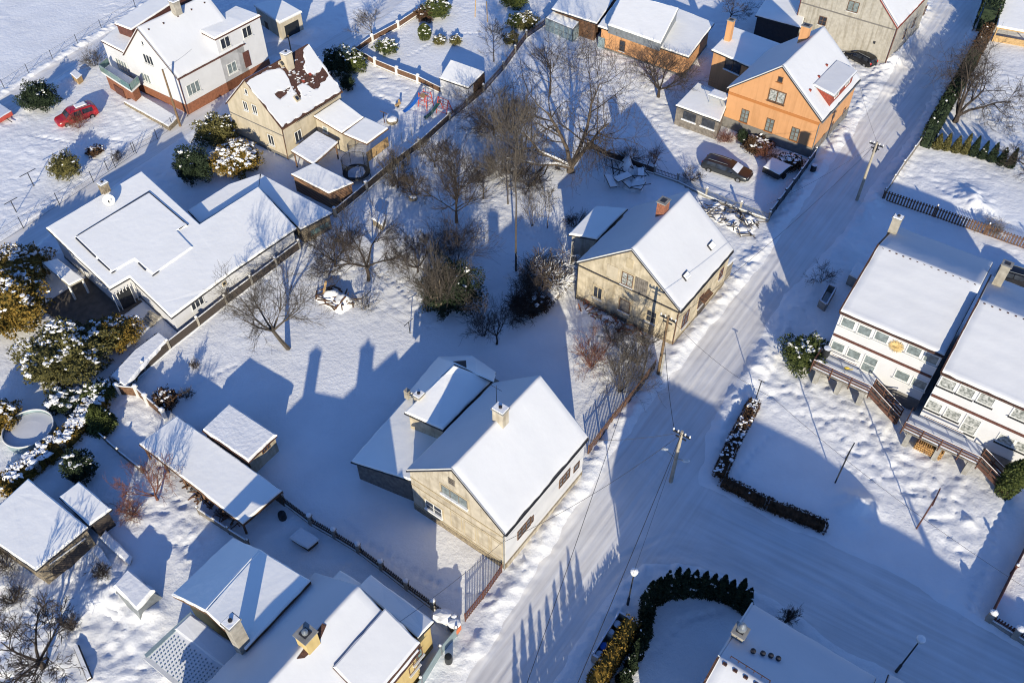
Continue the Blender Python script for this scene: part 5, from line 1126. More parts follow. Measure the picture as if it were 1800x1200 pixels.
# left wing with sweeping roof
E5 = [at(303,1046,3.4), at(410,946,3.4), at(459,968,5.7), at(546,1021,6.1), at(432,1142,6.1), at(362,1076,5.7)]
lw = thing('farm_wing', 'broad blue-shaded snowy wing roof with tall pale chimney at its corner', 'building', ctr(E5))
E5a = [E5[0], E5[1], E5[2], E5[5]]; E5b = [E5[5], E5[2], E5[3], E5[4]]
roof_on(lw, [E5a, E5b], 'wood_brown', 0.3, 0.22, 0.0); walls_from(lw, [Vector((q.x, q.y, 3.3)) for q in E5], 0.5, 'plaster_yellow', drop=0.1)
chimney(lw, at(424,1128,6.4), 0.85, 0.7, 9.2, U, 'concrete_pale', True, 1.2)
E6 = [at(257,1154,2.9), at(338,1080,3.9), at(432,1152,4.4), at(398,1195,3.6), at(345,1240,2.9)]
E6 = [at(257,1154,2.9), at(338,1079,3.7), at(436,1150,3.7), at(355,1236,2.9)]
roof_on(lw, [E6], 'tile_dark', 0.15, 0.10, 0.0, snowmat='snow_dimmed'); walls_from(lw, E6, 0.3, 'plaster_white')
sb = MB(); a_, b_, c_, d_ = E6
snow_slab(sb, [b_.lerp(a_, 0.02)+Z*0.1, c_.lerp(d_, 0.02)+Z*0.1, c_.lerp(d_, 0.38)+Z*0.1, b_.lerp(a_, 0.38)+Z*0.1], 0.12); sb.build('roof_snow', 'snow_dimmed', lw)
mb = MB(); nn = 20; mm = 9
for i in range(nn):
    for j in range(mm):
        s0 = (i+0.5)/nn; t0 = 0.42+0.55*(j+0.5+(i % 2)*0.5)/mm
        if t0 > 0.98: continue
        p = (b_.lerp(c_, s0)).lerp(a_.lerp(d_, s0), t0)+Z*0.12; mb.box(p, 0.10, 0.07, 0.07, U)
mb.build('snow_stop', 'metal_blue_grey', lw)['kind'] = 'stuff'
mb = MB(); mb.beam(a_+Z*.05, d_+Z*.05, 0.4, 0.15); mb.build('gutter', 'trim_white', lw); mb = MB(); mb.beam(a_.lerp(b_, .0)+Z*0.1, b_+Z*0.1, 0.3, 0.12); mb.build('verge_flashing', 'metal_blue_grey', lw)

# ================================================================== OBJECTS
def G(px, py): p = at(px, py); p.z = gz(p.x, p.y); return p
def mound(root, poly, h_, m='snow', seed=1, st=0.25, name='snow_cover', rough=0.5):
    """natural bumpy heap over a ground outline"""
    X0 = min(p.x for p in poly); X1 = max(p.x for p in poly); Y0 = min(p.y for p in poly); Y1 = max(p.y for p in poly); xs_ = np.arange(X0, X1+st, st); ys_ = np.arange(Y0, Y1+st, st); X, Y = np.meshgrid(xs_, ys_)
    pl = [(p.x, p.y) for p in poly]; d = pdist(X, Y, pl+[pl[0]]); ins = inside(X, Y, pl); k = np.where(ins, np.clip(d/0.9, 0, 1)**0.6, -0.3); H = k*h_*(0.75+rough*fbm(X, Y, 1.2, seed, 3)+0.35*fbm(X, Y, 0.5, seed+5, 2))
    nx = len(xs_); vs = np.stack([X.ravel(), Y.ravel(), H.ravel()], 1).tolist(); fs = []
    kk = k.ravel()
    for j in range(len(ys_)-1):
        for i in range(nx-1):
            a = j*nx+i
            if max(kk[a], kk[a+1], kk[a+nx], kk[a+nx+1]) > 0: fs.append((a, a+1, a+nx+1, a+nx))
    return mesh_from(name, vs, fs, m, root, True)
def sticks(root, poly_px, n_, m, zr, lr, seed, name='timber', w_=(.05, .14)):
    rg = random.Random(seed); mb = MB(); P = [at(*p) for p in poly_px]
    for k in range(n_):
        a, b_ = rg.random(), rg.random(); p = P[0].lerp(P[1], a).lerp(P[3].lerp(P[2], a), b_)+Z*rg.uniform(*zr); d = Vector((rg.uniform(-1,1), rg.uniform(-1,1), rg.uniform(-.12,.3))).normalized(); L_ = rg.uniform(*lr); mb.beam(p-d*L_/2, p+d*L_/2, rg.uniform(*w_), .06)
    return mb.build(name, m, root)
# ---- poles, lamps
def upole(label, b, t, m='pole_concrete', r=0.16, arm=True, hd=None):
    H = hgt(b, t); P = at(*b); root = thing('utility_pole', label, 'utility pole', P); hd = hd or U
    mb = MB(); mb.tube([P-Z*0.2, P+Z*H*0.5, P+Z*H], [r*1.15, r*0.95, r*0.75], 8); mb.build('pole', m, root)
    if arm:
        mb = MB(); mb.beam(P+Z*(H-0.35)-hd*0.75, P+Z*(H-0.35)+hd*0.75, 0.12, 0.14); mb.beam(P+Z*(H-0.8)-hd*0.45, P+Z*(H-0.8)+hd*0.45, 0.10, 0.10); mb.build('crossarm', 'metal_dark', root)
        for k in (-0.7, -0.3, 0.3, 0.7): mb = MB(); mb.lathe(P+Z*(H-0.28)+hd*k, [(0.05, 0), (0.08, 0.06), (0.05, 0.12), (0.07, 0.2), (0.02, 0.25)], 8); mb.build('insulator', 'trim_white', root)
    return root, P+Z*(H-0.1)
pA, tA = upole('concrete pole with street lamp arms standing at the crossroads', (1179,846), (1195,757), hd=V)
mb = MB(); mb.tube([tA-Z*3.4, tA-Z*3.1-V*0.9], 0.04, 6); mb.tube([tA-Z*3.4, tA-Z*3.1+V*0.7], 0.04, 6); mb.build('lamp_arm', 'metal_grey', pA)
for s_ in (-1.1, 0.85): mb = MB(); mb.blob(tA-Z*3.05+V*s_, 0.32, 0.16, 0.10, 0, 1, 2); mb.build('lamp_head', 'lamp_glass', pA)
pB, tB = upole('tall concrete pole beside the upper street, left of the dark picket fence', (1506,352), (1543,250), hd=V)
mb = MB(); mb.box(tB-Z*0.9+U*0.2, 0.5, 0.4, 0.5, U); mb.build('junction_box', 'metal_dark', pB)
pC, tC = upole('wooden pole at the street corner of the ochre house', (1156,661), (1176,555), m='pole_wood', r=0.14, hd=V)
mb = MB(); mb.beam(at(1156,661)+V*.22, at(1156,661)+V*.22+Z*3.2, 0.2, 0.2); mb.build('pole_stub', 'concrete', pC)
pD, tD = upole('thin wooden pole in front of the white house with brick base', (317,222), (287,122), m='pole_wood', r=0.14, arm=False)
pE, tE = upole('slim grey pole beside the cream cottage roof by the lane', (513,97), (507,62), m='pole_wood', r=0.09, arm=False)
def lamp(label, b, t):
    H = hgt(b, t); P = at(*b); root = thing('street_lamp', label, 'street lamp', P, 'street lamps'); mb = MB(); mb.tube([P-Z*.1, P+Z*1.1, P+Z*1.15, P+Z*H], [0.11, 0.10, 0.06, 0.045], 8); mb.build('post', 'metal_dark', root)
    mb = MB(); mb.m = 0; mb.lathe(P+Z*(H-0.05), [(0.06, 0), (0.22, 0.1), (0.27, 0.35), (0.24, 0.42)], 14); mb.m = 1; mb.lathe(P+Z*(H+0.37), [(0.29, 0), (0.25, 0.1), (0.05, 0.2)], 14); mb.build('lantern', ['lamp_glass', 'snow'], root); return root
lamp('street lamp beside the arc of dark thujas and bin enclosure', (1103,1063), (1113,1008)); lamp('street lamp at the lower right beyond the snowy roof', (1575,1180), (1618,1128))
wire('wire from crossroads pole to the beige house', [tA, HD.P(0.5, HD.L-0.3, 5.0)], 0.4)
wire('wire from beige house gable toward the lower crossroads', [tA-Z*0.2, HD.P(0.1, 0.1, 4.4)], 0.9)
wire('left-hand street cable between crossroads pole and ochre house pole', [tA-V*.7, tC-V*.5], 0.8, 0.022)
tOff = at(1080,1330,8.0); wire('left-hand cable running from the crossroads pole down the street', [tC-V*0.3, tA-V*5.2-Z*0.3, at(880,1330,6.5)], 0.5, 0.02); wire('right-hand cable running from the crossroads pole down the street', [tA, at(960,1330,6.8)], 0.5, 0.024)
wire('cable dropping from the crossroads pole to the thuja lamp', [tA, at(1113,1008,5.6)], 0.3, 0.012)
wire('long cable crossing the garden to the lower right', [tC, at(1360,700,7.0), at(1830,1050,7.0)], 0.8, 0.016)
wire('street cable from upper pole to ochre house pole', [tB, at(1190,560,8.0)], 1.0, 0.018); wire('cable from upper pole to the orange yard', [tB, at(1348,360,1.8)], 0.5, 0.014)
wire('cable from upper pole to the grey house wall', [tB, at(1500,100,4.5)], 0.4, 0.012)
wire('cable along the white house from its pole', [tD, at(400,20,6.8)], 0.6, 0.012)
wire('cable from yellow house to beige house corner', [HD.P(0.1, 0.1, 4.6), at(700,1094,5.4)], 0.3, 0.014)

# ---- fences
fence('board_fence', 'long dark board fence with snow-topped rails along the white bungalow', [(212,694),(300,616),(400,537),(528,440)], 1.15, 'board', 'boards_dark', 'concrete_pale', 3.6, 0.2, base=0.12)
fence('board_fence', 'dark board fence between the bare garden and the trampoline yard', [(590,383),(645,337),(693,296),(738,262),(790,214)], 1.1, 'board', 'boards_dark', 'concrete_pale', 5.2, 0.3, base=0.15)
fence('rail_fence', 'weathered rail fence climbing from the climbing frames to the top edge', [(790,214),(850,165),(885,125),(925,70),(960,45)], 1.1, 'picket', 'wood_fence', 'concrete_pale', 4.5, 0.22, base=0.1, pitch=0.25)
fence('picket_fence', 'reddish picket fence in front of the beige house at the street', [(882,1006),(850,1052),(818,1092)], 1.15, 'picket', 'wood_red', 'wood_red', 2.6, 0.1, pitch=0.2, topsnow=False)
fence('picket_fence', 'brown picket fence along the street between the beige and ochre houses', [(1033,800),(1075,745),(1120,690),(1150,650)], 1.3, 'picket', 'wood_brown', 'wood_brown', 2.6, 0.1, pitch=0.22)
fence('picket_fence', 'dark fence with snow-capped pillars between yellow and beige houses', [(498,884),(548,922),(590,946),(632,972),(672,1002),(716,1036),(762,1070),(800,1098)], 1.1, 'picket', 'boards_dark', 'concrete', 2.7, 0.3, base=0.2, pitch=0.17)
fence('panel_fence', 'brown panel fence with white pillars beside the climbing frames', [(625,97),(660,117),(698,133),(735,147),(778,168)], 1.0, 'board', 'wood_brown', 'trim_white', 4.2, 0.32, base=0.2, basem='concrete_pale')
fence('panel_fence', 'brown panel fence with white pillars leading up to the top edge', [(625,97),(655,76),(700,52),(745,22),(780,-10)], 1.0, 'board', 'wood_brown', 'trim_white', 5.0, 0.32, base=0.2, basem='concrete_pale')
fence('picket_fence', 'dark picket fence behind the straw sun house', [(1550,352),(1640,382),(1730,414),(1830,450)], 1.35, 'picket', 'wood_brown', 'wood_brown', 4.0, 0.12, pitch=0.3, topsnow=False)
fence('board_fence', 'grey-brown board fence along the upper street beside the dark hedge', [(1550,352),(1584,300),(1620,250)], 1.1, 'board', 'wood_grey', 'wood_grey', 3.0, 0.12, topsnow=True)
fence('board_fence', 'dark street fence of the orange house yard', [(1350,388),(1390,335),(1430,280)], 1.3, 'board', 'metal_dark', 'metal_dark', 2.5, 0.14, topsnow=True)
fence('metal_fence', 'pale metal panel fence between the ochre house and the parked grey car', [(1190,322),(1240,348),(1300,372),(1350,390)], 1.1, 'bars', 'metal_grey', 'concrete_pale', 3.2, 0.18, base=0.35, pitch=0.14)
fence('board_fence', 'dark low wall behind the big snowy walnut tree', [(1032,262),(1070,280),(1150,308)], 1.0, 'board', 'wood_fence', 'wood_fence', 3.0, 0.16, base=0.2)
fence('bar_fence', 'short dark barred fence left of the metal panel fence', [(1150,308),(1190,322)], 1.0, 'bars', 'metal_dark', 'concrete', 2.4, 0.2, base=0.3, pitch=0.18)
fence('street_fence', 'dark red fence on a grey wall at the lower right edge', [(1734,1092),(1780,1120),(1840,1160)], 1.1, 'picket', 'wood_red', 'concrete_pale', 3.4, 0.4, base=0.55, pitch=0.2)
fence('street_fence', 'dark red rail fence rising toward the right edge above the grey wall', [(1734,1092),(1775,1010),(1830,905)], 1.2, 'board', 'wood_red', 'wood_red', 3.4, 0.16, topsnow=False)
fence('metal_gate', 'pale blue-grey metal gate in front of the yellow house', [(803,1118),(776,1150),(742,1205),(715,1240)], 1.2, 'board', 'metal_blue_grey', 'metal_grey', 2.6, 0.14, topsnow=False)
fence('slat_fence', 'brown slat fence with pale pillars by the round pool', [(158,754),(115,792),(72,830)], 1.2, 'picket', 'wood_brown', 'concrete_pale', 3.0, 0.42, pitch=0.2)
fence('slat_fence', 'brown gate and fence with snow-capped pillars behind the round brown bush', [(212,694),(245,697),(262,712),(292,738)], 1.2, 'board', 'wood_brown', 'trim_white', 1.9, 0.3)
fence('board_fence', 'weathered low board fence left of the long carport', [(170,762),(212,800),(252,832)], 0.7, 'board', 'wood_grey', 'wood_grey', 2.4, 0.12)
fence('board_fence', 'low grey fence behind the stone and wood sheds at the lower edge', [(352,905),(405,940),(440,962)], 0.9, 'board', 'wood_grey', 'wood_grey', 2.4, 0.12)
fence('wire_fence', 'thin wire fence along the field at the upper left', [(-40,185),(10,160),(52,132),(94,107),(138,80),(180,54),(240,18)], 1.5, 'mesh', 'metal_dark', 'metal_dark', 6.0, 0.08)
fence('wire_fence', 'thin wire fence beside the lane left of the white bungalow', [(-20,440),(42,402),(105,360),(165,321),(240,270)], 1.5, 'mesh', 'metal_dark', 'metal_dark', 3.4, 0.08)
fence('wire_fence', 'thin wire fence below the snowy terrace of the white house', [(190,300),(235,268),(277,245),(330,205)], 1.3, 'mesh', 'metal_dark', 'metal_dark', 3.2, 0.08)
fence('wire_fence', 'pale mesh fence beside the cream cottage porch', [(660,300),(690,268),(740,225),(780,190)], 1.5, 'mesh', 'metal_grey', 'metal_grey', 2.4, 0.07)
fence('wire_fence', 'dark railing beside the lane behind the cream cottage', [(575,118),(608,98)], 1.3, 'bars', 'metal_dark', 'metal_dark', 1.8, 0.08, pitch=0.3, topsnow=False)

# ---- bare trees
ptree('walnut_tree', 'big spreading walnut tree with snow along its pale limbs', (1003,303), (965,72), 270, seed=11, bark='bark_snowy', limbs=6, dens=1.15, trunk_h=0.8, r0=0.45, tw=0.022, cbark='bark_dark', dirs=[(.4,.1,1),(-.15,.3,1),(-.7,.1,.8),(-1.2,-.3,.45),(.9,-.1,.8)], wild=1)
ptree('tall_tree', 'tall bare tree with one slim trunk and a dense crown left of the walnut', (907,478), (868,165), 135, seed=12, style='upright', bark='bark', trunk_h=9.0, r0=0.10, limbs=9, dens=1.2)
ptree('bare_tree', 'dense grey fruit tree in the middle of the wild garden', (803,392), (787,262), 150, seed=13, style='upright', bark='bark_dark', trunk_h=1.3, r0=0.18, limbs=14, dens=1.3)
ptree('bare_tree', 'pale forked tree in front of a dark evergreen', (778,556), (768,435), 125, seed=14, bark='bark_pale', trunk_h=0.7, r0=0.22, dirs=[(-.6,0,1),(-.05,.3,1),(.45,0,1),(.2,-.4,1)], dens=1.1, cbark='bark')
ptree('bare_tree', 'low spreading bare tree leaning left beside the woodpile', (648,494), (632,385), 190, seed=15, bark='bark_dark', limbs=6, trunk_h=1.9, r0=0.18, dens=1.05)
ptree('bare_tree', 'spreading bare tree beside the bungalow fence', (508,615), (458,490), 190, seed=16, bark='bark', limbs=6, trunk_h=2.0, r0=0.2, lean=(-1.2, 0.5), dens=1.0)
ptree('bare_tree', 'bare apple tree before the long orange outbuilding', (1157,172), (1148,92), 135, seed=17, bark='bark_dark', limbs=6, trunk_h=1.2, r0=0.2, dens=1.0)
ptree('bare_tree', 'broom-shaped bare tree above the walnut', (967,165), (972,68), 90, seed=18, style='upright', bark='bark_dark', limbs=9, trunk_h=1.2, r0=0.15)
ptree('bare_tree', 'bare brown tree filling the space left of the walnut crown', (868,240), (862,168), 150, seed=19, bark='bark_dark', limbs=7, trunk_h=0.8, r0=0.14, dens=1.1)
ptree('bare_tree', 'spreading snowy tree right of the upper street hedge', (1678,216), (1725,80), 200, seed=20, bark='bark_dark', trunk_h=1.0, r0=0.32, dirs=[(1,.3,.7),(1.0,-.1,.9),(-.5,.3,1),(.4,1,.8),(.6,.5,1)], tw=0.024, wild=1)
ptree('bare_tree', 'dark spreading tree in the lower left corner', (78,1172), (52,1080), 210, seed=21, bark='bark_dark', limbs=6, trunk_h=0.9, r0=0.2, dens=0.8, tw=0.028)
ptree('bare_tree', 'small dark tree with twisted stem in shade above the beige house', (873,606), (882,535), 80, seed=22, bark='bark_dark', limbs=4, trunk_h=1.2, r0=0.1, dens=0.7)
ptree('bare_tree', 'small bare tree near the garden boulder', (727,350), (722,298), 75, seed=23, bark='bark_dark', limbs=6, trunk_h=0.5, r0=0.1)
ptree('bare_tree', 'slender sapling right of the tall bare tree', (962,402), (958,330), 45, seed=24, style='upright', bark='bark', limbs=5, trunk_h=1.0, r0=0.05, dens=0.7)
ptree('bare_tree', 'bare sapling between the dense tree and walnut', (893,360), (885,255), 75, seed=25, style='upright', bark='bark', limbs=7, trunk_h=1.5, r0=0.09, dens=0.8)
ptree('bare_tree', 'bare fruit tree beside the rail fence by the garden hut', (868,110), (860,45), 70, seed=26, style='upright', bark='bark', limbs=8, trunk_h=1.0, r0=0.1)
ptree('bare_tree', 'small bare tree beside the panel fence at the top', (655,70), (647,22), 62, seed=27, style='upright', bark='bark', limbs=7, trunk_h=0.6, r0=0.09)
ptree('bare_tree', 'bare tree in shade left of the blue-shaded garage', (1283,38), (1290,-15), 85, seed=28, bark='bark_dark', limbs=5, trunk_h=1.0, r0=0.1, dens=0.8)
ptree('bare_tree', 'bare tree at the far right edge beneath the thujas', (1800,300), (1805,258), 120, seed=29, bark='bark_dark', limbs=5, trunk_h=0.6, r0=0.1, dens=0.9)
ptree('bare_tree', 'reddish-brown pruned tree left of the long carport', (278,880), (248,822), 110, seed=30, bark='bark_red', limbs=6, trunk_h=0.7, r0=0.1, dens=0.7)
ptree('bare_tree', 'bare tree behind the dense grey fruit tree', (765,295), (758,240), 80, seed=31, bark='bark', limbs=6, trunk_h=0.8, r0=0.1, dens=0.9)
ptree('bare_tree', 'thin bare tree at the street corner before the ochre house', (1128,668), (1140,575), 80, seed=32, style='upright', bark='bark', limbs=8, trunk_h=0.8, r0=0.09, dens=0.9)
# shrubs
for i, (b, t, w_, sd, bk, lb, lab) in enumerate([((850,592),(848,525),78,41,'bark_dark',16,'dark bushy shrub in the shade above the beige house'),
    ((1040,645),(1042,590),85,42,'bark_red',20,'reddish-brown thicket left of the street fence'), ((1090,690),(1100,605),110,43,'bark',24,'tall brown thicket beside the brown picket fence'),
    ((1118,640),(1128,570),80,44,'bark',16,'thicket below the ochre house windows'), ((140,228),(135,195),45,45,'bark_red',14,'brown shrub in front of the red car'),
    ((168,118),(165,88),55,46,'bark',16,'grey-brown shrub at the corner of the white house'), ((1105,290),(1108,250),60,47,'bark_dark',12,'bare shrub behind the dark low wall'),
    ((1150,290),(1154,255),35,48,'bark_red',9,'small bare shrub in the gable shadow'), ((1275,250),(1277,232),38,49,'bark_red',14,'reddish shrub at the left foot of the orange house'),
    ((1345,278),(1348,255),40,50,'bark_red',14,'reddish shrub below the orange house windows'), ((208,282),(207,262),26,51,'bark_dark',9,'small twiggy shrub beside the wire fence'),
    ((1110,560),(1113,535),50,52,'bark',12,'twiggy shrub under the shuttered window'), ((640,545),(640,512),50,53,'bark',8,'thin shrub near the clothes line'),
    ((930,540),(935,470),70,54,'bark_dark',18,'dark tangled shrub beside the snowy bush'), ((1075,600),(1080,560),60,55,'bark_dark',14,'brambles below the ochre house'),
    ((1440,500),(1470,470),60,56,'bark_dark',8,'thin shrub behind the utility box'), ((1380,1095),(1382,1060),32,57,'bark_dark',14,'dark shrub beside the lower right snowy roof'),
    ((855,235),(850,200),90,58,'bark_dark',18,'undergrowth beside the rail fence'), ((885,300),(880,250),60,59,'bark',12,'undergrowth left of the walnut trunk'),
    ((1560,480),(1562,465),20,60,'bark_dark',6,'twigs behind the straw sun house'), ((1740,410),(1744,385),60,61,'bark_pale',14,'dry pale bush by the dark picket fence'), ((342,172),(340,150),14,63,'bark_dark',5,'small bush at the base of the white house wall'),
    ((1580,700),(1575,672),26,64,'bark_red',7,'thin red-stemmed shrub below the deck stairs'), ((12,1000),(5,960),70,65,'bark_dark',16,'brown shrub beside the stone shed'), ((800,470),(798,380),130,66,'bark_dark',22,'undergrowth below the dense grey fruit tree'),
    ((690,330),(688,300),40,67,'bark',8,'thin saplings by the trampoline yard fence'), ((935,400),(932,310),70,68,'bark',8,'thin upright saplings in the wild garden'), ((1010,120),(1015,80),80,69,'bark',10,'thin saplings above the walnut')]):
    B = at(*b); Hh = max(1.0, hgt(b, t)*0.95); tree('shrub', lab, B, Hh, w_*0.5*mpp(B+Z), seed=sd, style='shrub', bark=bk, limbs=lb, r0=0.035, tw=0.015, dens=0.95, cat='shrub')

ptree('bare_tree', 'low twiggy tree left of the pale forked tree', (735,480), (728,415), 110, seed=131, bark='bark_dark', limbs=7, trunk_h=0.7, r0=0.12, dens=1.0)
ptree('bare_tree', 'bare tree above the hutch, its crown over the garden snow', (700,330), (693,270), 70, seed=132, bark='bark', limbs=6, trunk_h=0.8, r0=0.1)
ptree('bare_tree', 'small twiggy tree between the tall slim tree and the dense fruit tree', (850,350), (846,285), 85, seed=133, style='upright', bark='bark', limbs=9, trunk_h=0.6, r0=0.1)
ptree('bare_tree', 'bare tree at the left of the low spreading tree by the garage window', (590,470), (585,400), 110, seed=134, bark='bark_dark', limbs=7, trunk_h=0.8, r0=0.12)
for b, t, w_, sd, bk, lb, lab in [((800,440),(798,400),90,151,'bark_dark',16,'dark underbrush beneath the dense grey fruit tree'), ((860,310),(858,275),70,152,'bark',14,'twiggy shrub in the middle of the wild garden'), ((930,330),(928,285),60,153,'bark_dark',12,'twiggy shrub left of the walnut foot'),
    ((185,1015),(183,990),36,154,'bark_dark',12,'dark scrub beside the board stack'), ((128,1105),(126,1075),44,155,'bark_dark',12,'dark scrub in the lower left garden'), ((25,1060),(22,1030),60,156,'bark_dark',14,'tangled scrub at the lower left edge'),
    ((235,905),(233,880),50,157,'bark_red',12,'reddish scrub behind the wood store'), ((330,700),(330,680),26,158,'bark',8,'twigs poking from snow right of the round brown bush'), ((345,650),(345,628),22,159,'bark_dark',7,'dead plant stems behind the long carport'),
    ((1215,320),(1216,300),40,160,'bark_dark',10,'twigs behind the pale metal fence'), ((1010,400),(1008,370),50,161,'bark_dark',12,'dark scrub behind the annex of the ochre house'), ((980,300),(978,275),40,162,'bark_dark',10,'low twigs at the walnut foot')]:
    B = at(*b); tree('shrub', lab, B, max(1.0, hgt(b, t)*0.95), w_*0.5*mpp(B+Z), seed=sd, style='shrub', bark=bk, limbs=lb, r0=0.035, tw=0.016, dens=1.0, cat='shrub')
# ---- evergreens
def eg(label, b, wpx, H, seed, **k):
    B = at(*b); R = wpx*0.5*mpp(B+Z*H*0.5); return evergreen('evergreen_shrub', label, B, R, H, seed, **k)
eg('dark round evergreen beside the red car', (76,190), 56, 3.0, 1, leaf='leaf_dark', snow=0.2)
eg('olive round evergreen in the snow above the satellite dish', (120,308), 44, 2.3, 2, leaf='leaf_olive', snow=0.15)
eg('olive bush at the corner of the cream cottage', (385,250), 62, 3.0, 3, leaf='leaf_olive', snow=0.35, sz=0.28)
eg('dark evergreen behind the golden bush', (345,315), 56, 3.6, 4, leaf='leaf_dark', snow=0.2)
eg('golden bush thickly capped with snow below the cream cottage', (418,298), 82, 2.6, 5, leaf='leaf_gold', snow=0.9, snowsz=0.36)
eg('dark evergreen at the right corner of the cream cottage roof', (596,132), 44, 3.4, 6, leaf='leaf_dark', snow=0.4)
eg('green snowy shrub behind the dark evergreen near the panel fence', (623,124), 40, 2.2, 7, leaf='leaf_green', snow=0.5)
eg('dark clipped evergreen beside the cottage end wall', (612,158), 22, 1.8, 8, leaf='leaf_dark', snow=0.0)
eg('large golden conifer left of the patio, second from the top', (32,575), 120, 5.5, 9, leaf='leaf_gold', snow=0.45, sz=0.35, snowsz=0.38)
eg('snowy golden shrub at the left corner of the bungalow', (45,490), 92, 3.0, 10, leaf='leaf_gold', snow=0.75, snowsz=0.34)
eg('broad green and gold shrub below the patio, widest of all', (128,650), 130, 4.0, 11, leaf='leaf_olive', snow=0.6, sz=0.32, snowsz=0.36)
eg('golden shrub beside the bungalow entrance steps', (212,602), 70, 2.6, 12, leaf='leaf_gold', snow=0.35)
eg('snow-laden shrub at the left edge above the pool', (5,748), 62, 2.2, 13, leaf='leaf_gold', snow=0.9, snowsz=0.33)
eg('dark green conifer next to the slat fence by the pool', (182,752), 58, 3.0, 14, leaf='leaf_green', snow=0.08, shape='cone')
eg('dark conifer with snow below the slat fence', (148,838), 48, 2.8, 15, leaf='leaf_dark', snow=0.25)
eg('round green bush with snow cap beside the deck of the straw sun house', (1407,640), 66, 3.0, 16, leaf='leaf_green', snow=0.6, snowsz=0.32)
eg('dark evergreen thicket behind the pale forked tree', (792,538), 96, 4.2, 17, leaf='leaf_dark', snow=0.12)
tree('shrub', 'snow-loaded tangle of branches at the left wall of the ochre house', at(965,505), 3.6, 2.6, seed=118, style='shrub', bark='bark_snowy', limbs=46, r0=0.05, tw=0.035, dens=1.2, cat='shrub')
tree('shrub', 'dead brown thicket left of the snow-loaded tangle', at(940,500), 2.8, 1.9, seed=119, style='shrub', bark='bark', limbs=24, r0=0.04, tw=0.02, dens=1.0, cat='shrub')
eg('dark low shrub in shade left of the ochre house', (940,545), 52, 1.5, 19, leaf='leaf_brown', snow=0.35)
tree('shrub', 'black tangle of twigs in deep shade left of the ochre house', at(915,555), 2.4, 2.0, seed=120, style='shrub', bark='bark_dark', limbs=30, r0=0.04, tw=0.022, dens=1.1, cat='shrub')
eg('round brown bush with a snow cap below the bungalow fence', (296,712), 38, 1.5, 20, leaf='leaf_brown', snow=0.7)
eg('green snow-capped shrub before the white pillar fence', (681,93), 34, 1.5, 21, leaf='leaf_green', snow=1.0, snowsz=0.3)
eg('column-shaped green shrub on the smooth lawn', (747,70), 22, 2.3, 22, leaf='leaf_green', snow=0.5, shape='column', sz=0.16)
eg('small round snow-capped shrub in the middle of the lawn', (773,79), 19, 1.1, 23, leaf='leaf_olive', snow=0.9, sz=0.14)
eg('small green snow-dotted shrub right of the lawn', (801,78), 19, 1.0, 24, leaf='leaf_olive', snow=0.6, sz=0.14)
eg('brown-green shrub at the top of the lawn border', (746,38), 26, 1.8, 25, leaf='leaf_brown', snow=0.3)
eg('large green snowy shrub at the top edge of the lawn', (768,30), 44, 2.4, 26, leaf='leaf_green', snow=0.6)
eg('green shrub by the swing poles at the top edge', (905,12), 40, 2.0, 27, leaf='leaf_green', snow=0.3)
eg('snowy gold-green shrub left of the greenhouse', (925,50), 34, 1.8, 28, leaf='leaf_olive', snow=0.8)
eg('dark green shrub at the lawn corner left of the greenhouse', (908,50), 30, 1.8, 29, leaf='leaf_green', snow=0.7)
eg('snowy shrub on the right side of the lawn', (898,78), 26, 1.4, 30, leaf='leaf_olive', snow=0.6)
eg('small snow-covered bush in front of the bungalow fence hedge', (168,272), 26, 0.8, 31, leaf='leaf_brown', snow=0.9, stem=False)
eg('snow-heaped shrub near the covered trailer', (1385,292), 40, 1.2, 32, leaf='leaf_brown', snow=1.0, snowsz=0.35)
eg('snow-heaped shrub at the foot of the orange house', (1330,262), 46, 0.9, 33, leaf='leaf_brown', snow=1.0, snowsz=0.33)
eg('snow-covered flat bush beside the round pool', (118,712), 54, 1.3, 34, leaf='leaf_dark', snow=1.0, snowsz=0.45)
eg('dark clipped ball shrub at the orange house plinth', (1303,252), 17, 1.7, 35, leaf='leaf_dark', snow=0, sz=0.12)
eg('brown round shrub beside the clipped ball at the plinth', (1318,262), 17, 1.5, 36, leaf='leaf_brown', snow=0, sz=0.14)
eg('snowy green shrub right behind the pool hedge', (180,700), 48, 1.8, 37, leaf='leaf_green', snow=0.8)
B = at(1762,868); evergreen('columnar_conifer', 'tall narrow green conifer at the right edge beside the deck', B, 0.85, 4.6, 60, leaf='leaf_green', snow=0.0, shape='column', sz=0.22, cat='tree')
# hedges
hedge('hedge', 'snow-sprinkled box hedge running down to the crossroads', [at(1325,712), at(1290,778), at(1262,842)], 1.0, 0.9, 'leaf_brown', 0.75, 1, snowsz=0.2)
hedge('hedge', 'dark box hedge along the side street', [at(1265,850), at(1345,892), at(1450,932)], 0.9, 0.9, 'leaf_brown', 0.12, 2, snowsz=0.14)
hedge('hedge', 'snow-heaped evergreen hedge curving around the round pool', [at(182,712), at(140,762), at(80,812), at(5,870)], 1.6, 1.3, 'leaf_gold', 0.95, 3, sz=0.2, snowsz=0.34)
hh = hedge('hedge', 'olive hedge under one thick smooth slab of snow beside the bungalow fence', [at(212,682), at(250,640), at(292,606)], 1.7, 1.0, 'leaf_olive', 0, 4)
sb = MB(); snow_slab(sb, [at(197,664,1.0), at(240,618,1.0), at(281,588,1.0), at(296,600,1.0), at(258,640,1.0), at(222,683,1.0)], .4, .08, 0, .4); sb.build('snow_cover', 'snow', hh)
hedge('hedge', 'low snowy hedge at the far left below the stone shed', [at(5,975), at(-30,950)], 1.2, 1.0, 'leaf_green', 0.4, 5)
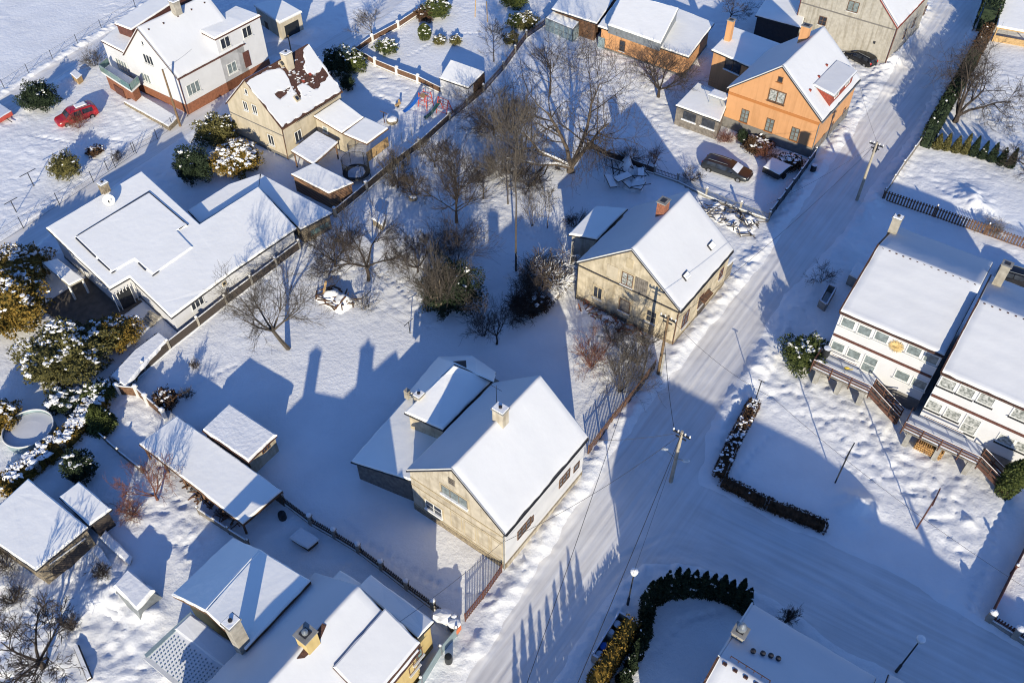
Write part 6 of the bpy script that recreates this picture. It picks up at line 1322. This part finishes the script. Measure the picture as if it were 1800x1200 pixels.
hedge('hedge', 'tall green clipped hedge beside the upper street', [at(1725,60), at(1748,-5), at(1775,-60)], 2.4, 4.0, 'leaf_dark', 0.02, 6, sz=0.25, snowsz=0.3, dens=0.8)
hedge('hedge', 'dark twiggy hedge along the upper street above the board fence', [at(1622,262), at(1660,195), at(1700,125)], 1.1, 3.0, 'leaf_dark', 0.05, 7, sz=0.24)
hedge('hedge', 'rough dark hedge thinning out above the snowy tree', [at(1700,125), at(1728,72)], 1.2, 2.6, 'leaf_brown', 0.1, 9, sz=0.24)
hedge('hedge', 'golden hedge behind the concrete bin enclosure', [at(1110,1106), at(1084,1150), at(1042,1215)], 1.1, 1.9, 'leaf_gold', 0.0, 8, sz=0.16)
# thujas
thuja0 = None
def thuja(px, py, H, label, grp, R=0.52, leaf='leaf_dark', seed=None):
    B = at(px, py); i = seed or int(px*7+py)
    rr_ = random.Random(i); R *= rr_.uniform(.85, 1.2); H *= rr_.uniform(.85, 1.12)
    return evergreen('thuja', label, B, R, H, i, leaf=leaf, snow=0.12, snowsz=.2, shape='cone', n=900, sz=0.2, group=grp, cat='tree', stem=True)
ts = [(1152,1056),(1166,1050),(1182,1046),(1198,1044),(1214,1043),(1231,1044),(1247,1046),(1263,1050),(1278,1056),(1293,1064),(1306,1072),(1138,1066),(1136,1084),(1134,1100),(1131,1116),(1126,1134),(1118,1154),(1108,1176),(1096,1200),(1082,1228)]
for i, (px, py) in enumerate(ts): thuja(px, py, (3.3 if i < 12 else 2.3)+0.6*((i*37) % 5)/5, 'dark conical thuja in the arc around the shaded lawn', 'thujas around the shaded lawn', 0.56)
ts = [(1645,262),(1660,265),(1677,268),(1693,271),(1708,275),(1724,280),(1740,285),(1757,290),(1773,295)]
for i, (px, py) in enumerate(ts): thuja(px, py, 2.2+0.5*((i*23) % 5)/5, 'conical thuja in the row below the snowy tree', 'thujas in the upper right garden', 0.62, 'leaf_dark' if i > 3 else 'leaf_olive')
# thuja row beyond the lower edge, whose pointed shadows fall over the street
for i in range(9): P = at(1040,1256)+(at(900,1500)-at(1040,1256))*(i/9.0); evergreen('thuja', 'dark conical thuja in the row continuing below the street lamp', P, 0.62, 3.4+0.6*((i*29) % 5)/5, 200+i, leaf='leaf_dark', snow=0, shape='cone', n=500, sz=0.24, group='thujas below the lower edge', cat='tree')

# ---- vehicles
def car(label, pos, ang, paint, roofpaint=None, L=4.5, Wd=1.78, Hc=1.48, kind='wagon', snow=None, tail=False, z=0.0):
    root = thing('parked_car', label, 'car', (pos.x, pos.y, z)); X = Vector((math.cos(ang), math.sin(ang), 0)); Y = Vector((-X.y, X.x, 0)); k = L/4.5; hw = Wd/2
    def Q(x, y, zz): return Vector((pos.x, pos.y, z))+X*x*k+Y*y+Z*zz
    # stations: x, belt half width, belt z, roof half width, roof z  (front = +x)
    if kind == 'wagon': st = [(-2.25,.62,.62,.55,.66),(-2.18,.80,.85,.66,.95),(-2.0,.86,.92,.68,1.28),(-1.7,.88,.93,.70,1.43),(-.8,.89,.93,.71,1.5),(.2,.89,.92,.69,1.47),(.62,.89,.91,.66,1.36),(1.25,.88,.90,.70,.98),(1.45,.87,.88,.72,.93),(2.0,.80,.78,.66,.82),(2.2,.66,.66,.52,.68),(2.25,.55,.55,.45,.57)]
    else: st = [(-2.25,.7,.75,.6,.8),(-2.2,.86,.95,.72,1.1),(-2.1,.88,1.0,.74,1.5),(-1.8,.89,1.0,.75,1.66),(-.5,.9,1.0,.76,1.72),(.4,.9,.99,.74,1.68),(.75,.89,.98,.7,1.5),(1.2,.88,.96,.72,1.08),(1.5,.86,.94,.72,1.0),(2.0,.82,.85,.68,.9),(2.2,.7,.7,.56,.74),(2.25,.6,.6,.5,.62)]
    s_ = hw/0.89; B_ = MB(); rings = []
    for x, bw, bz, rw, rz in st:
        zb = 0.30 if abs(x) < 2.1 else 0.40
        rings.append([Q(x, -bw*s_*.96, zb), Q(x, -bw*s_, (zb+bz)/2), Q(x, -bw*s_, bz), Q(x, -rw*s_, rz-.05*(rz-bz)), Q(x, -rw*s_*.75, rz), Q(x, 0, rz+.02), Q(x, rw*s_*.75, rz), Q(x, rw*s_, rz-.05*(rz-bz)), Q(x, bw*s_, bz), Q(x, bw*s_, (zb+bz)/2), Q(x, bw*s_*.96, zb)])
    m_ = 11; i0 = 0
    for r in rings: B_.v += [tuple(q) for q in r]
    for a_ in range(len(rings)-1):
        for b_ in range(m_): j = (b_+1) % m_; B_.f.append((a_*m_+b_, (a_+1)*m_+b_, (a_+1)*m_+j, a_*m_+j)); B_.mi.append(1 if roofpaint and b_ in (3,4,5,6) else 0)
    B_.f.append(tuple(range(m_))); B_.mi.append(0); n0 = (len(rings)-1)*m_; B_.f.append(tuple(range(n0+m_-1, n0-1, -1))); B_.mi.append(0)
    B_.build('body', [paint, roofpaint or paint], root, smooth=True)
    i1, i2 = (2, 7)     # glasshouse range
    for sd in (2, 7):
        for a_, b_ in (((3, 4), (4, 5))[0], (4, 5), (5, 6)):
            g = MB(); r0_, r1_ = rings[a_], rings[b_]; lo, hi = (sd, sd+1) if sd == 2 else (sd+1, sd); out = -Y if sd == 2 else Y
            def lp(r, t_): return r[lo].lerp(r[hi], t_)
            g.face([lp(r0_, .08).lerp(lp(r1_, .08), .06)+out*.012, lp(r0_, .08).lerp(lp(r1_, .08), .94)+out*.012, lp(r0_, .88).lerp(lp(r1_, .88), .94)+out*.012, lp(r0_, .88).lerp(lp(r1_, .88), .06)+out*.012]); g.build('side_window', 'glass_dark', root)
    def cross(i_, j_, t0, t1, nm, mt='glass_dark', o=0.02):
        g = MB(); r0_, r1_ = rings[i_], rings[j_]; P_ = []
        for r, t_ in ((r0_, t0), (r1_, t1)): pass
        aL = r0_[3].lerp(r1_[3], t0); aR = r0_[7].lerp(r1_[7], t0); bL = r0_[3].lerp(r1_[3], t1); bR = r0_[7].lerp(r1_[7], t1); aC = r0_[5].lerp(r1_[5], t0); bC = r0_[5].lerp(r1_[5], t1)
        g.face([aL+Z*o, aC+Z*o, bC+Z*o, bL+Z*o]); g.face([aC+Z*o, aR+Z*o, bR+Z*o, bC+Z*o]); return g.build(nm, mt, root)
    cross(6, 7, 0.02, 0.95, 'windshield', snow or 'glass_dark', 0.02); 
    g = MB(); r0_, r1_ = rings[1], rings[2]; g.face([r0_[3]-X*.02+Y*.08, r0_[7]-X*.02-Y*.08, r1_[7]-X*.02-Y*.05+Z*.02, r1_[3]-X*.02+Y*.05+Z*.02]); g.build('rear_window', 'glass_dark', root)
    for x in (-1.38, 1.38):
        for s in (-1, 1):
            c = Q(x, s*(hw-0.09), 0.33); w_ = MB(); w_.tube([c-Y*0.11, c+Y*0.11], 0.33, 18); wo = w_.build('wheel', 'rubber', root); w_ = MB(); w_.tube([c+Y*s*0.105, c+Y*s*0.125], 0.2, 14); w_.build('rim', 'rim', wo)
    for s in (-1, 1):
        g = MB(); g.box(Q(2.08, s*.62, .66), .2, .3, .14, X); g.build('headlight', 'lamp_glass', root); g = MB(); g.box(Q(-2.17, s*.7, .86), .1, .2, .26, X); g.build('tail_light', 'tail_light', root)
        g = MB(); g.box(Q(.75, s*(hw+.08), .98), .16, .18, .12, X); g.build('mirror', paint, root); g = MB(); g.beam(Q(-1.7, s*.58, (1.5 if kind == 'wagon' else 1.72)), Q(.1, s*.58, (1.53 if kind == 'wagon' else 1.74)), .04, .05); g.build('roof_rail', 'metal_grey', root)
    return root
def cpos(a, b): return (at(*a)+at(*b))/2
pa = at(1236,290); pb = at(1318,318); car('dark grey estate car with bronze-tinted roof and frosted windscreen in the orange house yard', (pa+pb)/2, math.atan2(pb.y-pa.y, pb.x-pa.x), 'car_grey', 'car_roof_bronze', L=5.9, Wd=2.2, snow='snow_icy')
pa = at(168,200); pb = at(106,222); car('red minivan with snow on its roof beside the dark round evergreen', (pa+pb)/2, math.atan2(pb.y-pa.y, pb.x-pa.x), 'red_paint', None, L=5.1, Wd=2.0, kind='van')
pc = (at(168,200)+at(106,222))/2; mb = MB(); snow_slab(mb, [pc+V*0+Vector((math.cos(a_)*0, 0, 0))+q for q in ()] or [pc+(at(168,200)-pc).normalized()*s_+Z.cross((at(168,200)-pc).normalized())*t_+Z*1.73 for s_, t_ in ((.2,-.35),(1.6,-.35),(1.6,.55),(.2,.55))], 0.10); mb.build('roof_snow', 'snow', bpy.data.objects['parked_car.001'])
pa = at(1528,118); pb = at(1492,100); car('black estate car parked between the orange and grey houses, tail lights to the street', (pa+pb)/2, math.atan2(pb.y-pa.y, pb.x-pa.x), 'car_black', None, L=4.6)
pa = at(1752,486); pb = at(1830,510); car('black car behind the straw sun house at the right edge', (pa+pb)/2, math.atan2(pb.y-pa.y, pb.x-pa.x), 'car_black', None, L=4.6)
# trailers
def trailer(label, pts_, h, m, lidm, wheel=True):
    P = [at(*p) for p in pts_]; c = ctr(P); root = thing('trailer', label, 'trailer', c); mb = MB(); pp = P if area2(P) > 0 else P[::-1]
    mb.prism([q+Z*.45 for q in pp], [q+Z*h for q in pp]); mb.build('body', m, root); sb = MB(); snow_slab(sb, [q+Z*h for q in pp], 0.12); sb.build('cover_snow', lidm, root)
    d = (pp[1]-pp[0]).normalized() if (pp[1]-pp[0]).length > (pp[2]-pp[1]).length else (pp[2]-pp[1]).normalized(); s = d.cross(Z); hw = min((pp[1]-pp[0]).length, (pp[2]-pp[1]).length)/2+.12
    for k in (-1, 1): w_ = MB(); w_.tube([c+s*k*(hw-.1)+Z*.35, c+s*k*(hw+.12)+Z*.35], 0.34, 16); w_.build('wheel', 'rubber', root)
    mb = MB(); L_ = max((pp[1]-pp[0]).length, (pp[2]-pp[1]).length)/2; mb.beam(c+d*L_+Z*.5, c+d*(L_+1.2)+Z*.45, .08, .08); mb.build('drawbar', 'metal_dark', root)
trailer('covered dark trailer with snowy lid beside the orange house corner', [(1338,308),(1366,322),(1386,306),(1354,292)], 1.15, 'metal_dark', 'snow')
trailer('red flatbed trailer cut off at the left edge', [(-22,206),(3,222),(26,208),(2,192)], 1.0, 'red_plastic', 'snow_icy')

# ---- play yard
def poly_frame(name, label, cat, segs, m, r=0.05, loc=None):
    mb = MB()
    for a_, b_ in segs: mb.tube([a_, b_], r, 6)
    return mb
c = at(735,190); root = thing('climbing_frame', 'red climbing frame with blue slide beside the white pillar fence', 'playground', c); mb = MB()
for dx, dy in ((0,0),(1.5,0),(1.5,1.3),(0,1.3)): q = c+V*dx+U*dy; mb.tube([q, q+(c+V*.75+U*.65-q)*0.25+Z*2.2], 0.06, 6)
for zz in (0.7, 1.3, 1.9): 
    for k in range(4): o = [(0,0),(1.5,0),(1.5,1.3),(0,1.3)]; f = 0.25*zz/2.2; q = c+V*o[k][0]+U*o[k][1]; q2 = c+V*o[(k+1)%4][0]+U*o[(k+1)%4][1]; ce = c+V*.75+U*.65; mb.tube([q+(ce-q)*f+Z*zz, q2+(ce-q2)*f+Z*zz], 0.035, 5)
mb.build('frame', 'red_plastic', root); mb = MB(); a_ = c+V*.2+U*.5+Z*1.9; b_ = c-U*2.1-V*.6+Z*.25
for k in range(6): t0, t1 = k/6, (k+1)/6; mb.beam(a_.lerp(b_, t0)-Z*.3*math.sin(t0*3.14), a_.lerp(b_, t1)-Z*.3*math.sin(t1*3.14), 0.5, 0.06)
mb.build('slide', 'blue_plastic', root); mb = MB(); mb.beam(c+V*.3+U*.3+Z*1.9, c+V*1.2+U*.3+Z*1.9, .9, .05); mb.build('platform', 'wood_pale', root)
c = at(772,198); root = thing('climbing_frame', 'red tube ladder frame with dark green slide beside the garden hut', 'playground', c); mb = MB()
for dx in (0, 1.6): q = c+V*dx; mb.tube([q-U*.6, q+Z*2.3], 0.06, 6); mb.tube([q+U*.9, q+Z*2.3], 0.06, 6)
for zz in (0.6, 1.1, 1.6, 2.25): mb.tube([c-U*.6*(1-zz/2.3)+Z*zz, c+V*1.6-U*.6*(1-zz/2.3)+Z*zz], 0.035, 5); mb.tube([c+U*.9*(1-zz/2.3)+Z*zz, c+V*1.6+U*.9*(1-zz/2.3)+Z*zz], 0.035, 5)
mb.build('frame', 'red_plastic', root); mb = MB()
a_ = c+V*.2+Z*1.7; b_ = c-U*2.4-V*.4+Z*.25
for k in range(6): t0, t1 = k/6, (k+1)/6; mb.beam(a_.lerp(b_, t0)-Z*.3*math.sin(t0*3.14), a_.lerp(b_, t1)-Z*.3*math.sin(t1*3.14), 0.5, 0.07)
mb.build('slide', 'green_dark_plastic', root)
c = at(700,190); root = thing('spring_rider', 'small wooden rocking toy standing alone in the trampled snow', 'toy', c); mb = MB(); mb.lathe(c, [(.16, 0), (.12, .2), (.16, .4)], 10); mb.build('spring', 'metal_dark', root); mb = MB(); mb.box(c+Z*.55, .9, .25, .25, U); mb.box(c+Z*.85+U*.3, .2, .2, .45, U); mb.build('seat', 'wood_pale', root)
c = at(690,217); root = thing('planter', 'round stone planter heaped with snow by the cottage porch', 'planter', c); mb = MB(); mb.lathe(c, [(.55, 0), (.75, .35), (.72, .55), (.6, .5)], 16); mb.build('bowl', 'stone', root); mb = MB(); mb.blob(c+Z*.62, .68, .68, .28, .1, 3, 2); mb.build('snow_cap', 'snow', root)
c = at(676,218); mb = MB(); mb.tube([c, c+Z*1.7], .05, 6); mb.tube([c+Z*1.65-V*.5, c+Z*1.65+V*.6], .05, 6); simple('wooden_post', 'short wooden T-post beside the round planter', 'post', mb, 'wood_brown')
root = thing('swing', 'orange wooden swing frame at the top edge of the lawn', 'swing', at(845,30)); mb = MB()
for px, py in ((835,32),(857,41)): q = at(px, py); mb.tube([q, q+Z*2.7+(at(849,-10)-q).normalized()*1.2], .08, 6)
for px, py in ((862,-15),(886,-8)): q = at(px, py); mb.tube([q, q+Z*2.7-(at(849,-10)-q).normalized()*(-1.0)], .08, 6)
mb.build('frame', 'wood_pale', root)
# trampoline with net
c = at(628,312); root = thing('trampoline', 'round trampoline with dark safety net in the cottage yard', 'trampoline', c); R_ = 1.55
mb = MB(); mb.tube([c+Vector((math.cos(a_)*R_, math.sin(a_)*R_, .75)) for a_ in [2*math.pi*k/28 for k in range(29)]], .05, 6); 
for k in range(6): a_ = 2*math.pi*k/6; q = c+Vector((math.cos(a_)*R_, math.sin(a_)*R_, 0)); mb.tube([q, q+Z*2.5], .035, 5)
mb.tube([c+Vector((math.cos(a_)*R_, math.sin(a_)*R_, 2.5)) for a_ in [2*math.pi*k/28 for k in range(29)]], .03, 5); mb.build('frame', 'black_plastic', root)
mb = MB(); mb.lathe(c+Z*.72, [(R_*.96, 0), (R_*.96, .04)], 28); mb.build('mat', 'black_plastic', root); mb = MB(); mb.blob(c+Z*.78, R_*.7, R_*.7, .08, .2, 5, 2); mb.build('snow_patch', 'snow_icy', root)
mb = MB(); n_ = 72
for k in range(n_): a_ = 2*math.pi*k/n_; q = c+Vector((math.cos(a_)*R_*.97, math.sin(a_)*R_*.97, 0)); mb.tube([q+Z*.8, q+Z*2.45], .012, 3, False)
for j in range(14): mb.tube([c+Vector((math.cos(a_)*R_*.97, math.sin(a_)*R_*.97, .85+j*.12)) for a_ in [2*math.pi*k/28 for k in range(29)]], .009, 3, False)
mb.build('net', 'black_plastic', root)
# clothes posts
def tpost(label, b, h, d, m='metal_dark', r=.045, w_=1.3):
    P = at(*b); root = thing('clothes_post', label, 'post', P, 'clothes posts'); mb = MB(); mb.tube([P, P+Z*h], r, 6); mb.build('post', m, root); mb = MB(); mb.tube([P+Z*h-d*w_/2, P+Z*h+d*w_/2], r*.8, 6); mb.build('crossbar', m, root); return P+Z*h
c1 = tpost('clothes post near the edge of the roof shadow above the beige house', (721,588), 1.7, U); c2 = tpost('clothes post near the woodpile', (648,541), 1.8, U)
wire('clothes rope strung between the two garden posts, lower strand', [c1-U*.5, c2-U*.5], .08, .012, 'clothes ropes'); wire('clothes rope strung between the two garden posts, upper strand', [c1+U*.5, c2+U*.5], .08, .012, 'clothes ropes')
tpost('dark red clothes post in the trampled garden below the firewood', (1610,930), hgt((1610,930),(1644,872)), U, 'wood_red', .06, 1.9); tpost('dark clothes post in the trampled garden below the straw sun house', (1467,850), hgt((1467,850),(1496,793)), U, 'metal_dark', .06, 1.9)
tpost('clothes post at the end of the snow-sprinkled box hedge', (1328,703), 2.6, V, 'metal_dark', .045, 0.6); tpost('dark T-shaped clothes post in the shaded snow at the left', (60,328), 1.9, U, 'metal_dark', .05, 2.0)
tpost('dark T-shaped clothes post near the lane bend at the left', (30,375), 1.7, U, 'metal_dark', .05, 1.6)
# pool
c = at(57,765); c2 = at(95,742); root = thing('swimming_pool', 'round above-ground pool filled with smooth snow', 'pool', c); mb = MB(); R_ = 2.05; mb.tube([c+Z*0, c+Z*1.0], R_, 36, False); mb.build('pool_wall', 'metal_blue_grey', root)
mb = MB(); mb.lathe(c+Z*.5, [(R_-.04, 0), (R_-.04, .18), (R_*.5, .24), (.05, .25)], 36); mb.build('pool_snow', 'snow_dimmed', root); mb = MB(); mb.tube([c+Vector((math.cos(a_)*R_, math.sin(a_)*R_, 1.02)) for a_ in [2*math.pi*k/36 for k in range(37)]], .06, 6); mb.build('rim', 'trim_white', root)
# bin enclosures, bins
def openbox(name, label, cat, P, h, m, mid=False, t=.16):
    pp = P if area2(P) > 0 else P[::-1]; root = thing(name, label, cat, ctr(P)); mb = MB(); sn = MB(); n_ = len(pp)
    for k in range(n_): a_, b_ = pp[k], pp[(k+1) % n_]; mb.beam(a_+Z*h/2, b_+Z*h/2, t, h); sn.beam(a_+Z*(h+.03), b_+Z*(h+.03), t*.85, .06)
    if mid: a_ = (pp[0]+pp[1])/2 if (pp[1]-pp[0]).length > (pp[2]-pp[1]).length else (pp[1]+pp[2])/2; b_ = (pp[2]+pp[3])/2 if (pp[1]-pp[0]).length > (pp[2]-pp[1]).length else (pp[3]+pp[0])/2; mb.beam(a_+Z*h*.48, b_+Z*h*.48, t, h*.96)
    mb.build('concrete_wall', m, root); sn.build('snow_cap', 'snow_icy', root); return root
openbox('bin_enclosure', 'long grey concrete bin enclosure beside the golden hedge', 'bin enclosure', [at(1086,1088), at(1104,1099), at(1062,1176), at(1040,1162)], 1.2, 'concrete', True)
def barrel(label, P, r, h, m, cat='barrel', name='barrel', cap='snow_icy', grp=None):
    root = thing(name, label, cat, P, grp); mb = MB(); mb.lathe(P, [(r*.92, 0), (r, h*.15), (r*1.02, h*.5), (r, h*.85), (r*.94, h)], 16); mb.build('drum', m, root); mb = MB(); mb.lathe(P+Z*h, [(r*.95, 0), (r*.9, .05), (.05, .09)], 16); mb.build('lid', cap, root)
barrel('dark grey bin in the upper compartment of the long enclosure', at(1083,1107), .3, 1.0, 'metal_dark'); barrel('grey metal bin below the dark one in the enclosure', at(1071,1122), .32, 1.0, 'metal_grey')
barrel('bright blue bin in the long concrete enclosure', at(1060,1146), .32, 1.0, 'blue_plastic', cap='blue_plastic'); barrel('grey lidded bin at the lower end of the enclosure', at(1052,1160), .3, 1.0, 'metal_grey')
openbox('bin_enclosure', 'small grey concrete planter box by the straw sun house', 'planter', [at(1437,540), at(1448,548), at(1465,518), at(1452,512)], 1.0, 'concrete'); 
mb = MB(); pp = [at(1486,500), at(1500,508), at(1514,486), at(1500,478)]; pp = pp if area2(pp) > 0 else pp[::-1]; root = thing('utility_cabinet', 'grey utility cabinet against the straw sun house', 'cabinet', ctr(pp)); mb.prism(pp, [q+Z*1.3 for q in pp]); mb.build('cabinet', 'concrete', root); sb = MB(); snow_slab(sb, [q+Z*1.3 for q in pp], .14); sb.build('snow_cap', 'snow', root)
barrel('black rain barrel on the left end of the raised deck', R1.P(-0.4, 0.2, 2.4), .34, 1.0, 'black_plastic'); c = R1.P(-0.9, 2.4, 2.5); mb = MB(); mb.blob(c+Z*.12, .25, .18, .14, .1, 2, 2); mb.tube([c+V*.2+Z*.1, c+V*.5+Z*.3], .05, 6); simple('watering_can', 'yellow watering can on the raised deck', 'watering can', mb, 'yellow')
barrel('small dark bin in front of the pale metal gate', at(789,1163), .28, .9, 'black_plastic', cap='black_plastic'); barrel('black drum between the carport and the snowy table box', at(498,912), .32, .8, 'black_plastic', cap='black_plastic')
barrel('round-lidded bin on the street side of the orange yard fence', at(1428,303), .33, 1.0, 'metal_dark')
# brick mail pillar with snow
c = at(800,1110); root = thing('mail_pillar', 'brick gate pillar with red mailbox, heaped with snow', 'pillar', c); mb = MB(); mb.box(c+Z*.6, .6, .45, 1.2, V); mb.build('pillar', 'stone', root); mb = MB(); mb.box(c+Z*.8+V*.35, .12, .5, .6, V); mb.build('mailbox', 'orange_plastic', root); mb = MB(); mb.blob(c+Z*1.35, .5, .4, .18, .1, 4, 2); mb.blob(c+Z*1.15-V*1.0+U*.1, .8, .6, .25, .15, 9, 2); mb.box(c+Z*.5-V*1.0+U*.1, 1.1, .8, 1.0, V); mb.v = mb.v; mb.build('snow_cap', 'snow', root)
# snowy table / box
def lowbox(name, label, cat, pts_, h, m, t=.16, legs=False):
    P = [at(*p) for p in pts_]; pp = P if area2(P) > 0 else P[::-1]; root = thing(name, label, cat, ctr(pp)); mb = MB(); q = offset([Vector((a_.x, a_.y, 0)) for a_ in pp], .08); mb.prism(q, [a_+Z*h for a_ in q]); mb.build('body', m, root); sb = MB(); snow_slab(sb, [a_+Z*h for a_ in pp], t, .04, 0, .3); sb.build('snow_cap', 'snow', root); return root
lowbox('sandbox', 'low dark box with a snow-covered lid in the shaded yard', 'box', [(511,952),(543,972),(563,955),(531,934)], .55, 'boards_dark')
lowbox('rabbit_hutch', 'small stone hutch with snow cap beside the low spreading bare tree', 'hutch', [(655,398),(674,410),(680,392),(662,384)], 1.0, 'stone', .2)
lowbox('compost_box', 'small yellowish box standing beside the white house drive', 'box', [(128,142),(140,152),(149,144),(137,134)], 1.0, 'wood_pale', .12)
lowbox('log_stack', 'snow-topped stack of logs below the wood store', 'log stack', [(180,952),(232,1000),(236,985),(190,938)], .45, 'wood_brown', .25); lowbox('board_stack', 'stack of weathered boards below the stone shed', 'board stack', [(166,972),(192,1006),(200,998),(176,964)], .5, 'boards_grey', .02)
# covered heap
root = thing('covered_heap', 'tarpaulin-covered heap under rounded snow, left of the broad wing roof', 'heap', at(228,1068))
mound(root, [at(*p) for p in ((160,1040),(200,1020),(215,1060),(235,1090),(200,1095),(165,1070))], 0.7, 'snow', 8, name='snow_skirt')
P_ = [at(*p) for p in ((207,1046),(236,1012),(284,1052),(250,1092))]; P_ = P_ if area2(P_) > 0 else P_[::-1]; q = [Vector((a_.x, a_.y, 0)) for a_ in P_]; mb = MB(); mb.prism(offset(q, -.15), [a_+Z*1.15 for a_ in offset(q, .25)]); mb.build('tarpaulin', 'metal_grey', root); sb = MB(); snow_slab(sb, [a_+Z*1.15 for a_ in offset(q, .15)], .4, .12, 0, .4); sb.build('tarpaulin_snow', 'snow', root)
root = thing('woodpile', 'snow-covered heap of logs and planks in the garden below the spreading tree', 'woodpile', at(590,540)); q = [(548,525),(590,508),(632,530),(600,556)]
mound(root, [at(*p) for p in q], .8, 'snow', 4, rough=1.0); sticks(root, q, 34, 'wood_brown', (.25, .8), (.5, 1.9), 9, 'logs', (.08, .18)); mb = MB(); p = at(568,520); mb.tube([p, p+Z*2.4+V*.9], .13, 6); mb.build('leaning_trunk', 'wood_pale', root)
root = thing('junk_heap', 'snow-covered heap of timber and scrap behind the ochre house', 'heap', at(1110,325)); q = [(1062,322),(1098,284),(1140,300),(1128,345)]
mound(root, [at(*p) for p in q], 1.5, 'snow', 12, rough=1.2); sticks(root, q, 30, 'tile_dark', (.6, 1.5), (.6, 2.4), 3); rg = random.Random(17)
for k in range(5):
    p = at(1072+rg.uniform(-4, 60), 318+rg.uniform(-28, 24)); nn_ = Vector((rg.uniform(-.22,.22), rg.uniform(-.22,.22), 1)).normalized(); xx = nn_.cross(Vector((rg.uniform(-1,1), rg.uniform(-1,1), 0))).normalized(); mb = MB(); mb.m = 0; w1, w2 = rg.uniform(1.0, 2.0), rg.uniform(.7, 1.4)
    mb.box(p+Z*rg.uniform(.8, 1.35), w1, w2, .1, xx, nn_.cross(xx), nn_); c_ = Vector(mb.v[0])*0; c_ = sum((Vector(v) for v in mb.v), Vector((0,0,0)))/8; mb.m = 1; mb.box(c_+nn_*.11, w1*.96, w2*.94, .12, xx, nn_.cross(xx), nn_); mb.build('sheet', ['tile_dark', 'snow'], root)
root = thing('plank_heap', 'heap of snowy planks and garden clutter at the ochre house corner by the metal fence', 'heap', at(1280,395)); q = [(1225,375),(1250,352),(1338,392),(1318,425)]
mound(root, [at(*p) for p in q], .75, 'snow', 15, rough=1.2); sticks(root, q, 50, 'wood_grey', (.25, .9), (.5, 2.0), 7, 'planks'); sticks(root, q, 26, 'boards_dark', (.25, .8), (.4, 1.6), 8, 'beams')
root = thing('rubble_heap', 'bricks and planks under snow along the ochre house front', 'heap', at(1060,560)); q = [(1012,545),(1020,528),(1145,590),(1135,612)]
mound(root, [at(*p) for p in q], .5, 'snow', 19, rough=1.2); sticks(root, q, 60, 'brick', (.1, .55), (.2, 1.0), 11, 'bricks'); sticks(root, q, 30, 'wood_grey', (.1, .55), (.3, 1.4), 12, 'planks')
lowbox('lean_to_shed', 'tilted snowy board roof leaning near the left wall of the ochre house', 'shed', [(958,520),(970,540),(1008,500),(994,488)], .8, 'wood_grey', .15)
# gazebo top right
Gz = [at(1752,48,2.4), at(1830,62,2.4), at(1830,0,2.9), at(1762,-8,2.9)]; root = thing('gazebo', 'open timber gazebo with snow-covered roof at the upper right edge', 'gazebo', ctr(Gz)); roof_on(root, [Gz], 'wood_pale', .2, .2, 0)
for q in Gz: mb = MB(); v_ = (ctr(Gz)-Vector((q.x,q.y,0))).normalized()*.4; mb.beam(Vector((q.x,q.y,0))+v_, Vector((q.x,q.y,2.3))+v_, .18, .18); mb.beam(Vector((q.x,q.y,1.7))+v_, Vector((q.x,q.y,2.3))+v_*2.4, .12, .12); mb.build('post', 'wood_pale', root)
mb = MB(); q0, q1 = Gz[0], Gz[1]; mb.beam(Vector((q0.x,q0.y,.6))+U*.5, Vector((q1.x,q1.y,.6))+U*.5, .12, .9); mb.build('low_panel', 'wood_pale', root)

# trees beyond the lower edge whose crowns shade the garden
for (px, py, V_, H_, R_, sd) in ((0,0,20.6,7.6,1.6,301),(0,0,26.3,8.0,1.0,302)):
    o_ = at(1262,1158,0); P = at(1262,1158,9.3); P = Vector((P.x, P.y, 0))+V*V_-U*0.5; evergreen('conifer', ['broad conifer between the terraced houses beyond the lower edge', 'slim conifer beyond the lower right edge'][sd-301], P, R_, 9.6+(sd-301)*0.3, sd, leaf='leaf_dark', snow=0, shape='cone', n=900, sz=.3, cat='tree')

root = thing('garden_clutter', 'snowy boards and odds and ends along the open side of the long carport', 'clutter', at(375,900)); q = [(318,850),(328,842),(425,925),(412,935)]
mound(root, [at(*p) for p in q], .45, 'snow', 23, rough=1.2); sticks(root, q, 40, 'wood_brown', (.15, .6), (.3, 1.5), 13, 'boards'); sticks(root, q, 16, 'metal_grey', (.15, .6), (.3, .9), 14, 'scrap')
root = thing('fallen_log', 'long snow-capped log lying near the lower left corner', 'log', at(148,1165)); mb = MB(); mb.tube([at(136,1138)+Z*.2, at(160,1196)+Z*.2], .2, 8); mb.build('log', 'bark_dark', root); mb = MB(); mb.beam(at(136,1138)+Z*.42, at(160,1196)+Z*.42, .26, .1); mb.build('snow_cap', 'snow', root)
root = thing('boulder', 'snow-capped boulder in the garden near the small bare tree', 'boulder', at(727,352)); mb = MB(); mb.blob(at(727,352)+Z*.25, .5, .4, .4, .3, 4, 2); mb.build('stone', 'stone', root); mb = MB(); mb.blob(at(727,352)+Z*.5, .42, .34, .2, .2, 4, 2); mb.build('snow_cap', 'snow', root)

# keep the hierarchy at thing > part > sub-part
def depth(o):
    d = 0
    while o.parent is not None: o = o.parent; d += 1
    return d
for o in list(bpy.data.objects):
    while depth(o) > 2:
        p = o.parent; g = p
        while g.parent is not None: g = g.parent
        p.parent = g
